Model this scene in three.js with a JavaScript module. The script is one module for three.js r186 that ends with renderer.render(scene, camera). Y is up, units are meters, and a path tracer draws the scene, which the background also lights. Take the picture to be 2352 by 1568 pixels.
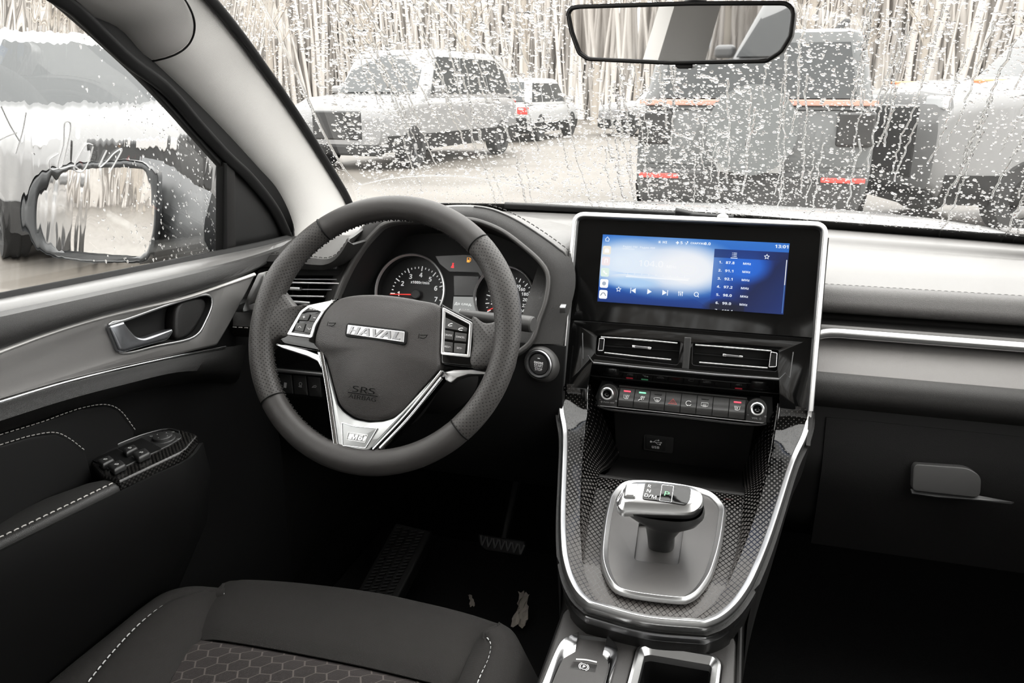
import * as THREE from 'three';
import { mergeGeometries, mergeVertices, toCreasedNormals } from 'three/addons/utils/BufferGeometryUtils.js';
import { RoundedBoxGeometry } from 'three/addons/geometries/RoundedBoxGeometry.js';
import { ImprovedNoise } from 'three/addons/math/ImprovedNoise.js';
import { FontLoader } from 'three/addons/loaders/FontLoader.js';
import { RectAreaLightUniformsLib } from 'three/addons/lights/RectAreaLightUniformsLib.js';

// ---------------------------------------------------------------- camera, sky, exposure
const scene = new THREE.Scene();
const camera = new THREE.PerspectiveCamera(46.66, 2352 / 1568, 0.05, 400);
camera.position.set(0.066, 1.25, 0);
const YAW = 16.1 * Math.PI / 180, PITCH = 17.5 * Math.PI / 180;
camera.rotation.set(-PITCH, YAW, 0, 'YXZ');
scene.add(camera);
const SKY_ZENITH = 8.4, SKY_HORIZON = 3.8, SKY_GROUND = 0.6;
{
  const W = 64, H = 64, d = new Float32Array(W * H * 4);
  for (let j = 0; j < H; j++) {
    const e = ((j + 0.5) / H - 0.5) * Math.PI, s = Math.sin(e);
    const L = s > 0 ? SKY_HORIZON + (SKY_ZENITH - SKY_HORIZON) * s : SKY_GROUND;
    for (let i = 0; i < W; i++) { const o = (j * W + i) * 4; d[o] = L * 1.0; d[o + 1] = L * 0.985; d[o + 2] = L * 0.965; d[o + 3] = 1; }
  }
  const sky = new THREE.DataTexture(d, W, H, THREE.RGBAFormat, THREE.FloatType);
  sky.mapping = THREE.EquirectangularReflectionMapping; sky.magFilter = THREE.LinearFilter; sky.needsUpdate = true;
  scene.background = sky;
}
const renderer = new THREE.WebGLRenderer({ antialias: true });
renderer.toneMapping = THREE.LinearToneMapping;
renderer.toneMappingExposure = 1.0;
renderer.shadowMap.enabled = true;
RectAreaLightUniformsLib.init();

// ---------------------------------------------------------------- helpers
let seed = 7;
const rnd = () => { seed = (seed * 1664525 + 1013904223) >>> 0; return seed / 4294967296; };
const rr = (a, b) => a + (b - a) * rnd();
const V = (x, y, z) => new THREE.Vector3(x, y, z), V2 = (x, y) => new THREE.Vector2(x, y);
const F_PX = 1818;
const CAM = camera.position.clone();
const FW = V(-Math.sin(YAW) * Math.cos(PITCH), -Math.sin(PITCH), -Math.cos(YAW) * Math.cos(PITCH));
const RT = V(Math.cos(YAW), 0, -Math.sin(YAW)), UPV = RT.clone().cross(FW);
const ray = (x, y) => FW.clone().addScaledVector(RT, (x - 1176) / F_PX).addScaledVector(UPV, -(y - 784) / F_PX);
const cut = (x, y, axis, v) => { const d = ray(x, y); return CAM.clone().addScaledVector(d, (v - CAM[axis]) / d[axis]); };
const onX = (x, y, v) => cut(x, y, 'x', v), onY = (x, y, v) => cut(x, y, 'y', v), onZ = (x, y, v) => cut(x, y, 'z', v);
// a flat working plane of the car (dash face, wheel plane ...) with its own two axes
class Frame {
  constructor(o, u, v) { this.o = o; this.u = u.clone().normalize(); this.v = v.clone().normalize(); this.n = this.u.clone().cross(this.v).normalize(); this.M = new THREE.Matrix4().makeBasis(this.u, this.v, this.n).setPosition(o); }
  at(a, b, h = 0) { return this.o.clone().addScaledVector(this.u, a).addScaledVector(this.v, b).addScaledVector(this.n, h); }
  px(x, y, h = 0) { const d = ray(x, y), t = (this.n.dot(this.o) + h - this.n.dot(CAM)) / this.n.dot(d), p = CAM.clone().addScaledVector(d, t).sub(this.o); return V2(p.dot(this.u), p.dot(this.v)); }
  pts(list, h = 0) { return list.map(([x, y]) => this.px(x, y, h)); }
  geo(g) { return g.applyMatrix4(this.M); }
  up(h) { return new Frame(this.o.clone().addScaledVector(this.n, h), this.u, this.v); }
}
const names = {}, where = new Map();
const numbered = (n) => { const k = names[n] = (names[n] ?? -1) + 1; return k ? `${n}_${String(k).padStart(3, '0')}` : n; };
function thing(name, label, category, base = V(0, 0, 0), group) {
  const o = new THREE.Group(); o.name = numbered(name); o.position.copy(base); where.set(o, base.clone());
  o.userData = { label, category }; if (group) o.userData.group = group;
  scene.add(o); return o;
}
function structure(name, g, m, label, category) {
  const o = new THREE.Mesh(g, m); o.name = name; o.castShadow = o.receiveShadow = true; where.set(o, V(0, 0, 0));
  o.userData = { kind: 'structure' }; if (label) o.userData.label = label; if (category) o.userData.category = category;
  scene.add(o); return o;
}
// geometry given in world metres -> a named part under its thing (or part)
function part(name, g, m, parent, extra) {
  if (Array.isArray(g)) g = merge(g);
  const w = where.get(parent); g = g.translate(-w.x, -w.y, -w.z);
  const o = new THREE.Mesh(g, m); o.name = name; o.castShadow = o.receiveShadow = true; where.set(o, w);
  if (extra) Object.assign(o.userData, extra);
  parent.add(o); return o;
}
function lone(name, g, m, label, category, group, kind) {
  const o = thing(name, label, category, V(0, 0, 0), group); scene.remove(o);
  const q = new THREE.Mesh(Array.isArray(g) ? merge(g) : g, m); q.name = o.name; q.castShadow = q.receiveShadow = true; q.userData = o.userData; where.set(q, V(0, 0, 0));
  if (kind) q.userData.kind = kind;
  scene.add(q); return q;
}
function clean(g) {
  g = g.index ? g.toNonIndexed() : g;
  for (const k of Object.keys(g.attributes)) if (!['position', 'normal', 'uv'].includes(k)) g.deleteAttribute(k);
  if (!g.attributes.uv) g.setAttribute('uv', new THREE.BufferAttribute(new Float32Array(g.attributes.position.count * 2), 2));
  if (!g.attributes.normal) g.computeVertexNormals();
  return g;
}
const merge = (list) => mergeGeometries(list.map(clean));
// the creasing helper matches vertices to a hundredth of a unit, so it works on a copy a thousand times as large
const crease = (g, a = 0.7) => { g = g.index ? g.toNonIndexed() : g; g.scale(1000, 1000, 1000); return toCreasedNormals(g, a).scale(0.001, 0.001, 0.001); };
const spline = (pts, n = 40, closed = false) => { const c = new THREE.CatmullRomCurve3(pts.map((p) => p.isVector2 ? V(p.x, p.y, 0) : p), closed, 'centripetal'); return closed ? c.getSpacedPoints(n).slice(0, n) : c.getSpacedPoints(n); };
const spline2 = (pts, n = 40, closed = false) => spline(pts.map((p) => Array.isArray(p) ? V2(...p) : p), n, closed).map((p) => V2(p.x, p.y));
// polygon with rounded corners
function rpoly(pts, r, seg = 5) {
  pts = pts.map((p) => Array.isArray(p) ? V2(...p) : p);
  const out = [], n = pts.length;
  for (let i = 0; i < n; i++) {
    const p = pts[i], a = pts[(i + n - 1) % n].clone().sub(p), b = pts[(i + 1) % n].clone().sub(p), ri = Array.isArray(r) ? r[i] : r;
    const d = Math.min(ri, a.length() * 0.45, b.length() * 0.45);
    if (d < 1e-6) { out.push(p.clone()); continue; }
    const A = p.clone().addScaledVector(a.normalize(), d), B = p.clone().addScaledVector(b.normalize(), d);
    for (let k = 0; k <= seg; k++) { const t = k / seg; out.push(A.clone().multiplyScalar((1 - t) ** 2).addScaledVector(p, 2 * t * (1 - t)).addScaledVector(B, t * t)); }
  }
  return out;
}
const rectpts = (x0, y0, x1, y1, r = 0) => rpoly([[x0, y0], [x1, y0], [x1, y1], [x0, y1]], r);
const circle = (cx, cy, r, n = 32, ry = r) => Array.from({ length: n }, (_, i) => V2(cx + r * Math.cos(i / n * 6.28318531), cy + ry * Math.sin(i / n * 6.28318531)));
const area = (p) => p.reduce((s, a, i) => { const b = p[(i + 1) % p.length]; return s + a.x * b.y - b.x * a.y; }, 0) / 2;
function inset(pts, d) { // positive: smaller
  const n = pts.length, s = area(pts) > 0 ? 1 : -1;
  return pts.map((p, i) => {
    let a = p.clone().sub(pts[(i + n - 1) % n]), b = pts[(i + 1) % n].clone().sub(p);
    if (a.length() < 1e-7) a = b.clone(); if (b.length() < 1e-7) b = a.clone(); a.normalize(); b.normalize();
    const t = V2(-a.y - b.y, a.x + b.x), l = t.length() || 1; t.divideScalar(l);
    const c = Math.max(0.5, l / 2);
    return p.clone().addScaledVector(t, s * d / c);
  });
}
const grow = (pts, sx, sy = sx) => { const c = pts.reduce((s, p) => s.add(p), V2(0, 0)).divideScalar(pts.length); return pts.map((p) => V2(c.x + (p.x - c.x) * sx, c.y + (p.y - c.y) * sy)); };
const wound = (pts, ccw) => { const q = pts.map((p) => Array.isArray(p) ? V2(...p) : p); return area(q) > 0 === ccw ? q : q.slice().reverse(); };
const shape = (pts, holes = []) => { const s = new THREE.Shape(wound(pts, true)); for (const h of holes) s.holes.push(new THREE.Path(wound(h, false))); return s; };
// a bevelled plate on a frame, from height h0 to h1
function slab(fr, pts, h0, h1, bevel = 0, holes = [], ang = 0.7) {
  pts = pts.map((p) => Array.isArray(p) ? V2(...p) : p);
  const b = Math.min(bevel, (h1 - h0) * 0.49);
  const g = new THREE.ExtrudeGeometry(shape(pts, holes), b > 0 ? { depth: h1 - h0 - 2 * b, bevelEnabled: true, bevelThickness: b, bevelSize: b, bevelOffset: -b, bevelSegments: 3, curveSegments: 8 } : { depth: h1 - h0, bevelEnabled: false });
  g.translate(0, 0, h0 + b);
  return fr.geo(crease(g, ang));
}
const ringslab = (fr, pts, w, h0, h1, bevel = 0) => slab(fr, pts, h0, h1, bevel, [inset(pts.map((p) => Array.isArray(p) ? V2(...p) : p), w)]);
// a surface through rows of points, uv in metres
function grid(rows, { closedU = false, flip = false } = {}) {
  const R = rows.length, C = rows[0].length, pos = [], uv = [], idx = [];
  let vv = 0;
  for (let j = 0; j < R; j++) {
    if (j) { let s = 0; for (let i = 0; i < C; i++) s += rows[j][i].distanceTo(rows[j - 1][i]); vv += s / C; }
    let uu = 0;
    for (let i = 0; i < C; i++) { if (i) uu += rows[j][i].distanceTo(rows[j][i - 1]); pos.push(rows[j][i].x, rows[j][i].y, rows[j][i].z); uv.push(uu, vv); }
  }
  const W = closedU ? C : C - 1;
  for (let j = 0; j < R - 1; j++) for (let i = 0; i < W; i++) { const a = j * C + i, b = j * C + (i + 1) % C, c = a + C, d = b + C; flip ? idx.push(a, c, b, b, c, d) : idx.push(a, b, c, b, d, c); }
  const g = new THREE.BufferGeometry();
  g.setAttribute('position', new THREE.Float32BufferAttribute(pos, 3)); g.setAttribute('uv', new THREE.Float32BufferAttribute(uv, 2)); g.setIndex(idx); g.computeVertexNormals();
  return g;
}
// a grid with thickness: the back face moved along -normal
function thick(rows, t, ang = 0.9) {
  const g = grid(rows), n = g.attributes.normal, C = rows[0].length;
  const back = rows.map((r, j) => r.map((p, i) => p.clone().addScaledVector(V(n.getX(j * C + i), n.getY(j * C + i), n.getZ(j * C + i)), -t)));
  const last = rows.length - 1, col = (m, i) => m.map((r) => r[i]);
  const edge = (a, b) => grid([a, b]);
  return crease(merge([g, grid(back, { flip: true }), edge(back[0], rows[0]), edge(rows[last], back[last]), edge(col(rows, 0), col(back, 0)), edge(col(back, C - 1), col(rows, C - 1))]), ang);
}
const lerpRow = (a, b, n) => Array.from({ length: n + 1 }, (_, k) => a.map((p, i) => p.clone().lerp(b[i], k / n)));
// sweep a closed profile [[side, up]...] along a path; ups: vector or one per point
function sweep(path, ups, prof, { closed = false, caps = true, ang = 0.7, scale = null } = {}) {
  const n = path.length, rows = [], PR = area(prof.map(([x, y]) => V2(x, y))) > 0 ? prof.slice().reverse() : prof;
  for (let i = 0; i < n; i++) {
    const a = path[closed ? (i + n - 1) % n : Math.max(0, i - 1)], b = path[closed ? (i + 1) % n : Math.min(n - 1, i + 1)];
    const t = b.clone().sub(a).normalize(), u0 = Array.isArray(ups) ? ups[i] : ups, s = t.clone().cross(u0).normalize(), u = s.clone().cross(t).normalize(), k = scale ? scale(i / (n - 1)) : 1;
    rows.push([...PR, PR[0]].map(([x, y]) => path[i].clone().addScaledVector(s, x * k).addScaledVector(u, y * k)));
  }
  if (closed) rows.push(rows[0].map((p) => p.clone()));
  const list = [grid(rows)];
  if (caps && !closed) for (const r of [rows[0], rows[n - 1]]) { const c = r.slice(0, -1).reduce((s, p) => s.add(p), V(0, 0, 0)).divideScalar(r.length - 1); list.push(grid([r, r.map(() => c.clone())])); }
  return crease(merge(list), ang);
}
const rprof = (w, h, r = 0.002, seg = 3) => rpoly([[-w / 2, -h / 2], [w / 2, -h / 2], [w / 2, h / 2], [-w / 2, h / 2]], r, seg).map((p) => [p.x, p.y]);
const cprof = (r, n = 12, ry = r) => circle(0, 0, r, n, ry).map((p) => [p.x, p.y]);
const tube = (pts, r, seg = 8, closed = false, n = pts.length * 4) => new THREE.TubeGeometry(new THREE.CatmullRomCurve3(pts, closed, 'centripetal'), n, r, seg, closed);
// a domed pad on a frame: outline, skirt base h0, edge height h1, crown height h2
function dome(fr, pts, h0, h1, h2, k = 2.5, rings = 10, edge = 0.004) {
  const c = pts.reduce((s, p) => s.add(p), V2(0, 0)).divideScalar(pts.length), rows = [];
  const P = [...pts, pts[0]];
  rows.push(P.map((p) => fr.at(p.x, p.y, h0)));
  rows.push(P.map((p) => fr.at(p.x, p.y, h1 - edge)));
  for (let j = 0; j <= 3; j++) { const a = j / 3 * Math.PI / 2, s = 1 - (1 - Math.sin(Math.PI / 2 - a)) * 0; const d = edge * (1 - Math.cos(a)); rows.push(P.map((p) => { const v = p.clone().sub(c), l = v.length(); return fr.at(c.x + v.x * (1 - d / l), c.y + v.y * (1 - d / l), h1 - edge + edge * Math.sin(a)); })); }
  for (let j = 1; j <= rings; j++) { const r = 1 - j / rings, H = h1 + (h2 - h1) * (1 - Math.pow(r, k)); rows.push(P.map((p) => { const v = p.clone().sub(c), l = v.length(), f = (1 - edge / l) * r; return fr.at(c.x + v.x * f, c.y + v.y * f, H); })); }
  return crease(mergeVertices(planarUV(grid(rows), fr)), 0.6);
}
function planarUV(g, fr) { const p = g.attributes.position, uv = new Float32Array(p.count * 2), v = V(0, 0, 0); for (let i = 0; i < p.count; i++) { v.fromBufferAttribute(p, i).sub(fr.o); uv[2 * i] = v.dot(fr.u); uv[2 * i + 1] = v.dot(fr.v); } g.setAttribute('uv', new THREE.BufferAttribute(uv, 2)); return g; }
// uv 0..1 over a rectangle of the frame
function fitUV(g, fr, x0, y0, x1, y1) { planarUV(g, fr); const a = g.attributes.uv; for (let i = 0; i < a.count; i++) a.setXY(i, (a.getX(i) - x0) / (x1 - x0), (a.getY(i) - y0) / (y1 - y0)); return g; }
// flat ribbons (icons, ticks, stitches)
function ribbon(fr, line, w, h = 0.0004, closed = false) {
  line = line.map((p) => Array.isArray(p) ? V2(...p) : p);
  const n = line.length, L = [], R = [];
  for (let i = 0; i < n; i++) {
    const a = line[closed ? (i + n - 1) % n : Math.max(0, i - 1)], b = line[closed ? (i + 1) % n : Math.min(n - 1, i + 1)], t = b.clone().sub(a).normalize();
    L.push(V2(line[i].x - t.y * w / 2, line[i].y + t.x * w / 2)); R.push(V2(line[i].x + t.y * w / 2, line[i].y - t.x * w / 2));
  }
  if (closed) { L.push(L[0]); R.push(R[0]); }
  return grid([L.map((p) => fr.at(p.x, p.y, h)), R.map((p) => fr.at(p.x, p.y, h))], { flip: true });
}
// stitches along a path: short rounded threads
function stitches(path, up, len, gap, w, lift = 0.0006) {
  const c = new THREE.CatmullRomCurve3(path, false, 'centripetal'), L = c.getLength(), list = [];
  for (let s = 0; s + len < L; s += len + gap) {
    const a = c.getPointAt(s / L), b = c.getPointAt((s + len) / L), u = Array.isArray(up) ? up[Math.min(up.length - 1, Math.round(s / L * (up.length - 1)))] : up;
    const m = a.clone().lerp(b, 0.5).addScaledVector(u, lift);
    list.push(sweep([a.clone(), a.clone().lerp(m, 0.5).addScaledVector(u, lift * 0.4), m, b.clone().lerp(m, 0.5).addScaledVector(u, lift * 0.4), b.clone()], u, cprof(w / 2, 6), { caps: false, ang: 3 }));
  }
  return merge(list);
}
const bold = await new FontLoader().loadAsync('fonts/droid/droid_sans_bold.typeface.json');
const sans = await new FontLoader().loadAsync('fonts/droid/droid_sans_regular.typeface.json');
// lettering as thin raised shapes centred on (x, y) of a frame
function text(fr, str, x, y, size, { font = bold, h = 0.0004, stretch = 1, slant = 0, depth = 0 } = {}) {
  const shapes = font.generateShapes(str, size);
  const g = depth ? new THREE.ExtrudeGeometry(shapes, { depth, bevelEnabled: true, bevelSize: depth * 0.3, bevelThickness: depth * 0.3, bevelSegments: 1, curveSegments: 5 }) : new THREE.ShapeGeometry(shapes, 5);
  g.computeBoundingBox(); const b = g.boundingBox;
  g.translate(-(b.min.x + b.max.x) / 2, -(b.min.y + b.max.y) / 2, 0);
  g.applyMatrix4(new THREE.Matrix4().set(stretch, slant, 0, 0, 0, 1, 0, 0, 0, 0, 1, 0, 0, 0, 0, 1));
  return fr.geo(g.translate(x, y, h));
}
const dir2 = (fr, a) => new Frame(fr.o, fr.u.clone().multiplyScalar(Math.cos(a)).addScaledVector(fr.v, Math.sin(a)), fr.v.clone().multiplyScalar(Math.cos(a)).addScaledVector(fr.u, -Math.sin(a)));
const turned = (fr, x, y, a, h = 0) => new Frame(fr.at(x, y, h), fr.u.clone().multiplyScalar(Math.cos(a)).addScaledVector(fr.v, Math.sin(a)), fr.v.clone().multiplyScalar(Math.cos(a)).addScaledVector(fr.u, -Math.sin(a)));
const lathe = (prof, n = 40) => new THREE.LatheGeometry(prof.map((p) => V2(p[0], p[1])), n);
const lathed = (fr, x, y, prof, n = 40) => new Frame(fr.at(x, y), fr.u, fr.n.clone().multiplyScalar(-1)).geo(lathe(prof.map(([r, h]) => [r, h]), n).rotateX(0)) ;
// lathe about the frame's normal: profile [[radius, height]...]
function spun(fr, x, y, prof, n = 40) { const g = lathe(prof, n); g.rotateX(Math.PI / 2); g.translate(x, y, 0); return fr.geo(crease(g, 0.6)); }

// ---------------------------------------------------------------- textures and materials
const noise = new ImprovedNoise();
function dataTex(n, fn, srgb = false, m = n) {
  const d = new Uint8Array(n * m * 4);
  for (let j = 0; j < m; j++) for (let i = 0; i < n; i++) { const c = fn(i / n, j / m), o = (j * n + i) * 4, a = Array.isArray(c) ? c : [c, c, c]; for (let k = 0; k < 3; k++) d[o + k] = Math.max(0, Math.min(255, a[k] * 255)); d[o + 3] = 255; }
  const t = new THREE.DataTexture(d, n, m); t.wrapS = t.wrapT = THREE.RepeatWrapping; t.magFilter = THREE.LinearFilter; if (srgb) t.colorSpace = THREE.SRGBColorSpace; t.needsUpdate = true; return t;
}
const rep = (t, x, y = x) => { const c = t.clone(); c.repeat.set(1 / x, 1 / y); c.needsUpdate = true; return c; };
function worley(N, s0) { // tileable cells: distance to the two nearest points
  const keep = seed; seed = s0; const P = Array.from({ length: N * N }, (_, k) => [(k % N + rnd()) / N, (Math.floor(k / N) + rnd()) / N]); seed = keep;
  return (u, v) => { let d1 = 9, d2 = 9; const ci = Math.floor(u * N), cj = Math.floor(v * N);
    for (let j = -1; j <= 1; j++) for (let i = -1; i <= 1; i++) { const p = P[((cj + j + N) % N) * N + (ci + i + N) % N]; let dx = Math.abs(p[0] - u), dy = Math.abs(p[1] - v); dx = Math.min(dx, 1 - dx); dy = Math.min(dy, 1 - dy); const d = Math.hypot(dx, dy) * N; if (d < d1) { d2 = d1; d1 = d; } else if (d < d2) d2 = d; }
    return [d1, d2]; };
}
const wl = worley(40, 11);
const leatherT = dataTex(512, (u, v) => { const [a, b] = wl(u, v); return Math.min(1, (b - a) * 1.5) * 0.8 + 0.1; });
const grainT = dataTex(256, (() => { const w = worley(48, 5); return (u, v) => { const [a] = w(u, v); return 1 - Math.min(1, a); }; })());
const holesT = dataTex(128, (u, v) => { const f = (x, y) => Math.hypot((u - x) , (v - y)); const d = Math.min(f(0.25, 0.25), f(0.75, 0.75)); return d < 0.11 ? 0.0 : d < 0.16 ? (d - 0.11) / 0.05 : 1; });
const holesC = dataTex(128, (u, v) => { const f = (x, y) => Math.hypot((u - x) , (v - y)); const d = Math.min(f(0.25, 0.25), f(0.75, 0.75)); return d < 0.13 ? 0.12 : 1; });
const weaveT = dataTex(128, (u, v) => { const a = (u * 16) % 1, b = (v * 16) % 1, k = (Math.floor(u * 16) + Math.floor(v * 16)) % 2; return k ? Math.sin(a * Math.PI) : Math.sin(b * Math.PI); });
const lin = (r, g = r, b = r) => new THREE.Color().setRGB(r, g, b);
const mat = (c, o = {}) => { const m = new (Object.keys(o).some((k) => /clearcoat|transmission|ior|sheen|specular|attenuation|thickness|anisotropy/.test(k)) ? THREE.MeshPhysicalMaterial : THREE.MeshStandardMaterial)({ color: Array.isArray(c) ? lin(...c) : lin(c), roughness: 0.5, metalness: 0, ...o }); m.side = THREE.DoubleSide; return m; };
const M = {
  dash: mat([0.04, 0.0385, 0.037], { roughness: 0.5, bumpMap: rep(leatherT, 0.05), bumpScale: 0.00012 }),
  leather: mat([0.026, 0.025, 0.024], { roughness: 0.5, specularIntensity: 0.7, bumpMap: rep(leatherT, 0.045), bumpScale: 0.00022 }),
  leatherLight: mat([0.04, 0.038, 0.037], { roughness: 0.5, specularIntensity: 0.8, bumpMap: rep(leatherT, 0.05), bumpScale: 0.0001 }),
  wheel: mat([0.037, 0.0345, 0.033], { roughness: 0.5, specularIntensity: 0.8, bumpMap: rep(leatherT, 0.07), bumpScale: 0.00003 }),
  perforated: mat([0.048, 0.045, 0.043], { roughness: 0.5, specularIntensity: 0.8, map: rep(holesC, 0.0062), bumpMap: rep(holesT, 0.0062), bumpScale: 0.0004 }),
  pad: mat([0.042, 0.039, 0.0375], { roughness: 0.5, specularIntensity: 0.8, bumpMap: rep(leatherT, 0.07), bumpScale: 0.00022 }),
  plastic: mat([0.010, 0.0096, 0.0093], { roughness: 0.48, specularIntensity: 0.55, bumpMap: rep(grainT, 0.04), bumpScale: 0.0001 }),
  dark: mat(0.005, { roughness: 0.6, specularIntensity: 0.5 }),
  black: mat(0.002, { roughness: 0.7, specularIntensity: 0.4 }),
  gloss: mat(0.003, { roughness: 0.06, specularIntensity: 0.8 }),
  button: mat([0.016, 0.0155, 0.015], { roughness: 0.4 }),
  chrome: mat([0.70, 0.70, 0.71], { roughness: 0.12, metalness: 1 }),
  satin: mat([0.60, 0.60, 0.60], { roughness: 0.32, metalness: 1 }),
  satinDark: mat([0.22, 0.22, 0.225], { roughness: 0.35, metalness: 1 }),
  thread: mat([0.5, 0.48, 0.46], { roughness: 0.8 }),
  threadDark: mat([0.04, 0.038, 0.036], { roughness: 0.8 }),
  print: mat([0.75, 0.75, 0.75], { roughness: 0.6 }),
  printDim: mat([0.32, 0.32, 0.32], { roughness: 0.6 }),
  white: mat([0.8, 0.8, 0.8], { roughness: 0.6 }),
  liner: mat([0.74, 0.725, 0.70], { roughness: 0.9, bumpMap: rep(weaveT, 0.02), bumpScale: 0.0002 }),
  rubber: mat(0.007, { roughness: 0.6, specularIntensity: 0.6 }),
  carpet: mat(0.003, { roughness: 1, specularIntensity: 0.2, bumpMap: rep(grainT, 0.03), bumpScale: 0.001 }),
  fabric: mat([0.021, 0.0195, 0.0185], { roughness: 0.9, specularIntensity: 0.6, bumpMap: rep(weaveT, 0.02), bumpScale: 0.0003, sheen: 0.2, sheenColor: lin(0.2), sheenRoughness: 0.5 }),
};
const glow = (r, g, b, k = 1) => new THREE.MeshStandardMaterial({ color: lin(0.02), emissive: lin(r, g, b), emissiveIntensity: k, roughness: 0.5 });
function canvasTex(w, h, draw, srgb = true) { const c = document.createElement('canvas'); c.width = w; c.height = h; draw(c.getContext('2d'), w, h); const t = new THREE.CanvasTexture(c); if (srgb) t.colorSpace = THREE.SRGBColorSpace; return t; }

// working planes of the cabin
const FCON = new Frame(V(0, 0.985, -1.219), V(1, 0, 0), V(0, 0.959, -0.282));    // face of the centre stack
const FTUN = new Frame(V(0, 0.707, -1.0536), V(1, 0, 0), V(0, 0.1093, -0.994));  // plate round the gear lever
const FWH = (() => { const a = 29 * Math.PI / 180, b = 2.18 * Math.PI / 180, u = V(Math.cos(b), 0, -Math.sin(b)), n = V(Math.sin(b) * Math.cos(a), Math.sin(a), Math.cos(b) * Math.cos(a)); return new Frame(V(-0.381, 0.947, -0.919), u, n.cross(u)); })();
const FDOOR = new Frame(V(-0.70, 0.9, -0.8), V(0, 0, -1), V(0, 1, 0));
// ---------------------------------------------------------------- the cabin shell
const bodyPaint = mat([0.42, 0.42, 0.42], { roughness: 0.25, clearcoat: 1, clearcoatRoughness: 0.05 });
const box = (x0, y0, z0, x1, y1, z1) => new THREE.BoxGeometry(x1 - x0, y1 - y0, z1 - z0).translate((x0 + x1) / 2, (y0 + y1) / 2, (z0 + z1) / 2);
const rbox = (x0, y0, z0, x1, y1, z1, r = 0.01) => new RoundedBoxGeometry(x1 - x0, y1 - y0, z1 - z0, 3, r).translate((x0 + x1) / 2, (y0 + y1) / 2, (z0 + z1) / 2);
const cabinOut = mat([0.05, 0.05, 0.05], { roughness: 0.4 });
structure('floor', box(-0.78, 0.24, -1.78, 0.78, 0.29, 1.35), M.carpet, 'black carpeted footwell floor of the car');
structure('ceiling', thick([[-0.60, 1.50], [-0.40, 1.545], [0, 1.56], [0.40, 1.545], [0.60, 1.50]].map(([x, y]) => [-0.80, -0.5, 0.2, 0.9, 1.3].map((z) => V(x, y - (z > 1 ? 0.03 : 0) - (z < -0.7 ? 0.015 : 0), z))), -0.03), M.liner, 'pale fabric headliner above the seats');
structure('wall_front', box(-0.78, 0.27, -1.82, 0.78, 0.975, -1.76), M.carpet, 'black carpeted firewall behind the pedals');
structure('wall_rear', merge([box(-0.75, 0.27, 1.30, 0.75, 0.98, 1.36), box(-0.70, 0.97, 1.28, -0.52, 1.54, 1.34), box(0.52, 0.97, 1.28, 0.70, 1.54, 1.34)]), M.plastic, 'dark tailgate trim behind the seats');
// side above the belt: a wall between two lines, x shrinking with height
const sideX = (y) => 0.745 - (y - 1.0) * 0.26;
function sideStrip(sg, zb0, zb1, zt0, zt1, y0 = 0.98, y1 = 1.53, t = 0.05) {
  const rows = [0, 0.25, 0.5, 0.75, 1].map((k) => { const y = y0 + (y1 - y0) * k, a = zb0 + (zt0 - zb0) * k, b = zb1 + (zt1 - zb1) * k; return [0, 0.33, 0.67, 1].map((m) => V(sg * (sideX(y) - 0.02 - 0.018 * Math.sin(m * Math.PI)), y, a + (b - a) * m)); });
  return thick(rows, sg > 0 ? -t : t);
}
structure('wall_left', merge([box(-0.80, 0.27, -0.02, -0.74, 1.0, 1.33), box(-0.80, 0.27, -1.78, -0.76, 0.96, 0.0)]), M.plastic, 'dark lower body side left of the driver');
structure('wall_right', merge([box(0.74, 0.27, -1.78, 0.80, 1.0, 1.33)]), M.plastic, 'dark lower body side right of the passenger');
structure('trim_1', sideStrip(-1, -0.10, 0.10, -0.02, 0.12), M.liner, 'pale pillar trim behind the driver window');
structure('trim_2', sideStrip(1, -0.10, 0.10, -0.02, 0.12), M.liner, 'pale pillar trim behind the passenger window');
structure('trim_3', merge([sideStrip(-1, 1.0, 1.32, 0.9, 1.3), sideStrip(1, 1.0, 1.32, 0.9, 1.3)]), M.liner, 'pale rear corner pillar trims');
structure('trim_4', sideStrip(1, -1.62, -1.38, -0.90, -0.76), M.liner, 'pale windshield pillar trim on the passenger side');
structure('trim_5', merge([box(-0.66, 1.47, -0.80, -0.585, 1.52, 1.32), box(0.585, 1.47, -0.80, 0.66, 1.52, 1.32)]), M.liner, 'pale roof rails above the side windows');
// seat belt anchor on the driver's pillar, seen in the mirror
{
  const t = thing('seat_belt', 'grey shoulder belt hanging from its slide on the pillar behind the driver', 'seat belt', V(-0.64, 1.30, 0.0));
  part('belt_slide', rbox(-0.655, 1.20, -0.02, -0.625, 1.36, 0.02, 0.012), mat(0.3, { roughness: 0.6 }), t);
  part('belt_guide', rbox(-0.645, 1.26, -0.035, -0.61, 1.30, 0.035, 0.012), mat(0.16, { roughness: 0.5 }), t);
  part('webbing', sweep([V(-0.622, 1.275, 0.0), V(-0.625, 1.1, 0.05), V(-0.66, 0.75, 0.08)], V(1, 0, 0), rprof(0.046, 0.0015, 0.0005), { caps: true }), mat(0.12, { roughness: 0.8 }), t);
}
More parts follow.
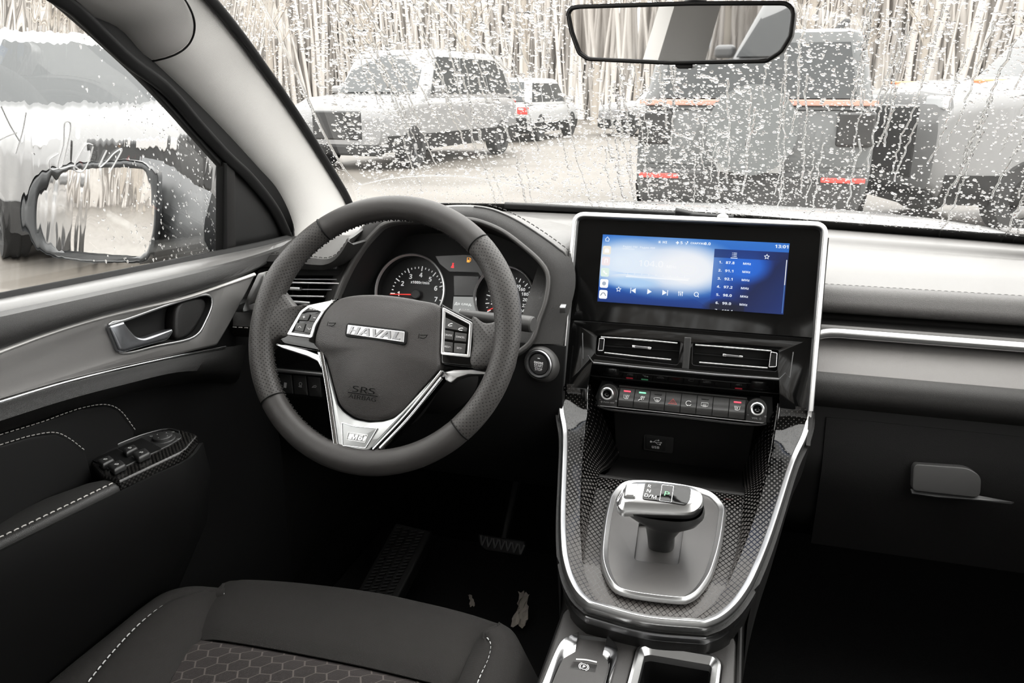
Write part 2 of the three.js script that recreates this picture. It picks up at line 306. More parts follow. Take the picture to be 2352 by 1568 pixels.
// panes
const glassM = new THREE.MeshPhysicalMaterial({ color: lin(0.96, 0.97, 0.96), roughness: 0.0, transmission: 1, thickness: 0, ior: 1.5 }); glassM.side = THREE.DoubleSide;
const tintM = new THREE.MeshPhysicalMaterial({ color: lin(0.55, 0.56, 0.56), roughness: 0.0, transmission: 1, thickness: 0, ior: 1.5 }); tintM.side = THREE.DoubleSide;
const baseZ = (() => { const k = [[-0.85, -1.55], [-0.7, -1.60], [-0.44, -1.66], [-0.295, -1.665], [-0.02, -1.655], [0.224, -1.60], [0.533, -1.52], [0.85, -1.40]]; const c = new THREE.CatmullRomCurve3(k.map(([x, z]) => V(x, 0, z))), P = c.getPoints(200); return (x) => { let i = 0; while (i < P.length - 2 && P[i + 1].x < x) i++; const a = P[i], b = P[i + 1]; return a.z + (b.z - a.z) * (x - a.x) / (b.x - a.x); }; })();
const BASE_Y = 1.012;
// point of the windshield: s across (-1..1), t from the cowl (0) to the roof (1)
function shield(s, t) { const xb = 0.78 * s, x = xb * (1 - 0.2 * t), z = baseZ(xb), rise = 0.02 * Math.sin(t * Math.PI) ; return V(x, BASE_Y - 0.03 + 0.56 * t + rise, z - 0.045 + 0.87 * t - 0.10 * t * s * s * 0.4); }
const shieldN = (s, t) => { const a = shield(s + 0.01, t).sub(shield(s - 0.01, t)), b = shield(s, t + 0.01).sub(shield(s, t - 0.01)); return a.cross(b).normalize().multiplyScalar(1); };
const shieldRows = (s0, s1, t0, t1, ns, nt, lift = 0) => Array.from({ length: nt + 1 }, (_, j) => Array.from({ length: ns + 1 }, (_, i) => { const s = s0 + (s1 - s0) * i / ns, t = t0 + (t1 - t0) * j / nt; return shield(s, t).addScaledVector(shieldN(s, t), lift); }));
const w1 = structure('window_1', grid(shieldRows(-1, 1, 0, 1, 40, 24)), glassM, 'wet windshield covered in rain drops and runs');
part('ceramic_border', thick(shieldRows(-1, 1, -0.01, 0.052, 60, 2, -0.002), 0.002), M.black, w1);
const paneSide = (sg, zb0, zb1, zt0, zt1) => grid([0, 0.25, 0.5, 0.75, 1].map((k) => { const y = 0.95 + 0.56 * k, a = zb0 + (zt0 - zb0) * k, b = zb1 + (zt1 - zb1) * k; return [V(sg * sideX(y), y, a), V(sg * sideX(y), y, b)]; }));
structure('window_2', paneSide(-1, -1.62, -0.05, -0.72, 0.02), glassM, 'wet driver door window with water running down');
structure('window_3', paneSide(1, -1.62, -0.05, -0.72, 0.02), glassM, 'passenger door window');
structure('window_4', merge([paneSide(-1, 0.06, 1.1, 0.08, 1.0)]), tintM, 'tinted rear side window behind the driver');
structure('window_5', merge([paneSide(1, 0.06, 1.1, 0.08, 1.0)]), tintM, 'tinted rear side window behind the passenger');
structure('window_6', grid([[V(-0.56, 0.96, 1.33), V(0.56, 0.96, 1.33)], [V(-0.53, 1.53, 1.29), V(0.53, 1.53, 1.29)]]), tintM, 'tinted tailgate window');

// ---------------------------------------------------------------- dashboard
const dash = thing('dashboard', 'dark padded dashboard with stitched seams and a chrome trim bar below the windshield', 'dashboard', V(0, 0.7, -1.3));
const prof = (list, x0, x1, n = 24, bend = () => 0) => list.map(([y, z]) => Array.from({ length: n + 1 }, (_, i) => { const x = x0 + (x1 - x0) * i / n; return V(x, y, z + bend(x)); }));
const fillet = (list, r, seg = 4) => { // round the inner corners of an open profile
  const out = [list[0]];
  for (let i = 1; i < list.length - 1; i++) { const p = V2(...list[i]), a = V2(...list[i - 1]).sub(p), b = V2(...list[i + 1]).sub(p), d = Math.min(list[i][2] ?? r, a.length() * 0.45, b.length() * 0.45); const A = p.clone().addScaledVector(a.normalize(), d), B = p.clone().addScaledVector(b.normalize(), d); for (let k = 0; k <= seg; k++) { const t = k / seg; out.push([(1 - t) ** 2 * A.x + 2 * t * (1 - t) * p.x + t * t * B.x, (1 - t) ** 2 * A.y + 2 * t * (1 - t) * p.y + t * t * B.y]); } }
  out.push(list[list.length - 1]); return out;
};
const xr = 0.176, XE = 0.745;
// upper surface, whole width, up to the windshield
{
  const list = fillet([[0.990, -1.70], [1.002, -1.60], [0.999, -1.535], [0.986, -1.515], [0.987, -1.46], [0.978, -1.37], [0.958, -1.300]], 0.02);
  const far = (x) => baseZ(x) + 1.60;
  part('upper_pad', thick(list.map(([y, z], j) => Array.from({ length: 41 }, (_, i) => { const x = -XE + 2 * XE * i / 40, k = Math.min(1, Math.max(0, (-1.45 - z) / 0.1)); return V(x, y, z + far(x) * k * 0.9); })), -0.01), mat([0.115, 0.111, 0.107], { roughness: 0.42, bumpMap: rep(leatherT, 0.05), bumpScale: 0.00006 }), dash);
}
const seamZ = -1.300, seamY = 0.958;
part('seam_welt', sweep([V(xr - 0.3, seamY + 0.0005, seamZ), V(XE, seamY + 0.0005, seamZ)], V(0, 1, 0.3), cprof(0.0016, 8)), M.leather, dash);
part('stitching', stitches([V(xr - 0.02, seamY + 0.003, seamZ - 0.006), V(XE, seamY + 0.003, seamZ - 0.006)], V(0, 1, 0.2), 0.006, 0.003, 0.0014), M.threadDark, dash, { kind: 'stuff' });
part('front_roll', thick(prof(fillet([[0.957, -1.2995], [0.9555, -1.283], [0.934, -1.270], [0.926, -1.285], [0.924, -1.33]], 0.012), xr - 0.3, XE), 0.006), mat([0.06, 0.057, 0.055], { roughness: 0.5, bumpMap: rep(leatherT, 0.05), bumpScale: 0.0003 }), dash);
part('recess', thick(prof(fillet([[0.926, -1.325], [0.916, -1.325], [0.912, -1.300], [0.904, -1.292], [0.904, -1.262]], 0.008), xr - 0.004, XE), 0.006), M.plastic, dash);
// trim bar with a hooked left end
{
  const y0 = 0.8975, z0 = -1.252, path = [];
  for (let x = XE; x > xr + 0.055; x -= 0.03) path.push(V(x, y0, z0));
  for (const [x, y, z] of [[xr + 0.05, y0, z0], [xr + 0.03, y0 - 0.002, z0], [xr + 0.012, y0 - 0.008, z0 + 0.002], [xr - 0.004, y0 - 0.014, z0 + 0.004], [xr - 0.03, y0 - 0.016, z0 + 0.004]]) path.push(V(x, y, z));
  part('trim_bar', sweep(spline(path, 90), V(0, 0.5, 1), rpoly([[-0.0065, -0.006], [0.0065, -0.006], [0.0075, 0.004], [0, 0.0075], [-0.0075, 0.004]], 0.002).map((p) => [p.x, p.y])), M.satin, dash);
  part('ledge', thick(prof(fillet([[0.9045, -1.292], [0.9045, -1.262], [0.892, -1.258]], 0.004), xr - 0.004, XE), 0.004), mat([0.08, 0.077, 0.074], { roughness: 0.42 }), dash);
  part('trim_shadow_gap', thick(prof(fillet([[0.893, -1.258], [0.884, -1.290], [0.870, -1.285]], 0.008), xr - 0.004, XE), 0.004), M.plastic, dash);
}
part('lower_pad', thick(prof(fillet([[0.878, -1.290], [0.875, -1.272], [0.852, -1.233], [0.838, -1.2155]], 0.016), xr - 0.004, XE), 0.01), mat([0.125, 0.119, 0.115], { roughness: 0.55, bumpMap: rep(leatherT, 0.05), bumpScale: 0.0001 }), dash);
part('stitching', stitches([V(xr - 0.02, 0.8412, -1.2195), V(XE, 0.8412, -1.2195)], V(0, 0.7, 0.7), 0.0075, 0.0028, 0.0018), M.thread, dash, { kind: 'stuff' });
part('pad_roll', thick(prof(fillet([[0.8385, -1.2158], [0.834, -1.206], [0.815, -1.204], [0.797, -1.224], [0.79, -1.235]], 0.012), xr - 0.004, XE), 0.01), M.leather, dash);
part('lower_panel', thick(prof(fillet([[0.80, -1.232], [0.785, -1.228], [0.70, -1.205], [0.60, -1.215], [0.52, -1.32]], 0.02), xr - 0.004, XE), 0.01), mat([0.005, 0.0048, 0.0047], { roughness: 0.55, specularIntensity: 0.35 }), dash);
{
  const gy = (y) => -1.222 + (0.785 - y) * 0.27;
  const g = part('glove_box_door', thick([0.775, 0.74, 0.70, 0.66, 0.6, 0.56].map((y) => [0.218, 0.34, 0.46, 0.58, 0.7].map((x) => V(x, y, (y < 0.70 ? -1.197 - (0.70 - y) * 0.1 : gy(y)) + 0.008))), -0.012), mat([0.0045, 0.0043, 0.0042], { roughness: 0.55, specularIntensity: 0.3, bumpMap: rep(leatherT, 0.04), bumpScale: 0.00015 }), dash);
  const FG = new Frame(V(0.35, 0.70, -1.178), V(1, 0, 0), V(0, 0.98, -0.2));
  const hp = rpoly(FG.pts([[2102, 1064], [2222, 1072], [2252, 1092], [2249, 1141], [2094, 1124], [2096, 1074]]), [0.005, 0.014, 0.016, 0.01, 0.006, 0.004]);
  part('handle', slab(FG, hp, -0.012, 0.006, 0.0012), mat([0.035, 0.0345, 0.034], { roughness: 0.35 }), g);
  part('handle_recess', thick(lerpRow(FG.pts([[2092, 1126], [2150, 1133], [2250, 1142], [2330, 1158]]).map((p) => FG.at(p.x, p.y, -0.004)), FG.pts([[2094, 1134], [2150, 1142], [2250, 1150], [2322, 1157]]).map((p) => FG.at(p.x, p.y, 0.001)), 2), 0.003), mat(0.03, { roughness: 0.4 }), g);
}
// ---------------------------------------------------------------- centre console
const con = thing('center_console', 'black centre console with silver frame and diamond-patterned tunnel between the front seats', 'console', V(0, 0.29, -1.0));
// trim centre line: half width, y, z from the kink down to the front lip
const TRIM = [[0.1885, 0.806, -1.1690], [0.1880, 0.785, -1.1630], [0.1815, 0.7685, -1.1400], [0.1700, 0.7500, -1.1120], [0.1620, 0.7400, -1.0800], [0.1470, 0.7225, -1.0066], [0.1320, 0.7100, -0.9336], [0.1195, 0.7035, -0.8800], [0.1085, 0.6980, -0.8420], [0.0945, 0.6925, -0.8100], [0.0790, 0.6885, -0.7880], [0.0640, 0.6865, -0.7760]];
const trimHalf = spline(TRIM.map(([x, y, z]) => V(-x, y, z)), 60);
const trimPath = [...trimHalf, ...spline([trimHalf[60], V(0, 0.684, -0.7705), trimHalf[60].clone().multiply(V(-1, 1, 1))], 20).slice(1, -1), ...trimHalf.slice().reverse().map((p) => p.clone().multiply(V(-1, 1, 1)))];
const trimUp = trimPath.map((p) => { const k = Math.min(1, Math.max(0, (p.z + 1.155) / 0.09)); return V(0, 0.282 + (1.0 - 0.282) * k, 0.959 - 0.80 * k).normalize(); });
const barProf = rpoly([[-0.0045, -0.012], [0.0055, -0.012], [0.0055, 0.001], [0.001, 0.005], [-0.0045, 0.0015]], 0.0015).map((p) => [p.x, p.y]);
const flip = (pr) => pr.map(([x, y]) => [-x, y]);
part('lower_frame', sweep(trimPath, trimUp, rpoly([[-0.0045, -0.014], [0.0045, -0.014], [0.006, -0.002], [0.0025, 0.0045], [-0.0045, 0.002]], 0.0018).map((p) => [p.x, p.y])), M.satin, con);
part('lip_edge', sweep(trimPath.slice(44, -44).map((p) => V(p.x * 1.02, p.y - 0.020, p.z + 0.001)), V(0, 1, 0.2), rprof(0.009, 0.012, 0.003)), M.satinDark, con);
// upper frame: U over the screen
const fTL = FCON.px(1316, 488), fTR = FCON.px(1897, 514);
const HW = 0.1885, TOPV = 0.0815;
const up2 = [V2(-HW, -0.192), V2(-HW + 0.002, TOPV), V2(HW - 0.002, TOPV), V2(HW, -0.192)];
const upPath = rpoly(up2, [0, 0.016, 0.016, 0], 8).map((p) => FCON.at(p.x, p.y, 0.002));
part('upper_frame', sweep(upPath, FCON.n, rpoly([[-0.0045, -0.02], [0.0045, -0.02], [0.006, -0.002], [0.003, 0.006], [-0.0045, 0.004]], 0.0018).map(([...p], i, a) => [a[i].x, a[i].y])), M.satin, con);
// tower sides and the dark body behind
const sideW = (sg) => thick([[0.187, -1.236, 1.046], [0.188, -1.17, 0.80], [0.185, -1.13, 0.76]].map(([x, z, y]) => [V(sg * x, y, z), V(sg * (x - 0.004), y - (y > 1 ? 0.06 : 0), -1.34)]), 0.006);
part('tower_side', sideW(-1), M.plastic, con); part('tower_side', sideW(1), M.plastic, con);
part('tower_back', thick([[V(-0.184, 0.81, -1.20), V(0.184, 0.81, -1.20)], [V(-0.170, 1.05, -1.262), V(0.170, 1.05, -1.262)]], -0.01), M.dark, con);
// skirt from the trim down to the floor
{
  const out = trimPath.map((p) => p.clone().add(V(0, -0.010, 0)).add(V(Math.sign(p.x) * 0.003, 0, 0)));
  const rows = [out, out.map((p) => V(p.x * 0.97, p.y - 0.05 - 0.02 * (p.z > -0.8 ? 1 : 0), p.z - (p.z > -0.85 ? 0.02 : 0))), out.map((p) => V(Math.sign(p.x || 1) * Math.min(Math.abs(p.x), 0.11), 0.55, Math.min(p.z, -0.84))), out.map((p) => V(Math.sign(p.x || 1) * Math.min(Math.abs(p.x), 0.115), 0.29, Math.min(p.z, -0.84)))];
  part('tunnel_side', thick(rows, 0.006), M.plastic, con);
}
// --- patterned surfaces: wings, inner slopes and plate
const diamondDraw = (bg, fg) => (g, w, h) => {
  g.fillStyle = bg; g.fillRect(0, 0, w, h); g.fillStyle = fg;
  const W = 0.40, H = 0.50, px = 0.0072, py = 0.0104; // metres covered and pitch
  const sx = w / W, sy = h / H;
  for (let j = -1; j < H / py * 2 + 1; j++) for (let i = -1; i < W / px + 1; i++) {
    const x = (i + (j % 2 ? 0.5 : 0)) * px, y = j * py / 2, v = y / H; // v: 0 front lip .. 1 up the wings
    const k = Math.max(0.26, Math.min(0.9, 0.93 - (v - 0.15) * 1.05));
    g.beginPath(); g.moveTo(x * sx, h - (y + py / 2 * k) * sy); g.lineTo((x + px / 2 * k) * sx, h - y * sy); g.lineTo(x * sx, h - (y - py / 2 * k) * sy); g.lineTo((x - px / 2 * k) * sx, h - y * sy); g.fill();
  }
};
const patC = canvasTex(1600, 2000, diamondDraw('#050505', '#454240')), patR = canvasTex(1600, 2000, diamondDraw('#101010', '#707070'), false);
const patM = new THREE.MeshPhysicalMaterial({ color: lin(1), map: patC, roughness: 1, roughnessMap: patR, metalness: 0, specularIntensity: 0.75, ior: 1.5 }); patM.side = THREE.DoubleSide;
// pattern coordinates follow the surface from the lip (0) up
function patUV(g) { const p = g.attributes.position, a = new Float32Array(p.count * 2); for (let i = 0; i < p.count; i++) { const z = p.getZ(i), y = p.getY(i); a[2 * i] = (p.getX(i) + 0.2) / 0.4; a[2 * i + 1] = (-0.77 - z + Math.max(0, y - 0.735) * 1.1) / 0.5; } g.setAttribute('uv', new THREE.BufferAttribute(a, 2)); return g; }
const PLATE_Y = (z) => 0.7045 + (z + 1.0536) * -0.085;
const mirrorX = (l, sg) => l.map((p) => V(sg * p.x, p.y, p.z)), vs = (l) => l.map(([x, y, z]) => V(x, y, z));
const wingA = spline(vs([[0.1465, 0.804, -1.1730], [0.1440, 0.764, -1.1560], [0.1390, 0.7420, -1.1120], [0.1330, 0.7310, -1.0700], [0.1240, 0.7190, -1.0180], [0.1145, 0.7100, -0.9640], [0.1035, 0.7010, -0.9080], [0.0890, 0.6905, -0.8480]]), 60);
const wingB = spline(vs([[0.0890, 0.6905, -0.8480], [0.0760, 0.6862, -0.8150], [0.0640, 0.6840, -0.7930], [0.0520, 0.6830, -0.7780]]), 16);
const trimAll = vs(TRIM.map(([x, y, z]) => [x - 0.003, y - 0.003, z]));
const trimA = spline(trimAll.slice(0, 9), 60), trimB = spline(trimAll.slice(8), 16);
const edgeA = spline(vs([[0.108, 0.633, -1.283], [0.1065, 0.668, -1.16], [0.1056, 0.7045, -1.0536], [0.1035, PLATE_Y(-0.98), -0.98], [0.098, PLATE_Y(-0.91), -0.91], [0.0890, 0.6905, -0.8480]]), 60);
for (const sg of [-1, 1]) {
  const m = (l) => mirrorX(l, sg);
  part('wing_panel', patUV(merge([thick(lerpRow(m(trimA), m(wingA), 6), sg * 0.004), thick(lerpRow(m(trimB), m(wingB), 4), sg * 0.004)])), patM, con);
  part('wing_edge', sweep(m(wingA).slice(0, 56), V(sg * 0.3, 1, 0.5), cprof(0.0011, 8), { scale: (k) => 1 - 0.8 * k }), M.chrome, con);
  part('inner_slope', patUV(thick(lerpRow(m(wingA), m(edgeA), 6), sg * 0.004)), patM, con);
}
{ // plate from the cubby edge to the lip
  const e = edgeA.filter((p) => p.z > -1.056), L = [...e, ...wingB.slice(1)];
  part('tunnel_plate', patUV(thick(L.map((p) => Array.from({ length: 13 }, (_, i) => V(p.x * (i / 6 - 1), p.y, p.z))), -0.004)), patM, con);
}
// --- cubby
part('cubby_back', thick([[V(-0.11, 0.632, -1.283), V(0.11, 0.632, -1.283)], [V(-0.122, 0.80, -1.272), V(0.122, 0.80, -1.272)]], -0.006), M.plastic, con);
part('cubby_floor', thick(lerpRow([V(-0.109, 0.634, -1.285), V(0.109, 0.634, -1.285)], [V(-0.107, 0.700, -1.062), V(0.107, 0.700, -1.062)], 4).map((r, j) => [r[0], r[0].clone().lerp(r[1], 0.5), r[1]].map((p) => p.clone().add(V(0, -0.012 * Math.sin(j / 4 * Math.PI), 0)))), -0.005), M.plastic, con);
part('cubby_roof', thick([[V(-0.14, 0.772, -1.285), V(0.14, 0.772, -1.285)], [V(-0.14, 0.762, -1.185), V(0.14, 0.762, -1.185)]], 0.005), M.dark, con);
part('cubby_edge', sweep([V(-0.107, 0.7035, -1.0595), V(0.107, 0.7035, -1.0595)], V(0, 1, 0), rprof(0.008, 0.004, 0.0015)), M.plastic, con);
{
  const FU = new Frame(V(0, 0.72, -1.2765), V(1, 0, 0), V(0, 0.998, -0.065));
  const o = FU.pts([[1479, 996], [1548, 1004], [1545, 1041], [1478, 1032]]);
  const u = part('usb_port', ringslab(FU, rpoly(o, 0.003), 0.0016, -0.002, 0.0025, 0.0008), M.button, con);
  const cv = FU.pts([[1484, 1000], [1531, 1005], [1530, 1035], [1483, 1028]]), cc = cv.reduce((s, p) => s.add(p.clone()), V2(0, 0)).divideScalar(4);
  part('cover', slab(FU, rpoly(cv, 0.002), -0.001, 0.004, 0.001), mat(0.012, { roughness: 0.35 }), u);
  const tr = (a) => a.map(([x, y]) => V2(cc.x + x, cc.y + y)), H = 0.0046;
  part('lettering', [text(FU, 'USB', cc.x, cc.y - 0.0062, 0.0042, { h: H, stretch: 1.25 }),
    ribbon(FU, tr([[-0.008, 0.003], [0.008, 0.003]]), 0.0008, H), ribbon(FU, tr([[-0.004, 0.003], [0, 0.0068], [0.0035, 0.0068]]), 0.0008, H), ribbon(FU, tr([[-0.001, 0.003], [0.003, -0.0004], [0.006, -0.0004]]), 0.0008, H),
    slab(FU, circle(cc.x - 0.0085, cc.y + 0.003, 0.0016, 16), 0.004, H), slab(FU, circle(cc.x + 0.0042, cc.y + 0.0068, 0.0013, 16), 0.004, H), slab(FU, rectpts(cc.x + 0.006, cc.y - 0.0016, cc.x + 0.0085, cc.y + 0.0008), 0.004, H), slab(FU, [V2(cc.x + 0.008, cc.y + 0.0046), V2(cc.x + 0.0105, cc.y + 0.003), V2(cc.x + 0.008, cc.y + 0.0014)], 0.004, H)], M.print, u);
}
// --- face below the screen with the two vents
const seamV = (x) => FCON.px(x < 0 ? 1300 : 1870, x < 0 ? 733 : 776).y;
const seam = [FCON.px(1302, 733).y, FCON.px(1872, 777).y], sm = (seam[0] + seam[1]) / 2;
const in0 = HW - 0.0035;
const ventHoles = [[[1371, 771], [1563, 784], [1557, 838], [1367, 815]], [[1592, 788], [1789, 803], [1785, 853], [1590, 838]]];
const holes = ventHoles.map((h) => rpoly(FCON.pts(h), 0.004));
const CH = -0.151;
part('vent_panel', slab(FCON, [V2(-in0, -0.193), V2(-0.146, -0.193), V2(-0.141, CH), V2(0.141, CH), V2(0.146, -0.193), V2(in0, -0.193), V2(in0, sm - 0.0005), V2(-in0, sm - 0.0005)], -0.008, -0.001, 0.0006, holes), M.gloss, con);
part('chin', thick([[CH, -0.0015, 0.141], [CH - 0.004, -0.005, 0.142], [-0.166, -0.019, 0.143], [-0.1765, -0.033, 0.143]].map(([v, h, w]) => [-1, -0.5, 0, 0.5, 1].map((k) => FCON.at(k * w, v, h))), 0.004), M.gloss, con);
part('chin_strip', sweep(FCON.pts([[1363, 833], [1480, 845], [1640, 860], [1789, 871]]).map((p) => FCON.at(p.x, p.y, 0.0)), FCON.n, rprof(0.0035, 0.006, 0.0012)), M.satinDark, con);
for (const l of [[[1338, 764], [1339, 824], [1351, 816], [1362, 832]], [[1822, 808], [1814, 867], [1804, 856], [1790, 870]]]) part('corner_strip', sweep(FCON.pts(l).map((p) => FCON.at(p.x, p.y, 0.0)), FCON.n, rprof(0.0014, 0.003, 0.0005)), M.satinDark, con);
part('divider', slab(FCON, rpoly(FCON.pts([[1572, 774], [1588, 775], [1582, 848], [1566, 846]]), 0.001), -0.02, 0.0, 0.001), mat(0.025, { roughness: 0.35 }), con);
part('divider_foot', slab(FCON, rpoly(FCON.pts([[1332, 892], [1349, 893], [1346, 922], [1338, 920]]), 0.002), -0.004, 0.001, 0.0006), M.gloss, con);
function vent(k, label) {
  const t = thing('air_vent', label, 'air vent', FCON.at(k ? 0.075 : -0.075, -0.11, -0.02), 'centre stack air vents');
  const h = holes[k], c = grow(h, 1.0);
  part('duct', slab(FCON, grow(h, 1.02), -0.045, -0.04, 0, []), M.black, t);
  part('duct_wall', slab(FCON, grow(h, 1.03), -0.045, -0.006, 0, [grow(h, 1.0)]), M.black, t);
  const P = (x, y, H) => { const p = FCON.px(x, y); return FCON.at(p.x, p.y, H); };
  const top = k ? [[1597, 792], [1680, 798], [1772, 806]] : [[1380, 774], [1470, 780], [1556, 788]];
  const bot = k ? [[1606, 832], [1690, 839], [1763, 845]] : [[1388, 810], [1470, 819], [1541, 826]];
  const bar = (l, w, H) => sweep(l.map(([x, y]) => P(x, y, H)), FCON.n, rprof(w, 0.012, 0.0008));
  part('slat', bar(top, 0.0028, -0.008), M.gloss, t); part('slat', bar(bot, 0.0028, -0.008), M.gloss, t);
  const edge = (l) => sweep(spline(l.map(([x, y]) => P(x, y, -0.0015)), 20), FCON.n, rprof(0.0022, 0.002, 0.0007));
  part('chrome_edge', edge(top), M.chrome, t); part('chrome_edge', edge(bot), M.chrome, t);
  const mid = k ? [[1594, 812], [1785, 829]] : [[1372, 793], [1560, 807]];
  part('slat', bar(mid, 0.002, -0.016), M.dark, t);
  for (let i = 1; i < 6; i++) { const f = i / 6, a = h[0].clone().lerp(h[6], f), b = h[18].clone().lerp(h[12], f); part('vane', sweep([FCON.at(a.x, a.y, -0.03), FCON.at(b.x, b.y, -0.03)], FCON.n, rprof(0.0012, 0.014, 0.0004)), M.dark, t); }
  const end = k ? [[1770, 807], [1786, 810], [1784, 843], [1765, 844]] : [[1376, 776], [1389, 777], [1386, 806], [1372, 806]];
  part('end_frame', ringslab(FCON, rpoly(FCON.pts(end), 0.002), 0.0014, -0.006, 0.0, 0.0006), M.chrome, t);
  part('end_plate', slab(FCON, rpoly(FCON.pts(end), 0.002), -0.007, -0.0015, 0.0006), M.dark, t);
  const tb = k ? [[1660, 812], [1707, 817], [1706, 822], [1659, 818]] : [[1452, 792], [1497, 797], [1496, 803], [1451, 798]];
  part('tab', slab(FCON, rpoly(FCON.pts(tb), 0.0012), -0.012, 0.003, 0.001), M.chrome, t);
  part('tab_grip', slab(FCON, grow(rpoly(FCON.pts(tb), 0.001), 0.66, 0.9), 0.0, 0.0036, 0.0006), M.satinDark, t);
}
vent(0, 'left slatted air vent under the screen, nearer the steering wheel');
vent(1, 'right slatted air vent under the screen, nearer the passenger');

// ---------------------------------------------------------------- touchscreen
{
  const t = thing('touchscreen', 'glossy black touchscreen showing a blue radio page in the silver frame', 'touchscreen', FCON.at(0, 0, -0.01));
  part('glass_panel', slab(FCON, rpoly([[-in0, sm + 0.0005], [in0, sm + 0.0005], [in0 - 0.002, TOPV - 0.003], [-in0 + 0.002, TOPV - 0.003]], [0.001, 0.001, 0.013, 0.013], 8), -0.010, -0.0005, 0.0005), M.gloss, t);
  const c = FCON.pts([[1384, 537], [1813, 560], [1800, 722], [1373, 692]]);
  const x0 = (c[0].x + c[3].x) / 2, x1 = (c[1].x + c[2].x) / 2, y0 = (c[2].y + c[3].y) / 2, y1 = (c[0].y + c[1].y) / 2;
  const W = 1280, H = 480;
  const tex = canvasTex(W, H, (g) => {
    const bg = g.createLinearGradient(0, 0, 0, H); bg.addColorStop(0, '#2a70c8'); bg.addColorStop(0.3, '#1d62c0'); bg.addColorStop(0.62, '#2a6cc4'); bg.addColorStop(0.8, '#0b4aa4'); bg.addColorStop(1, '#052f78'); g.fillStyle = bg; g.fillRect(0, 0, W, H);
    const blob = (x, y, r, c, sy) => { g.save(); g.translate(x, y); g.scale(1, sy); const q = g.createRadialGradient(0, 0, 0, 0, 0, r); q.addColorStop(0, c + '1)'); q.addColorStop(0.5, c + '0.85)'); q.addColorStop(1, c + '0)'); g.fillStyle = q; g.beginPath(); g.arc(0, 0, r, 0, 7); g.fill(); g.restore(); };
    blob(470, 205, 560, 'rgba(236,240,246,', 0.42); blob(150, 190, 330, 'rgba(225,236,248,', 0.6); blob(620, 215, 300, 'rgba(240,242,246,', 0.62); blob(250, 330, 220, 'rgba(170,205,240,', 0.22);
    g.strokeStyle = 'rgba(150,195,245,0.28)'; g.lineWidth = 1.2; for (let i = 0; i < 14; i++) { g.beginPath(); g.moveTo(60, 290 - i * 3); g.bezierCurveTo(330, 220 + i * 5, 560, 300 + i * 3, 790, 380 + i * 7); g.stroke(); }
    // list on the right
    const rg = g.createLinearGradient(790, 60, 1280, 480); rg.addColorStop(0, 'rgba(20,80,175,0.55)'); rg.addColorStop(0.35, 'rgba(5,60,160,0.75)'); rg.addColorStop(0.6, 'rgba(2,20,70,0.95)'); rg.addColorStop(1, 'rgba(2,40,110,0.95)'); g.fillStyle = rg; g.fillRect(790, 62, 490, 418);
    blob(1010, 170, 190, 'rgba(30,105,215,', 0.7); g.fillStyle = 'rgba(3,25,80,0.6)'; g.fillRect(790, 62, 490, 58); g.fillStyle = 'rgba(2,12,45,0.75)'; g.fillRect(790, 440, 230, 40); blob(880, 470, 150, 'rgba(1,10,40,', 0.5);
    g.fillStyle = '#f4f8ff'; g.strokeStyle = '#f4f8ff'; g.textBaseline = 'middle';
    const T = (s, x, y, z, w = 'bold', sx = 1.25) => { g.save(); g.translate(x, y); g.scale(sx, 1); g.font = `${w} ${z}px sans-serif`; g.fillText(s, 0, 0); g.restore(); };
    [['1.', '87.8'], ['2.', '91.1'], ['3.', '92.1'], ['4.', '97.2'], ['5.', '98.0'], ['6.', '99.0']].forEach(([a, b], i) => { const y = 152 + i * 56; T(a, 826, y, 24); T(b, 872, y, 25); T('MHz', 986, y, 21); });
    g.save(); g.beginPath(); g.rect(790, 468, 300, 12); g.clip(); T('7.', 826, 484, 24); T('100.1', 872, 484, 25); g.restore();
    T('13:01', 1186, 24, 30); T('0.0℃', 716, 30, 26); T('СНАРУЖИ', 622, 31, 17); T('5', 552, 32, 26); T('HI', 428, 34, 24);
    g.globalAlpha = 0.75; T('Радио FM', 150, 78, 19, 'normal'); T('Радио AM', 272, 78, 19, 'normal'); g.fillRect(150, 92, 86, 3); g.globalAlpha = 1;
    g.globalAlpha = 0.55; g.fillStyle = '#ffffff'; T('104.0', 270, 190, 58, 'normal'); T('MHz', 470, 202, 28, 'normal'); for (let i = 0; i < 44; i++) g.fillRect(200 + i * 10, 284 - (i % 5 ? 12 : 22), 4, i % 5 ? 12 : 22); g.fillRect(190, 284, 440, 10); g.globalAlpha = 1; g.fillStyle = '#f4f8ff';
    // icons
    const star = (x, y, r) => { g.beginPath(); for (let i = 0; i < 10; i++) { const a = -Math.PI / 2 + i * Math.PI / 5, q = i % 2 ? r * 0.5 : r; g.lineTo(x + q * Math.cos(a), y + q * Math.sin(a)); } g.closePath(); g.lineWidth = 4; g.stroke(); };
    star(146, 384, 17); star(1140, 98, 16);
    const tri = (x, y, d) => { g.beginPath(); g.moveTo(x - d * 15, y - 19); g.lineTo(x + d * 17, y); g.lineTo(x - d * 15, y + 19); g.fill(); };
    tri(254, 386, -1); g.fillRect(231, 367, 5, 38); tri(366, 386, 1); tri(472, 386, 1); g.fillRect(491, 367, 5, 38);
    for (let i = 0; i < 3; i++) { g.fillRect(570 + i * 12, 368, 4, 34); g.fillRect(567 + i * 12, 374 + (i % 2) * 12, 10, 6); }
    g.lineWidth = 5; g.beginPath(); g.arc(692, 383, 14, 0, 7); g.stroke(); g.beginPath(); g.moveTo(702, 393); g.lineTo(710, 402); g.stroke();
    g.lineWidth = 4; g.beginPath(); g.moveTo(20, 34); g.lineTo(36, 16); g.lineTo(52, 34); g.moveTo(25, 30); g.lineTo(25, 46); g.lineTo(47, 46); g.lineTo(47, 30); g.stroke();
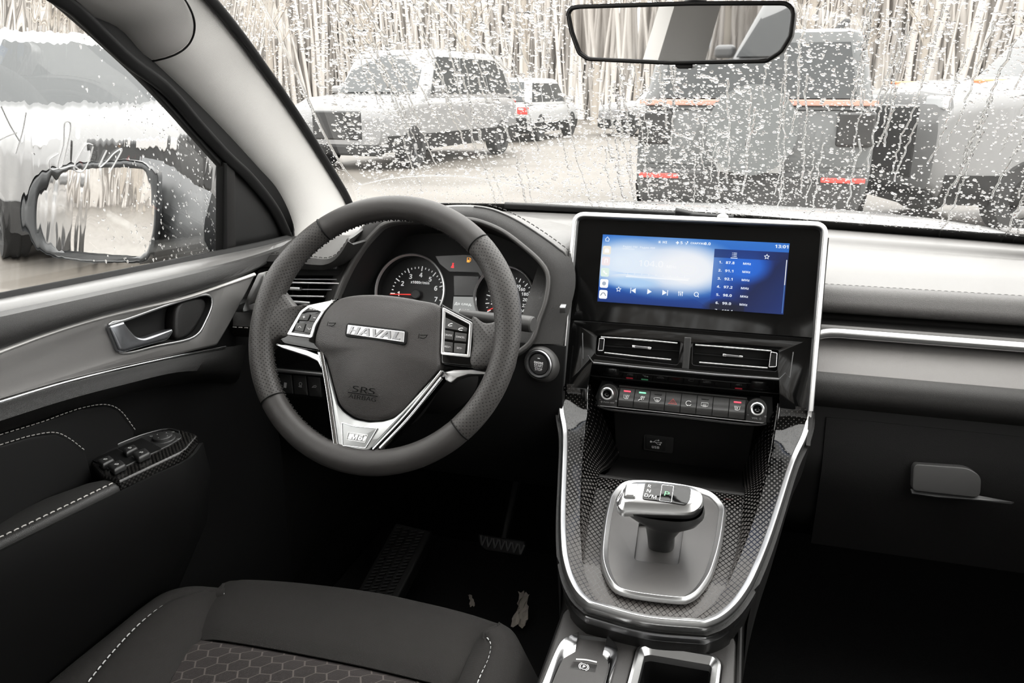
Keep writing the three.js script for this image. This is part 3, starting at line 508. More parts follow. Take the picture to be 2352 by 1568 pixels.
    for (let i = 0; i < 3; i++) { g.fillRect(910, 82 + i * 11, 4, 4); g.fillRect(918, 82 + i * 11, 24, 4); } g.fillRect(902, 116, 46, 5);
    g.lineWidth = 3; for (let i = 0; i < 3; i++) { const a = i * Math.PI / 3; g.beginPath(); g.moveTo(408 - 11 * Math.cos(a), 34 - 11 * Math.sin(a)); g.lineTo(408 + 11 * Math.cos(a), 34 + 11 * Math.sin(a)); g.stroke(); }
    for (let i = 0; i < 4; i++) { const a = i * Math.PI / 2; g.beginPath(); g.ellipse(533 + 6 * Math.cos(a), 33 + 6 * Math.sin(a), 6, 4, a, 0, 7); g.fill(); }
    g.beginPath(); g.moveTo(584, 28); g.lineTo(600, 40); g.moveTo(590, 44); g.lineTo(606, 26); g.stroke(); g.beginPath(); g.arc(602, 24, 5, 0, 7); g.fill();
    g.fillStyle = 'rgba(255,255,255,0.9)'; g.fillRect(1268, 112, 6, 170); g.fillStyle = 'rgba(120,170,240,0.6)'; g.fillRect(1268, 282, 6, 190);
    // app tiles
    [['#efe9dc', 80], ['#f3e6e8', 158], ['#dff0e6', 238], ['#ffffff', 318], ['#ffffff', 396]].forEach(([c2, y], i) => { g.fillStyle = c2; g.beginPath(); g.roundRect ? g.roundRect(8, y, 60, 62, 12) : g.rect(8, y, 60, 62); g.fill(); g.fillStyle = i < 3 ? '#ffffff' : '#a8b4c4'; if (i === 4) { g.lineWidth = 5; g.strokeStyle = '#6a7686'; g.beginPath(); g.arc(38, y + 34, 14, 3.5, 5.9); g.stroke(); g.beginPath(); g.moveTo(18, y + 40); g.lineTo(27, y + 30); g.moveTo(58, y + 40); g.lineTo(49, y + 30); g.stroke(); } else if (i === 0) { g.fillRect(22, y + 24, 34, 24); g.fillRect(26, y + 17, 22, 4); } else if (i === 1) { g.fillRect(28, y + 16, 5, 30); g.fillRect(46, y + 14, 5, 28); g.fillRect(28, y + 13, 23, 6); } else if (i === 2) { g.fillRect(24, y + 18, 10, 14); g.fillRect(40, y + 36, 14, 10); g.fillRect(30, y + 28, 10, 10); } else { g.beginPath(); g.arc(38, y + 31, 14, 0, 7); g.fill(); } });
  });
  const sm2 = new THREE.MeshStandardMaterial({ color: lin(0.01), emissive: lin(1), emissiveMap: tex, emissiveIntensity: 1.0, roughness: 0.25 });
  const disp = part('display', fitUV(slab(FCON, [V2(x0, y0), V2(x1, y0), V2(x1, y1), V2(x0, y1)], -0.001, 0.0003), FCON, x0, y0, x1, y1), sm2, t);
  const li = new THREE.RectAreaLight(new THREE.Color().setRGB(0.35, 0.6, 1), 0.25, x1 - x0, y1 - y0); li.name = 'touchscreen_light';
  li.position.copy(FCON.at((x0 + x1) / 2, (y0 + y1) / 2, 0.004)); li.lookAt(li.position.clone().add(FCON.n)); scene.add(li);
}
part('sensor_dome', new THREE.SphereGeometry(0.009, 20, 10, 0, 6.2832, 0, 1.5708).scale(1, 0.7, 1).translate(...onZ(1660, 499, -1.30).toArray()), mat(0.35, { roughness: 0.5 }), dash);

// ---------------------------------------------------------------- climate control panel
{
  const FC = new Frame(V(0, 0.785, -1.1825), V(1, 0, 0), V(0, 0.952, -0.306));
  const t = thing('climate_panel', 'black climate control strip with two chrome-ringed knobs and backlit buttons', 'control panel', FC.at(0, 0, -0.01));
  const k1 = FC.px(1397, 903), k2 = FC.px(1738, 938), KR = 0.0155;
  const bl = FC.px(1374, 934), br = FC.px(1761, 977), tl = FC.px(1430, 888), trr = FC.px(1706, 914), y0 = (bl.y + br.y) / 2, yt = (tl.y + trr.y) / 2, ky = (k1.y + k2.y) / 2, kx = (k2.x - k1.x) / 2;
  const arc = (cx, a0, a1) => Array.from({ length: 13 }, (_, i) => { const a = a0 + (a1 - a0) * i / 12; return V2(cx + KR * Math.cos(a), ky + KR * Math.sin(a)); });
  const outline = [V2(-kx - KR, y0 + 0.001), V2(kx + KR, y0 + 0.001), ...arc(kx, 0, 2.5), V2(kx - KR - 0.002, yt), V2(-kx + KR + 0.002, yt), ...arc(-kx, 0.64, Math.PI)];
  const hm = mat([0.018, 0.0175, 0.017], { roughness: 0.4 });
  part('housing', slab(FC, outline, -0.020, -0.0086, 0.0012), hm, t);
  for (const s of [-1, 1]) part('knob_mount', slab(FC, [V2(s * kx + KR, y0 + 0.001), ...arc(s * kx, 0, Math.PI), V2(s * kx - KR, y0 + 0.001)], -0.012, 0.0, 0.0015), hm, t);
  part('upper_rail', sweep([FC.at(-kx + KR, yt + 0.0003, -0.0072), FC.at(kx - KR, yt + 0.0003, -0.0072)], FC.n, rprof(0.003, 0.004, 0.001)), hm, t);
  part('lower_rail', sweep(spline([V2(-kx - KR, y0 + 0.002), V2(-kx, y0 - 0.0015), V2(0, y0 - 0.0015), V2(kx, y0 - 0.0015), V2(kx + KR, y0 + 0.002)].map((p) => FC.at(p.x, p.y, 0.001)), 40), FC.n, rprof(0.0045, 0.010, 0.0016)), M.gloss, t);
  part('rail_line', sweep([FC.at(-kx - KR + 0.004, y0 + 0.003, 0.0035), FC.at(kx + KR - 0.004, y0 + 0.003, 0.0035)], FC.n, cprof(0.0007, 6)), M.satin, t);
  const B0 = -kx + KR + 0.0015, B1 = kx - KR - 0.0015, n = 8, bw = (B1 - B0) / n, bb = y0 + 0.0055, bt = yt - 0.001;
  const litR = glow(1, 0.06, 0.10, 2.2), litG = glow(0.25, 1, 0.5, 1.6), off = mat(0.012, { roughness: 0.5 });
  const ico = [
    (f) => [ribbon(f, [[-0.004, 0.004], [-0.0035, -0.002], [-0.001, -0.0035], [0.003, -0.003], [0.003, -0.0015], [-0.0005, -0.0018], [-0.0015, 0.004]], 0.0006), ...[0, 0.0016, 0.0032].map((d) => ribbon(f, [[0.0006 + d, -0.0005], [0.0003 + d, 0.001], [0.0009 + d, 0.0025], [0.0006 + d, 0.004]], 0.0005))],
    (f) => [ribbon(f, [[-0.005, -0.004], [-0.0015, -0.001], [0.001, -0.0025]], 0.0011), ...[0, 1, 2, 3].map((i) => slab(f, circle(0.0002 + 0.0016 * Math.cos(i * 1.57), 0.002 + 0.0016 * Math.sin(i * 1.57), 0.0009, 10), 0, 0.0004)), ribbon(f, [[0.003, -0.002], [0.004, 0.004]], 0.0007), ribbon(f, [[0.002, 0.004], [0.005, 0.003]], 0.0006)],
    (f) => [ribbon(f, [[-0.0055, 0.003], [-0.003, 0.0042], [0.003, 0.0042], [0.0055, 0.003], [0.003, -0.002], [-0.003, -0.002]], 0.0006, 0.0004, true), ...[-1, 0, 1].map((d) => ribbon(f, [[d * 0.0017, -0.004], [d * 0.0017 + 0.0005, -0.002], [d * 0.0017 - 0.0003, 0], [d * 0.0017 + 0.0003, 0.0015]], 0.0005))],
    (f) => [ribbon(f, [[-0.0065, -0.004], [0.0065, -0.004], [0, 0.005]], 0.0009, 0.0004, true), ribbon(f, [[-0.003, -0.0022], [0.003, -0.0022], [0, 0.0018]], 0.0006, 0.0004, true)],
    (f) => [ribbon(f, circle(0, 0, 0.0042, 20).slice(2, 15), 0.0007), ribbon(f, circle(0, 0, 0.0042, 20).slice(15, 20), 0.0007), slab(f, [V2(-0.003, -0.004), V2(-0.001, -0.0028), V2(-0.001, -0.0052)], 0, 0.0004), ribbon(f, [[-0.001, -0.004], [0.003, -0.004]], 0.0009)],
    (f) => [ribbon(f, [[-0.005, 0.0038], [0.005, 0.0038], [0.005, -0.002], [-0.005, -0.002]], 0.0006, 0.0004, true), ...[-1, 0, 1].map((d) => ribbon(f, [[d * 0.002, -0.004], [d * 0.002 + 0.0005, -0.002], [d * 0.002 - 0.0003, 0], [d * 0.002 + 0.0003, 0.0015]], 0.0005))],
    null,
    (f) => [ribbon(f, [[0.004, 0.004], [0.0035, -0.002], [0.001, -0.0035], [-0.003, -0.003], [-0.003, -0.0015], [0.0005, -0.0018], [0.0015, 0.004]], 0.0006), ...[0, 0.0016, 0.0032].map((d) => ribbon(f, [[-0.0006 - d, -0.0005], [-0.0003 - d, 0.001], [-0.0009 - d, 0.0025], [-0.0006 - d, 0.004]], 0.0005))],
  ];
  const labels = ['heated seat button with a red light', 'air direction button with a green light', 'windshield defrost button', 'red triangle hazard button', 'air recirculation button', 'rear window heating button', 'blank button', 'passenger heated seat button with a red light'];
  for (let i = 0; i < n; i++) {
    const x0 = B0 + i * bw + 0.0006, x1 = B0 + (i + 1) * bw - 0.0006, sec = fillet([[bt, -0.008], [bb + (bt - bb) * 0.62, -0.003], [bb + (bt - bb) * 0.3, 0.0045], [bb, 0.003]], 0.004);
    const b = part('button', thick(sec.map(([y, h]) => [FC.at(x0, y, h), FC.at((x0 + x1) / 2, y, h + 0.0003), FC.at(x1, y, h)]), -0.006), M.button, t, { label: labels[i] });
    const a = sec[5], c = sec[8], mid = new Frame(FC.at((x0 + x1) / 2, bb + (bt - bb) * 0.50, 0.0012), FC.u, FC.v.clone().multiplyScalar(1).addScaledVector(FC.n, -0.62));
    if (ico[i]) part('icon', ico[i](mid.up(0.0006)), i === 3 ? mat([0.5, 0.03, 0.02], { roughness: 0.5 }) : M.print, b);
    const lf = new Frame(FC.at((x0 + x1) / 2, bb + (bt - bb) * 0.80, -0.0048), FC.u, FC.v.clone().addScaledVector(FC.n, -0.6));
    if (![3, 4, 6].includes(i)) part(i === 0 || i === 7 || i === 1 ? 'indicator_light' : 'indicator', slab(lf, rectpts(-0.0055, -0.0009, 0.0055, 0.0009, 0.0008), -0.0005, 0.0009), i === 1 ? litG : i === 0 || i === 7 ? litR : off, b);
  }
  for (const [sg, s] of [[-1, 0], [1, 1]]) {
    const k = part('knob', spun(FC, sg * kx, ky, [[0.0001, 0.012], [0.0042, 0.0122], [0.0055, 0.0145], [0.0070, 0.0172], [0.0090, 0.0178], [0.0104, 0.0168], [0.0110, 0.0140], [0.0112, 0.0], [0.0001, 0.0]], 48), M.satin, t, { label: s ? 'volume knob with a chrome ring' : 'fan knob with a chrome ring' });
    part('cap', spun(FC, sg * kx, ky, [[0.0001, 0.0124], [0.003, 0.0126], [0.0048, 0.0140], [0.0062, 0.0168], [0.0060, 0.012]], 40), M.gloss, k);
    const bx = sg * kx, by = ky - 0.0145;
    part('lettering', [ribbon(FC, [[bx - 0.0135, by + 0.0035], [bx - 0.011, by + 0.0035]], 0.0006, 0.0006), ribbon(FC, [[bx + 0.0115, by + 0.0038], [bx + 0.015, by + 0.0038]], 0.0007, 0.0006), ribbon(FC, [[bx + 0.01325, by + 0.0021], [bx + 0.01325, by + 0.0055]], 0.0007, 0.0006),
      ...(s ? [text(FC, 'VOL', bx - 0.002, by - 0.0005, 0.0026, { h: 0.0006, stretch: 1.3 }), ribbon(FC, circle(bx + 0.0062, by - 0.0005, 0.0014, 14).slice(5), 0.0004, 0.0006), ribbon(FC, circle(bx + 0.0062, by - 0.0005, 0.0014, 14).slice(0, 3), 0.0004, 0.0006), ribbon(FC, [[bx + 0.0062, by - 0.0002], [bx + 0.0062, by + 0.0013]], 0.0004, 0.0006)] : [text(FC, 'PUSH OFF', bx + 0.002, by + 0.0002, 0.0022, { h: 0.0006, stretch: 1.25 }), ...[0, 1, 2, 3].map((i) => slab(FC, circle(bx - 0.0098 + 0.001 * Math.cos(i * 1.57), by + 0.0002 + 0.001 * Math.sin(i * 1.57), 0.0006, 8), 0, 0.0006))])], M.printDim, k);
  }
}

// ---------------------------------------------------------------- gear selector
{
  const FP = new Frame(V(0, PLATE_Y(-0.90) + 0.007, -0.90), V(1, 0, 0), V(0, 0.085, -0.996));
  const t = thing('gear_selector', 'silver-topped T-shaped gear lever on a grey plate with a chrome ring', 'gear lever', FP.at(0, 0, 0));
  const ring0 = FP.pts([[1405, 1133], [1394, 1166], [1384, 1223], [1380, 1276], [1385.5, 1306], [1399, 1337], [1415, 1354], [1442, 1364], [1503, 1374], [1564, 1379.6], [1576, 1379], [1601, 1366], [1631, 1327], [1646, 1288], [1656, 1251], [1664, 1202], [1666.5, 1168], [1660, 1155], [1640, 1135], [1621, 1126], [1560, 1113], [1470, 1104], [1432, 1108]].reverse(), 0.004);
  const outer = spline2(ring0, 110, true);
  const pr = rpoly([[-0.0055, -0.004], [0.0055, -0.004], [0.0045, 0.001], [0.0015, 0.0045], [-0.004, 0.0005]], 0.001).map((p) => [p.x, p.y]);
  const s = area(outer) > 0 ? 1 : -1, mid = inset(outer, 0.0045);
  part('ring', sweep(mid.map((p) => FP.at(p.x, p.y, 0.003)), FP.n, s > 0 ? pr : flip(pr), { closed: true }), M.satin, t);
  const slot = rpoly(FP.pts([[1468, 1200], [1571, 1208], [1557, 1300], [1457, 1288]]), [0.004, 0.004, 0.007, 0.007]);
  const inner = inset(outer, 0.008);
  part('plate', slab(FP, inner, -0.004, 0.0015, 0.001, [slot]), mat([0.075, 0.072, 0.070], { roughness: 0.38, metalness: 0.3, bumpMap: rep(grainT, 0.012), bumpScale: 0.00003 }), t);
  const floorP = slot.map((p) => V2(p.x, p.y));
  part('slot_floor', slab(FP, grow(floorP, 1.02), -0.0058, -0.0045, 0, [rpoly(FP.pts([[1487, 1195], [1558, 1202], [1549, 1284], [1484, 1277]], -0.009), 0.006)]), mat([0.07, 0.067, 0.065], { roughness: 0.4, metalness: 0.4 }), t);
  part('slot_wall', slab(FP, grow(floorP, 1.06, 1.04), -0.0058, 0.0008, 0, [grow(floorP, 1.0)]), M.plastic, t);
  part('boot', slab(FP, grow(floorP, 0.9), -0.0062, -0.0057), M.black, t);
  // lever
  const kc = onY(1519, 1146, 0.775), FK = new Frame(kc, V(0.996, 0, 0.0), V(0, 0.46, -0.888));
  const top = spline2(FK.pts([[1416, 1160], [1416, 1143], [1430, 1122], [1449, 1107], [1482, 1104], [1544, 1109], [1592, 1117], [1611, 1130], [1617, 1142], [1613, 1161], [1599, 1175], [1584, 1180], [1523, 1179], [1452, 1175], [1427, 1174]]).reverse(), 90, true);
  const face = inset(top, 0.010);
  // silver cap: chamfered loft
  const lay = [[0, -0.010], [0.0003, -0.004], [0.002, 0.0005], [0.0085, 0.0055], [0.0105, 0.0062]];
  const c2 = top.reduce((a, p) => a.add(p.clone()), V2(0, 0)).divideScalar(top.length);
  const rows = lay.map(([d, h]) => { const q = inset(top, d); return [...q, q[0]].map((p) => FK.at(p.x, p.y, h)); });
  rows.push([...top, top[0]].map(() => FK.at(c2.x, c2.y, 0.0064)));
  const knob = part('knob', crease(grid(rows), 0.35), M.satin, t);
  const dp = rpoly(FK.pts([[1482, 1109], [1580, 1117.5], [1587.5, 1125], [1584.5, 1149], [1575, 1161], [1515, 1152], [1474, 1147]], 0.006), [0.003, 0.003, 0.002, 0.004, 0.005, 0.001, 0.004]);
  part('display_window', slab(FK, dp, 0.003, 0.0072, 0.0004), M.gloss, knob);
  const pb = rpoly(FK.pts([[1521, 1114], [1547, 1117], [1542, 1153], [1515, 1150]], 0.007), 0.001);
  part('park_button', slab(FK, pb, 0.004, 0.0082, 0.0005), M.gloss, knob);
  part('park_button_rim', ringslab(FK, grow(pb, 1.05), 0.0006, 0.004, 0.0078, 0.0002), M.chrome, knob);
  const Pp = FK.px(1532, 1134, 0.0082), N = FK.px(1490, 1127, 0.0074), D = FK.px(1494, 1139, 0.0074), R = FK.px(1492, 1116, 0.0074), tilt = turned(FK, 0, 0, -0.11);
  const inT = (p) => { const q = FK.at(p.x, p.y).sub(FK.o); return V2(q.dot(tilt.u), q.dot(tilt.v)); };
  const lab = (str, p, z, h, st = 1.35) => { const q = inT(p); return text(tilt, str, q.x, q.y, z, { h, stretch: st, font: sans }); };
  part('park_light', lab('P', Pp, 0.0066, 0.0085, 1.5), glow(0.35, 1, 0.5, 1.1), knob);
  part('lettering', [lab('N', N, 0.0046, 0.0075), lab('D/M', D, 0.0048, 0.0075, 1.25), lab('R', R, 0.0042, 0.0075)], M.white, knob);
  const rel = rpoly(FK.pts([[1438, 1109], [1467, 1109], [1459, 1142], [1432, 1141]], 0.009), [0.004, 0.003, 0.003, 0.002]);
  part('release_button', slab(FK, rel, -0.002, 0.0105, 0.003), M.satin, knob);
  const sidegrip = rpoly(FK.pts([[1437, 1112], [1431, 1138], [1417, 1157], [1415, 1146]], 0.004), 0.002);
  part('grip_pad', slab(FK, sidegrip, -0.004, 0.0055, 0.002), M.satinDark, knob);
  // dark underside running into the neck
  const base = FP.px(1519, 1268, -0.02), neck = [];
  const sec = (c, a, b, n) => Array.from({ length: 41 }, (_, i) => { const q = i / 40 * 6.28318531, e = 2.6, cx = Math.sign(Math.cos(q)) * Math.abs(Math.cos(q)) ** (2 / e), cy = Math.sign(Math.sin(q)) * Math.abs(Math.sin(q)) ** (2 / e); return c.clone().add(V(a * cx, 0, 0)).addScaledVector(n, b * cy); });
  const hw = (Math.max(...top.map((p) => p.x)) - Math.min(...top.map((p) => p.x))) / 2, hv = (Math.max(...top.map((p) => p.y)) - Math.min(...top.map((p) => p.y))) / 2;
  const a0 = FK.at(c2.x + 0.002, c2.y - 0.002, -0.006), b0 = FP.at(base.x, base.y, -0.02), at = (k) => a0.clone().lerp(b0, k);
  neck.push(sec(at(0), hw * 0.985, hv * 0.98, FK.v), sec(at(0.10).add(V(0.003, 0, 0)), hw * 0.96, hv * 0.95, FK.v), sec(at(0.19).add(V(0.006, 0, 0.002)), hw * 0.80, hv * 0.86, FK.v), sec(at(0.28).add(V(0.006, 0, 0.001)), hw * 0.52, hv * 0.8, FK.v), sec(at(0.40).add(V(0.004, 0, 0)), 0.023, 0.021, FP.v), sec(at(0.6), 0.0175, 0.018, FP.v), sec(at(0.85), 0.0165, 0.017, FP.v), sec(at(1), 0.0165, 0.017, FP.v));
  part('stem', crease(grid(neck), 0.8), mat(0.02, { roughness: 0.4 }), t);
}

// ---------------------------------------------------------------- lower console with parking brake and tray
{
  const FL = new Frame(V(0, 0.640, -0.75), V(1, 0, 0), V(0, 0.02, -0.9998));
  const epb = rpoly(FL.pts([[1232, 1610], [1283, 1490], [1297, 1472], [1328, 1459], [1395, 1468], [1415, 1487], [1419, 1500], [1392, 1620]]), 0.006);
  const tray = rpoly(FL.pts([[1430, 1610], [1462, 1488], [1490, 1482], [1642, 1508], [1658, 1526], [1648, 1610]]), [0, 0.008, 0.006, 0.01, 0.01, 0]);
  for (const p of epb) if (p.y < -0.12) p.y = -0.16; for (const p of tray) if (p.y < -0.12) p.y = -0.16;
  const W = 0.103;
  part('armrest_deck', slab(FL, rpoly([[-W, -0.35], [W, -0.35], [W, 0.062], [0.095, 0.085], [-0.095, 0.085], [-W, 0.062]], 0.004), -0.02, 0.0, 0.004, [epb, tray]), M.leatherLight, con);
  part('deck_front', thick(lerpRow([-0.1, -0.05, 0, 0.05, 0.1].map((x) => FL.at(x, 0.07, -0.004)), [-0.098, -0.05, 0, 0.05, 0.098].map((x) => FL.at(x, 0.15, 0.022)), 6).map((r, j) => r.map((p) => p.clone().add(V(0, -0.008 * Math.sin(j / 6 * Math.PI), 0)))), -0.006), M.leather, con);
  for (const sg of [-1, 1]) part('deck_side', thick([[0.0, -0.002, 1], [0.004, -0.01, 1], [0.006, -0.06, 1], [0.01, -0.35, 1]].map(([dx, h]) => [-0.35, -0.2, -0.1, 0.0, 0.08, 0.13].map((v) => FL.at(sg * (W + dx), v, h + (v > 0.09 ? 0.02 : 0)))), sg * -0.005), M.plastic, con);
  part('deck_rail', sweep([-0.35, -0.1, 0.05, 0.12].map((v) => FL.at(W + 0.003, v, 0.001)), FL.n, cprof(0.003, 8)), M.plastic, con);
  const t = thing('parking_brake', 'parking brake switch marked P in a chrome-sided well on the lower console', 'switch', FL.at(-0.07, -0.03, -0.02));
  const leg = (l, w, h0, h1) => sweep(spline(FL.pts(l).map((p) => FL.at(p.x, p.y, h0)), 30), FL.n, rpoly([[-w / 2, -0.012], [w / 2, -0.012], [w / 2, 0.002], [0, 0.004], [-w / 2, 0.0]], 0.0012).map((p) => [p.x, p.y]));
  const wide = (lo, li, hO, hI) => { const A = spline(FL.pts(lo).map((p) => FL.at(p.x, p.y, hO)), 20), B = spline(FL.pts(li).map((p) => FL.at(p.x, p.y, hI)), 20); return thick(lerpRow(A, B, 4).map((r, j) => r.map((p) => p.clone().addScaledVector(FL.n, 0.003 * Math.sin(j / 4 * Math.PI)))), 0.003); };
  part('side_trim', wide([[1236, 1600], [1283, 1490], [1297, 1473], [1329, 1459]], [[1258, 1600], [1292, 1527], [1303, 1519], [1314, 1511]], 0.002, -0.008), M.chrome, t);
  part('side_trim', wide([[1395, 1468], [1414, 1486], [1419, 1500], [1394, 1605]], [[1383, 1519], [1388, 1526], [1392, 1535], [1376, 1600]], 0.002, -0.008), M.chrome, t);
  part('well_front', thick([FL.pts([[1327, 1459], [1396, 1468]]).map((p) => FL.at(p.x, p.y, 0.001)), FL.pts([[1324, 1485], [1390, 1493]]).map((p) => FL.at(p.x, p.y, -0.022))], 0.003), mat(0.03, { roughness: 0.5 }), t);
  part('well_floor', slab(FL, grow(epb, 0.98), -0.034, -0.03), M.dark, t);
  part('well_wall', slab(FL, grow(epb, 1.01), -0.034, -0.004, 0, [grow(epb, 0.985)]), M.dark, t);
  const FE = FL.up(-0.006);
  const sw = FE.pts([[1320, 1511], [1375, 1519], [1358, 1590], [1296, 1582]]).map((p) => p);
  const A = [sw[0], sw[1]], Bq = [sw[3], sw[2]], rws = [];
  for (let j = 0; j <= 8; j++) { const k = j / 8, h = k < 0.5 ? 0.006 * Math.sin(Math.min(1, k * 6) * 1.57) : 0.006 - 0.010 * Math.sin((k - 0.5) * 3.1); rws.push([0, 0.5, 1].map((m) => { const p = A[0].clone().lerp(Bq[0], k), q = A[1].clone().lerp(Bq[1], k), r = p.lerp(q, m); return FE.at(r.x, r.y, h); })); }
  const swp = part('switch', thick(rws, -0.02), mat([0.028, 0.027, 0.026], { roughness: 0.42 }), t);
  const FS = new Frame(FE.at(...FE.px(1341, 1532, 0.006).toArray(), 0.0066), FL.u.clone().addScaledVector(FL.v, -0.16), FL.v.clone());
  part('icon', [ribbon(FS, circle(0, 0, 0.0042, 24), 0.0007, 0.0003, true), ribbon(FS, circle(0, 0, 0.0058, 24).slice(20).concat(circle(0, 0, 0.0058, 24).slice(0, 5)), 0.0007, 0.0003), ribbon(FS, circle(0, 0, 0.0058, 24).slice(8, 17), 0.0007, 0.0003), text(FS, 'P', 0.0002, 0, 0.0045, { h: 0.0003 })], M.white, swp);
  const lp = FE.pts([[1323, 1514], [1371, 1521]], 0.006);
  part('indicator_bar', sweep(spline([FE.at(lp[0].x, lp[0].y, 0.0062), FE.at((lp[0].x + lp[1].x) / 2, (lp[0].y + lp[1].y) / 2 + 0.0008, 0.0066), FE.at(lp[1].x, lp[1].y, 0.0062)], 8), FL.n, rprof(0.0022, 0.001, 0.0004)), mat(0.6, { roughness: 0.4 }), swp);
  // tray
  const tr = thing('storage_tray', 'deep black tray with a wide chrome rim on the lower console', 'tray', FL.at(0.05, -0.03, -0.03));
  const rim = tray.filter((p) => p.y > -0.2), i1 = inset(tray, 0.010), close = (q) => [...q, q[0]];
  part('rim', crease(grid([[tray, 0.000], [inset(tray, 0.001), 0.003], [inset(tray, 0.004), 0.0035], [i1, -0.004], [inset(tray, 0.011), -0.012]].map(([q, h]) => close(q).map((p) => FL.at(p.x, p.y, h)))), 0.5), M.satin, tr);
  part('well', crease(grid([[i1, -0.006], [inset(tray, 0.013), -0.07], [grow(tray, 0.02), -0.072]].map(([q, h]) => close(q).map((p) => FL.at(p.x, p.y, h)))), 0.5), M.black, tr);
}
// ---------------------------------------------------------------- engine start button on the dash
{
  const FS = new Frame(onZ(1238, 836, -1.135), V(0.98, 0, 0.18), V(-0.05, 0.95, -0.28));
  const t = thing('start_button', 'round engine start stop button with a chrome ring beside the steering column', 'button', FS.at(0, 0, -0.02));
  part('housing', spun(FS, 0, 0, [[0.030, -0.02], [0.0285, -0.006], [0.026, -0.001], [0.0235, 0.001], [0.022, 0.0], [0.021, -0.01]], 48), mat([0.035, 0.034, 0.033], { roughness: 0.45 }), t);
  part('ring', spun(FS, 0, 0, [[0.0225, -0.004], [0.0222, 0.0015], [0.0205, 0.0035], [0.0178, 0.003], [0.017, 0.0], [0.0168, -0.006]], 56), M.satinDark, t);
  const cap = part('cap', spun(FS, 0, 0, [[0.0001, 0.0012], [0.012, 0.0012], [0.0158, 0.0006], [0.0164, -0.001], [0.0164, -0.008]], 48), mat(0.02, { roughness: 0.35 }), t);
  part('lettering', [text(FS, 'ENGINE', 0.0, 0.0022, 0.0032, { h: 0.0016, stretch: 0.95 }), text(FS, 'START', 0.0, -0.0025, 0.0042, { h: 0.0016, stretch: 0.95, font: sans }), text(FS, 'STOP', 0.0, -0.0080, 0.0042, { h: 0.0016, stretch: 0.95, font: sans }), ribbon(FS, [[-0.002, 0.009], [0.002, 0.009]], 0.0012, 0.0016)], M.print, cap);
}
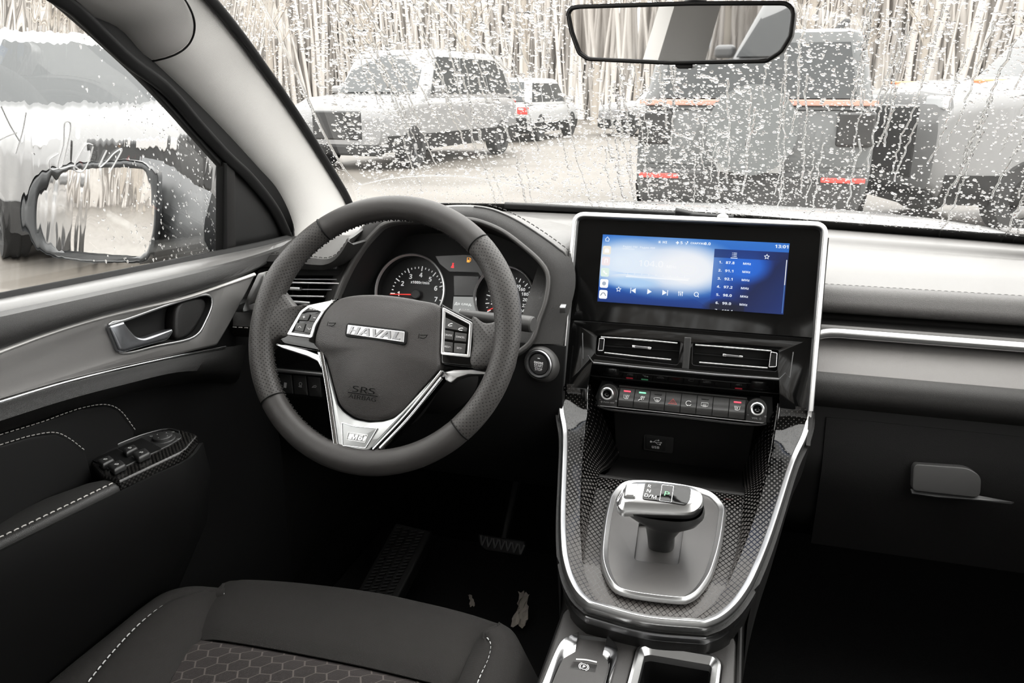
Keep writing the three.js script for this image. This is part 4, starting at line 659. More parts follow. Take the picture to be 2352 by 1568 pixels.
// ---------------------------------------------------------------- driver side of the dash
{
  const FL = new Frame(onZ(1045, 600, -1.19), V(1, 0, 0), V(0, 0.93, -0.37));
  const lipPx = [[762, 740], [771, 686], [799, 619], [833, 564], [859, 534], [876, 518], [905, 508], [970, 505], [1040, 502], [1085, 504], [1117, 513], [1158, 532], [1201, 564], [1239, 598], [1256, 622], [1260, 645], [1252, 696], [1239, 731], [1215, 790], [1100, 840], [850, 830], [775, 790]];
  const lip = spline2(FL.pts(lipPx), 120, true);
  part('binnacle_lip', sweep(lip.map((p) => FL.at(p.x, p.y, 0)), FL.n, rpoly([[-0.0045, -0.012], [0.0045, -0.012], [0.0045, 0.001], [0.002, 0.004], [-0.003, 0.003]], 0.0015).map((p) => [p.x, p.y]), { closed: true }), mat([0.06, 0.058, 0.056], { roughness: 0.4 }), dash);
  // leather brow: lip edge -> outer edge -> forward to the dash top
  const brPx = [[735, 745], [745, 690], [772, 618], [806, 556], [838, 516], [868, 496], [905, 486], [970, 480], [1040, 474], [1090, 475], [1130, 482], [1180, 503], [1240, 540], [1285, 573], [1315, 600], [1322, 650], [1312, 700], [1300, 740], [1290, 790]];
  const a = spline2(FL.pts(lipPx.slice(0, 19)), 70), b = spline2(FL.pts(brPx, -0.012), 70);
  const A = a.map((p) => FL.at(p.x, p.y, -0.002)), B = b.map((p) => FL.at(p.x, p.y, -0.012));
  const mid = A.map((p, i) => p.clone().lerp(B[i], 0.6).addScaledVector(FL.n, 0.004));
  part('binnacle_brow', thick([A, A.map((p, i) => p.clone().lerp(mid[i], 0.5).addScaledVector(FL.n, 0.002)), mid, B], 0.005), M.leather, dash);
  const lim = (p) => { p.x = Math.min(p.x, -0.194); return p; }; B.forEach(lim); mid.forEach(lim);
  const cx = -0.36, C1 = B.map((p) => V(cx + (p.x - cx) * 1.01, p.y + 0.0015, p.z - 0.008)), C2 = B.map((p) => V(cx + (p.x - cx) * 1.12, Math.min(p.y + 0.002, 1.03), p.z - 0.07)), C3 = B.map((p) => V(cx + (p.x - cx) * 1.35, 0.975 + Math.max(0, p.y - 0.97) * 0.55, p.z - 0.19)), C4 = B.map((p) => V(cx + (p.x - cx) * 1.5, 0.972, p.z - 0.30));
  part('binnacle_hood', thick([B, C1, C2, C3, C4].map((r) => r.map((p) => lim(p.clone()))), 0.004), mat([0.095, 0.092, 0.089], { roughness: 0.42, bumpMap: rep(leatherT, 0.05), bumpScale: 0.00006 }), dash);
  part('stitching', stitches(C1.slice(40, 62).map((p) => p.clone().add(V(0.002, 0.003, 0))), V(0.4, 0.9, 0), 0.006, 0.003, 0.0016), M.threadDark, dash, { kind: 'stuff' });
  part('seam_welt', tube(B.slice(38, 62), 0.0016, 8), M.leather, dash);

  // instrument cluster
  const FC = new Frame(onZ(1045, 655, -1.255), V(1, 0, 0), V(0, 0.93, -0.37));
  const t = thing('instrument_cluster', 'instrument cluster with two chrome-ringed dials, red needles and a small grey display', 'instrument panel', FC.at(0, 0, -0.03));
  const scaled = lip.map((p) => FL.at(p.x, p.y, -0.004)), inner = lip.map((p) => FL.at(p.x * 0.97, p.y * 0.97, -0.03)), back = lip.map((p) => FL.at(p.x * 0.93, p.y * 0.93, -0.13));
  const cl = (r) => [...r, r[0]];
  part('shroud', crease(grid([cl(scaled), cl(inner), cl(back)]), 0.8), mat(0.008, { roughness: 0.5 }), t);
  const face = spline2(FC.pts(lipPx.map(([x, y]) => [1010 + (x - 1010) * 1.0, 665 + (y - 665) * 1.0])), 80, true);
  const tc = FC.px(939, 667), tr = Math.abs(FC.px(1017, 667).x - FC.px(857, 667).x) / 2, sc = FC.px(1156, 681), sr = Math.abs(FC.px(1221, 681).x - FC.px(1090, 681).x) / 2 * 1.06;
  part('face_plate', slab(FC, face, -0.012, -0.006, 0, [circle(tc.x, tc.y, tr * 0.97, 48), circle(sc.x, sc.y, sr * 0.97, 48)]), M.dark, t);
  const ws = FC.pts([[998, 587], [1060, 584], [1112, 586], [1108, 640], [1096, 624], [1030, 622], [1008, 605]]);
  part('warning_strip', slab(FC, ws, -0.006, -0.0052), mat(0.03, { roughness: 0.3 }), t);
  const dialTex = (draw) => canvasTex(512, 512, (g) => { g.fillStyle = '#0b0b0b'; g.fillRect(0, 0, 512, 512); g.translate(256, 256); draw(g); });
  const tick = (g, a, r0, r1, w) => { const c = Math.cos(a), s = -Math.sin(a); g.strokeStyle = '#f2f2f2'; g.lineWidth = w; g.beginPath(); g.moveTo(r0 * c, r0 * s); g.lineTo(r1 * c, r1 * s); g.stroke(); };
  const num = (g, a, r, s, z) => { g.fillStyle = '#f2f2f2'; g.font = `bold ${z}px sans-serif`; g.textAlign = 'center'; g.textBaseline = 'middle'; g.fillText(s, r * Math.cos(a), -r * Math.sin(a)); };
  const D = Math.PI / 180;
  const tach = dialTex((g) => { for (let i = 0; i <= 8; i++) { const a = (212 - 31.5 * i) * D; tick(g, a, 170, 205, 8); if (i) num(g, a, 142, String(i), 46); if (i < 8) for (let k = 1; k < 4; k++) tick(g, a - k * 7.875 * D, 186, 200, 7); } g.font = 'bold 26px sans-serif'; g.fillText('x1000r/min', 10, -88); });
  const speed = dialTex((g) => { for (let i = 0; i <= 12; i++) { const a = (208 - 19.8 * i) * D; tick(g, a, 178, 212, 8); num(g, a, 142, String(i * 20), i > 4 ? 38 : 42); if (i < 12) tick(g, a - 9.9 * D, 194, 208, 7); } g.font = 'bold 26px sans-serif'; g.fillText('km/h', 0, -80); });
  const mkDial = (c, r, tex, needle, off, label) => {
    const d = part('dial', fitUV(slab(FC, circle(c.x, c.y, r * 0.985, 56), -0.032, -0.030), FC, c.x - r + off[0], c.y - r + off[1], c.x + r + off[0], c.y + r + off[1]), new THREE.MeshStandardMaterial({ color: lin(1), map: tex, roughness: 0.5, emissive: lin(0.45), emissiveMap: tex }), t, { label });
    part('dial_wall', crease(grid([circle(c.x, c.y, r * 0.985, 57), circle(c.x, c.y, r * 0.97, 57)].map((q, j) => [...q, q[0]].map((p) => FC.at(p.x, p.y, j ? -0.004 : -0.031)))), 0.8), mat(0.01, { roughness: 0.3 }), d);
    part('dial_ring', spun(FC, c.x, c.y, [[r * 0.955, -0.006], [r * 0.96, -0.0005], [r * 0.98, 0.0015], [r * 1.01, 0.0], [r * 1.012, -0.012]], 64), mat([0.7, 0.7, 0.7], { roughness: 0.4, metalness: 0.9 }), d);
    const nc = V2(c.x + off[0], c.y + off[1]), e = nc.clone().add(V2(Math.cos(needle), Math.sin(needle)).multiplyScalar(r * 0.78));
    const n1 = V2(-Math.sin(needle), Math.cos(needle)).multiplyScalar(0.0011);
    part('needle', slab(FC, [nc.clone().add(n1), nc.clone().sub(n1), e.clone().addScaledVector(n1, -0.5), e.clone().addScaledVector(n1, 0.5)], -0.026, -0.0245), glow(0.9, 0.04, 0.03, 1), d);
    part('needle_hub', spun(FC, nc.x, nc.y, [[0.0001, -0.018], [0.007, -0.0182], [0.0085, -0.020], [0.0088, -0.029]], 32), mat(0.03, { roughness: 0.5 }), d);
  };
  mkDial(tc, tr, tach, 183 * D, [tr * 0.07, -tr * 0.05], 'rev counter with a red needle near one');
  mkDial(sc, sr, speed, 207 * D, [sr * 0.07, -sr * 0.08], 'speedometer with its red needle at zero');
  const lc = FC.pts([[1040, 680], [1092, 681], [1092, 731], [1036, 725]]);
  const lcd = canvasTex(256, 256, (g) => { g.fillStyle = '#8f918f'; g.fillRect(0, 0, 256, 256); g.fillStyle = '#e8eae8'; g.font = 'bold 44px sans-serif'; g.fillText('До след. ТО', 14, 112); g.font = 'bold 50px sans-serif'; g.fillText('9997', 66, 196); g.font = 'bold 30px sans-serif'; g.fillText('km', 188, 196); g.font = 'bold 40px sans-serif'; g.fillText('N', 226, 44); });
  part('information_display', fitUV(slab(FC, [V2(lc[3].x, lc[3].y), V2(lc[2].x, lc[2].y), V2(lc[1].x, lc[1].y), V2(lc[0].x, lc[0].y)], -0.006, -0.0045), FC, lc[3].x, lc[3].y, lc[2].x, lc[1].y), new THREE.MeshStandardMaterial({ color: lin(0.02), emissive: lin(0.9), emissiveMap: lcd, roughness: 0.3 }), t);
  part('display_frame', slab(FC, FC.pts([[1040, 632], [1098, 634], [1092, 678], [1041, 677]]), -0.006, -0.005), mat(0.02, { roughness: 0.25 }), t);
  const b0 = FC.px(1040, 610, -0.005), f0 = FC.px(1077, 597, -0.005);
  part('seat_belt_warning_light', [slab(FC, circle(b0.x, b0.y + 0.0038, 0.0012, 12), -0.005, -0.0045), slab(FC, rpoly([[b0.x - 0.0022, b0.y - 0.004], [b0.x + 0.0026, b0.y - 0.004], [b0.x + 0.0016, b0.y + 0.002], [b0.x - 0.0012, b0.y + 0.002]], 0.0006), -0.005, -0.0045), ribbon(FC, [[b0.x - 0.0032, b0.y - 0.0036], [b0.x + 0.002, b0.y + 0.0045]], 0.0007, -0.0044)], glow(1, 0.04, 0.05, 1.3), t);
  part('fuel_warning_light', [ribbon(FC, [[f0.x - 0.003, f0.y - 0.004], [f0.x + 0.0014, f0.y - 0.004], [f0.x + 0.0014, f0.y + 0.004], [f0.x - 0.003, f0.y + 0.004]], 0.0009, -0.0044, true), slab(FC, rectpts(f0.x - 0.003, f0.y - 0.004, f0.x + 0.0014, f0.y + 0.0002), -0.005, -0.0045), ribbon(FC, [[f0.x + 0.0018, f0.y - 0.002], [f0.x + 0.0034, f0.y - 0.002], [f0.x + 0.0036, f0.y + 0.002], [f0.x + 0.0022, f0.y + 0.0034]], 0.0008, -0.0044)], glow(1, 0.42, 0.06, 1.2), t);
}
{ // left pad, vent, lower dash
  const z0 = -1.15, row = (pts, dz = 0) => spline(pts.map(([x, y]) => onZ(x, y, z0 + dz)), 40);
  const seamR = row([[590, 590], [611, 586], [650, 584], [690, 588], [723, 593], [749, 595], [768, 588], [784, 570], [800, 545]], -0.006);
  const botR = row([[590, 616], [604, 613], [640, 614], [680, 617], [715, 619], [749, 619], [770, 612], [792, 594], [812, 562]], 0.0);
  const midR = seamR.map((p, i) => p.clone().lerp(botR[i], 0.5).add(V(0, 0.001, 0.010)));
  const under = botR.map((p) => p.clone().add(V(0, -0.002, -0.05)));
  part('left_pad_roll', thick([seamR, midR, botR, under], -0.004), M.leather, dash);
  const topA = seamR.map((p) => p.clone().add(V(0, 0.001, -0.012))), topB = seamR.map((p) => V(p.x * 1.02, Math.max(p.y + 0.012, 0.985), p.z - 0.12)), topC = seamR.map((p) => V(p.x * 1.04, 0.975, p.z - 0.28));
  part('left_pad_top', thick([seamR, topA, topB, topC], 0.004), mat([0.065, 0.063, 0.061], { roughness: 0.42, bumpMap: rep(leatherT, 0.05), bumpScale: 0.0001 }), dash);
  part('stitching', stitches(seamR.map((p) => p.clone().add(V(0, 0.0015, -0.004))), V(0, 1, 0.3), 0.006, 0.003, 0.0013), M.threadDark, dash, { kind: 'stuff' });
  const FV = new Frame(onZ(700, 665, -1.16), V(0.985, 0, -0.17), V(0, 0.98, -0.2));
  const t = thing('air_vent', 'slatted dashboard air vent with chrome blades behind the left of the steering wheel', 'air vent', FV.at(0, 0, -0.02));
  part('duct', slab(FV, rpoly(FV.pts([[600, 624], [786, 634], [770, 712], [575, 705]]), 0.006), -0.05, -0.045), M.black, t);
  part('duct_wall', slab(FV, rpoly(FV.pts([[590, 612], [794, 622], [778, 724], [562, 716]]), 0.008), -0.045, -0.004, 0, [rpoly(FV.pts([[612, 628], [786, 636], [766, 700], [588, 692]]), 0.006)]), M.dark, t);
  const bar = (l, w, d, m, n2, h = -0.006) => part(n2, sweep(FV.pts(l).map((p) => FV.at(p.x, p.y, h)), FV.n, rprof(w, d, Math.min(w, d) * 0.3)), m, t);
  bar([[620, 638], [784, 645]], 0.002, 0.02, M.satinDark, 'slat', -0.014);
  bar([[620, 645], [778, 654]], 0.0032, 0.012, M.satin, 'slat');
  bar([[612, 661], [772, 668.5]], 0.0026, 0.014, M.satinDark, 'slat', -0.010);
  bar([[604, 675], [744, 683]], 0.0032, 0.012, M.satin, 'slat');
  bar([[668, 661], [690, 663]], 0.006, 0.012, M.satin, 'tab', -0.002);
  for (const x of [630, 665, 700, 747]) bar([[x, 648], [x - 3, 690]], 0.0014, 0.02, M.dark, 'vane', -0.026);
  bar([[588, 690], [620, 690], [668, 692], [712, 697]], 0.006, 0.006, M.satin, 'lower_rim', -0.003);
  // silver end frame
  const FE = new Frame(onZ(588, 668, -1.04), V(0.8, 0, 0.6), V(0, 1, 0));
  part('vent_end_frame', slab(FE, rpoly(FE.pts([[597, 627], [617, 622], [594, 712], [560, 714], [574, 676]]), 0.004), -0.02, 0.004, 0.003, [rpoly(FE.pts([[607, 636], [612, 635], [592, 693], [576, 699]]), 0.002)]), mat([0.5, 0.5, 0.5], { roughness: 0.4, metalness: 0.35 }), dash);
  part('end_frame_well', slab(FE, FE.pts([[605, 630], [615, 630], [594, 698], [572, 703]]), -0.018, -0.010), mat(0.03, { roughness: 0.4 }), dash);
  // strip, lower pad and switch bank
  const FK = new Frame(onZ(680, 850, -1.12), V(1, 0, 0), V(0, 0.97, -0.24));
  part('left_lower_pad', thick([[[535, 716], [800, 728]], [[535, 748], [800, 762]], [[532, 772], [800, 784]]].map((l, j) => { const A = onZ(...l[0], -1.05 + [0, 0.012, 0.0][j]), B = onZ(...l[1], -1.10 + [0, 0.012, 0][j]); return [0, 0.25, 0.5, 0.75, 1].map((k) => A.clone().lerp(B, k)); }), -0.006), M.leather, dash);
  part('stitching', stitches([onZ(535, 751, -1.036), onZ(640, 757, -1.056), onZ(800, 765, -1.085)], V(0, 0.5, 0.8), 0.006, 0.003, 0.0014), M.thread, dash, { kind: 'stuff' });
  part('gloss_insert', slab(FK, FK.pts([[540, 776], [800, 790], [790, 862], [548, 842]]), -0.02, -0.002, 0.002), M.gloss, dash);
  part('silver_strip', sweep(FK.pts([[560, 843], [627, 849], [735, 859], [800, 866]]).map((p) => FK.at(p.x, p.y, 0)), FK.n, rprof(0.006, 0.012, 0.002)), M.satin, dash);
  const bank = thing('switch_bank', 'row of three black switches under the silver strip behind the steering wheel', 'switches', FK.at(0, -0.03, -0.02));
  const bm = mat(0.014, { roughness: 0.4 });
  part('backing', slab(FK, FK.pts([[625, 852], [740, 862], [742, 918], [632, 908]]), -0.02, -0.006), M.black, bank);
  const FI = turned(FK, 0, 0, -0.08);
  const icon = (x, y, k) => { const p = FK.px(x, y, 0.0012), f = new Frame(FK.at(p.x, p.y, 0.0012), FI.u, FI.v); return k === 0 ? [slab(f, rectpts(-0.0025, -0.004, 0.0025, 0.005), 0, 0.0003)] : k === 1 ? [ribbon(f, circle(0, 0.002, 0.0026, 14), 0.0009, 0.0003, true), ribbon(f, [[-0.003, -0.003], [0.003, -0.003]], 0.0012, 0.0003), ribbon(f, [[-0.0015, -0.0005], [-0.0022, -0.003]], 0.0008, 0.0003), ribbon(f, [[0.0015, -0.0005], [0.0022, -0.003]], 0.0008, 0.0003)] : [ribbon(f, [[-0.004, -0.003], [-0.002, 0], [0.002, 0.002], [0.004, 0.001], [0.003, -0.001], [-0.002, -0.002]], 0.0009, 0.0003, true)]; };
  [[[634, 857], [670, 860], [674, 904], [640, 901]], [[673, 861], [703, 863], [708, 908], [677, 905]], [[706, 864], [736, 866], [739, 912], [711, 909]]].forEach((q, i) => { const b = part('switch', slab(FK, rpoly(FK.pts(q), 0.001), -0.012, 0.0012, 0.001), bm, bank); part('icon', icon([655, 690, 722][i], [885, 884, 887][i], i), M.printDim, b); });
  part('knee_panel', thick([[0.872, -1.150], [0.80, -1.135], [0.70, -1.150], [0.60, -1.20], [0.55, -1.32]].map(([y, z]) => [-0.735, -0.6, -0.45, -0.3, -0.18].map((x) => V(x, y, z))), -0.01), mat(0.005, { roughness: 0.55, specularIntensity: 0.5 }), dash);
  part('column_surround', thick([[0.98, -1.26, -0.25], [0.94, -1.19, -0.25], [0.89, -1.165, -0.26], [0.80, -1.14, -0.27], [0.70, -1.15, -0.27]].map(([y, z, x]) => [x, (x - 0.18) / 2, -0.185].map((q, i) => V(q, y, z - (i === 2 ? 0.02 : 0)))), -0.008), mat([0.028, 0.027, 0.026], { roughness: 0.45, bumpMap: rep(leatherT, 0.03), bumpScale: 0.0003 }), dash);
  part('dash_end', slab(new Frame(V(-0.735, 0.9, -1.2), V(0, 0, -1), V(0, 1, 0)), rectpts(-0.08, -0.1, 0.3, 0.07), 0, 0.006), M.plastic, dash);
  part('silver_stub', sweep([onZ(1288, 708, -1.16), onZ(1300, 709, -1.16)], V(0, 1, 0.3), rprof(0.012, 0.012, 0.003)), M.satin, dash);
}
// ---------------------------------------------------------------- steering wheel
{
  const F = FWH, t = thing('steering_wheel', 'black leather steering wheel with perforated grips and a silver V-shaped lower spoke', 'steering wheel', F.o);
  const ang = (x, y) => { const p = F.px(x, y); return Math.atan2(p.y, p.x); };
  const aUL = ang(741, 520), aUR = ang(1103, 556), aLL = ang(622, 920) + 2 * Math.PI, aLR = ang(1068, 1002);
  const R = 0.1735, rim = (a) => F.at(R * Math.cos(a), R * Math.sin(a), 0);
  const prof = Array.from({ length: 28 }, (_, i) => { const q = i / 28 * 6.28318531; return [0.0168 * Math.cos(q), 0.0150 * Math.sin(q) * (Math.sin(q) < 0 ? 1.05 : 1)]; });
  const sec = (a0, a1, m, bulge) => { const n = Math.ceil(Math.abs(a1 - a0) / 0.03), P = Array.from({ length: n + 1 }, (_, i) => rim(a0 + (a1 - a0) * i / n)); return part('rim_section', sweep(P, F.n, prof, { ang: 1.2, scale: (k) => { const a = a0 + (a1 - a0) * k, b = bulge ? 0.10 * Math.exp(-(((bulge[0] - a) / 0.22) ** 2)) : 0; const e = Math.min(k, 1 - k) * n; return (1 + b) * (e < 1 ? 0.985 : 1); } }), m, t); };
  sec(aUR, aUL, M.wheel); sec(aLL, aLR + 2 * Math.PI, M.wheel);
  sec(aUL, aLL, M.perforated, [Math.PI - 0.35]); sec(aLR, aUR, M.perforated, [0.35]);
  for (const a of [aUR, aUL, aLL, aLR]) part('rim_seam', new THREE.TorusGeometry(0.0163, 0.0009, 8, 40).applyMatrix4(new THREE.Matrix4().makeBasis(V(0, 0, 0).addScaledVector(F.u, Math.cos(a)).addScaledVector(F.v, Math.sin(a)), F.n, V(0, 0, 0).addScaledVector(F.u, Math.sin(a)).addScaledVector(F.v, -Math.cos(a))).setPosition(rim(a))), M.black, t);
  { const L = []; for (let i = 0; i < 190; i++) { const a = i / 190 * 6.28318531, q = (i % 2 ? 0.5 : -0.5); const c = F.at((R - 0.0162) * Math.cos(a), (R - 0.0162) * Math.sin(a), -0.003); const tdir = F.u.clone().multiplyScalar(-Math.sin(a)).addScaledVector(F.v, Math.cos(a)); L.push(sweep([c.clone().addScaledVector(F.n, 0.003).addScaledVector(tdir, q * 0.002), c.clone().addScaledVector(F.n, -0.003).addScaledVector(tdir, -q * 0.002)], tdir, cprof(0.0013, 5))); } part('stitching', merge(L), M.leather, t, { kind: 'stuff' }); }
  // leather on the spokes
  const lS = spline2(F.pts([[606, 640], [636, 655], [660, 684], [680, 704], [709, 698], [692, 716], [672, 757], [664, 776], [640, 777], [606, 800]]), 60, true), rS = spline2(F.pts([[1086, 726], [1112, 741], [1138, 737], [1160, 715], [1182, 760], [1166, 856], [1126, 846], [1081, 842], [1083, 790]]), 60, true);
  part('spoke_leather', dome(F, lS, -0.02, 0.004, 0.008, 2, 6, 0.006), M.perforated, t); part('spoke_leather', dome(F, rS, -0.02, 0.004, 0.008, 2, 6, 0.006), M.perforated, t);
  // hub back
  part('hub_back', slab(F, spline2(F.pts([[690, 760], [760, 690], [860, 680], [980, 695], [1075, 760], [1080, 838], [1015, 850], [930, 960], [850, 985], [780, 940], [735, 815], [660, 790]]), 60, true), -0.05, -0.012, 0.008), M.plastic, t);
  // airbag pad
  const padPx = [[784, 683], [814, 677], [859, 675], [908, 679], [961, 688], [1004, 698], [1013, 710], [1013, 760], [1012, 815], [1011, 840], [1003, 852], [961, 899], [925, 940], [905, 956], [881, 964], [849, 966], [814, 958], [793, 944], [779, 928], [755, 848], [744, 818], [730, 803], [722, 788], [728, 752], [744, 716], [763, 694]];
  const pad = spline2(F.pts(padPx, 0.004), 110, true);
  const pd = part('airbag_pad', dome(F, pad, -0.02, 0.006, 0.019, 2.4, 14, 0.007), M.pad, t);
  const PH = 0.0188;
  const bq = F.pts([[800, 746], [930, 762], [928, 787], [797, 768]], PH);
  part('badge_recess', slab(F, inset(rpoly(bq, 0.002), -0.003), 0.010, PH + 0.0002, 0.001), M.dark, pd);
  const bd = part('badge', slab(F, rpoly(bq, 0.0012), 0.012, PH + 0.0022, 0.001), mat([0.72, 0.72, 0.73], { roughness: 0.3, metalness: 0.85 }), pd);
  const bc = bq.reduce((s, p) => s.add(p.clone()), V2(0, 0)).divideScalar(4), ba = Math.atan2(bq[1].y - bq[0].y, bq[1].x - bq[0].x), FB = turned(F, bc.x, bc.y, ba, PH + 0.0022);
  part('lettering', text(FB, 'HAVAL', 0, 0, 0.0098, { depth: 0.0009, h: -0.0002, stretch: 1.75, slant: 0.32 }), mat([0.2, 0.2, 0.205], { roughness: 0.32, metalness: 1 }), bd);
  const hAt = (x, y) => { const p = F.px(x, y, PH - 0.004); let h = 0.006; const c = pad.reduce((s, q) => s.add(q.clone()), V2(0, 0)).divideScalar(pad.length), d = p.clone().sub(c), a = Math.atan2(d.y, d.x); let best = 9, rad = 0.1; for (const q of pad) { const e = q.clone().sub(c), da = Math.abs(((Math.atan2(e.y, e.x) - a + 9.42478) % 6.28318531) - 3.14159265); if (da < best) { best = da; rad = e.length(); } } return 0.006 + 0.013 * (1 - Math.pow(d.length() / rad, 2.4)); };
  const emb = mat(0.002, { roughness: 0.8, specularIntensity: 0.2 }), fA = (x, y, a = ba) => { const h = hAt(x, y), p = F.px(x, y, h); return turned(F, p.x, p.y, a, h); };
  const f1 = fA(836, 896), f2 = fA(834, 910);
  part('embossed_lettering', [text(f1, 'SRS', 0, 0, 0.0078, { stretch: 1.9, h: 0.0012, font: sans }), ribbon(f1, [[-0.021, -0.0056], [0.021, -0.0056]], 0.0011, 0.0012), text(f2, 'AIRBAG', 0, -0.0022, 0.0054, { stretch: 1.5, h: 0.0018, font: sans })], emb, pd);
  const horn = (f, m) => [ribbon(f, [[-0.0055 * m, 0.003], [-0.0055 * m, -0.003]].map((p) => p), 0.0008, 0.0012), ribbon(f, [[-0.004 * m, -0.0022], [0.001 * m, -0.0026], [0.004 * m, -0.001], [0.0058 * m, 0.003]], 0.0009, 0.0012), ribbon(f, [[-0.004 * m, 0.0012], [0.0058 * m, 0.0024]], 0.0009, 0.0012)];
  part('horn_icon', [...horn(fA(762, 745), 1), ...horn(fA(972, 773), 1)], emb, pd);
  // lower V trim
  const vt = rpoly(F.pts([[729, 806], [745, 812], [755, 846], [777, 930], [790, 946], [814, 962], [849, 969], [881, 967], [905, 960], [924, 944], [1010, 852], [1020, 850], [870, 1012], [850, 1034], [838, 1036], [792, 1032], [770, 1023], [758, 900]], 0.0), 0.003);
  const vp = part('spoke_trim', slab(F, vt, -0.018, 0.002, 0.002), mat([0.34, 0.345, 0.345], { roughness: 0.34, metalness: 0.85 }), t);
  const bars = (l, w) => sweep(spline(F.pts(l, 0.006).map((p) => F.at(p.x, p.y, 0.001)), 30), F.n, rpoly([[-w / 2, -0.014], [w / 2, -0.014], [w / 2, 0.001], [w * 0.12, 0.006], [-w / 2, 0.003]], 0.0016).map((p) => [p.x, p.y]));
  part('chrome_bar', bars([[735, 808], [750, 895], [768, 1022]], 0.0078), M.chrome, vp); part('chrome_bar', bars([[1014, 852], [930, 955], [857, 1032]], 0.0085), M.chrome, vp);
  part('chrome_bar', bars([[1014, 868], [938, 962], [872, 1030]], 0.003), M.chrome, vp);
  const bl = F.pts([[627, 787], [660, 790], [700, 800], [732, 813], [741, 845], [735, 850], [724, 828], [700, 816], [640, 797]]), br = F.pts([[1015, 852], [1040, 846], [1080, 845], [1112, 850], [1121, 857], [1072, 858], [1047, 866], [1032, 878], [1020, 872]]);
  part('spoke_blade', slab(F, rpoly(bl, 0.002), -0.022, -0.006, 0.0015), M.satin, vp); part('spoke_blade', slab(F, rpoly(br, 0.002), -0.022, -0.006, 0.0015), M.satin, vp);
  const tz = rpoly(F.pts([[785, 969], [814, 978], [869, 983], [841, 1030], [787, 1024]], 0.002), [0.002, 0.004, 0.002, 0.002, 0.002]);
  const tb = part('trapezoid_badge', slab(F, tz, -0.006, 0.0032, 0.0008), mat([0.27, 0.275, 0.275], { roughness: 0.35, metalness: 0.85 }), vp);
  part('badge_rim', ringslab(F, tz, 0.0012, 0, 0.0044, 0.0004), M.chrome, tb);
  const er = F.pts([[800, 992], [846, 998], [839, 1017], [796, 1010]], 0.003), ec = er.reduce((s, p) => s.add(p.clone()), V2(0, 0)).divideScalar(4), FE = turned(F, ec.x, ec.y, ba, 0.0032);
  part('emblem', [ringslab(F, er, 0.0008, 0.003, 0.0042, 0.0002), text(FE, 'M6', 0, 0, 0.0066, { depth: 0.0008, h: 0, stretch: 1.3, slant: 0.2 }), ribbon(FE, [[-0.011, -0.003], [-0.0085, 0.003]], 0.003, 0.0006), ribbon(FE, [[0.0095, -0.003], [0.012, 0.003]], 0.003, 0.0006), ribbon(FE, [[-0.011, 0.0046], [0.011, 0.0046]], 0.0008, 0.0006)], mat([0.6, 0.6, 0.6], { roughness: 0.35, metalness: 0.9 }), tb);
  // button pods
  const pod = (fr, body, btns, icons, label) => {
    const h = 0.004, p = part('button_pod', slab(F, rpoly(F.pts(body, h), 0.003), -0.03, h - 0.001, 0.002), M.gloss, t, { label });
    const f2 = rpoly(F.pts(fr, h), 0.003);
    part('pod_frame', ringslab(F, f2, 0.0042, -0.006, h + 0.0015, 0.0008), M.satin, p);
    part('pod_base', slab(F, inset(f2, 0.001), -0.004, h - 0.0015), M.satin, p);
    btns.forEach((b, i) => { const g = inset(rpoly(F.pts(b, h), 0.0012), 0.0004), k = part('button', slab(F, g, -0.004, h + 0.001, 0.0006), mat([0.04, 0.039, 0.038], { roughness: 0.45 }), p), c = F.pts(b, h).reduce((s, q) => s.add(q), V2(0, 0)).divideScalar(b.length), f = turned(F, c.x, c.y, ba, h + 0.0012); if (icons[i]) part('lettering', icons[i](f), M.print, k); });
  };
  const tx = (s, z) => (f) => [text(f, s, 0, 0, z, { h: 0.0002, stretch: 1.1, font: sans })];
  pod([[771, 688], [742, 694], [709, 701], [691, 714], [659, 769], [717, 777], [726, 748], [746, 716]], [[776, 683], [742, 692], [706, 699], [689, 713], [658, 770], [640, 778], [650, 790], [735, 806], [722, 785], [728, 748], [748, 712]],
    [[[711, 704], [764, 692], [744, 715], [697, 716]], [[692, 719], [714, 721], [707, 737], [683, 736]], [[717, 721], [739, 721], [729, 740], [709, 738]], [[681, 740], [703, 743], [697, 763], [676, 759]], [[705, 743], [725, 745], [717, 768], [698, 764]]],
    [(f) => [text(f, 'MODE', -0.003, -0.002, 0.003, { h: 0.0002, stretch: 1.3 })], (f) => [ribbon(f, [[-0.0018, 0], [0.0018, 0]], 0.0007, 0.0002), ribbon(f, [[0, -0.0018], [0, 0.0018]], 0.0007, 0.0002)], (f) => [ribbon(f, [[-0.0018, 0], [0.0018, 0]], 0.0007, 0.0002)], (f) => [ribbon(f, [[-0.0024, -0.001], [0, 0.0014], [0.0024, -0.001]], 0.0006, 0.0002)], (f) => [ribbon(f, [[-0.0024, 0.001], [0, -0.0014], [0.0024, 0.001]], 0.0006, 0.0002)]], 'left button pod with five silver-framed keys');
  const phone = (f, s) => [ribbon(f, [[-0.003 * s, -0.0012], [-0.002 * s, 0.0006], [0.001 * s, 0.0016], [0.003 * s, 0.0014]], 0.0011, 0.0002), ribbon(f, [[-0.002 * s, -0.0016], [0.0025 * s, -0.0016]], 0.0009, 0.0002)];
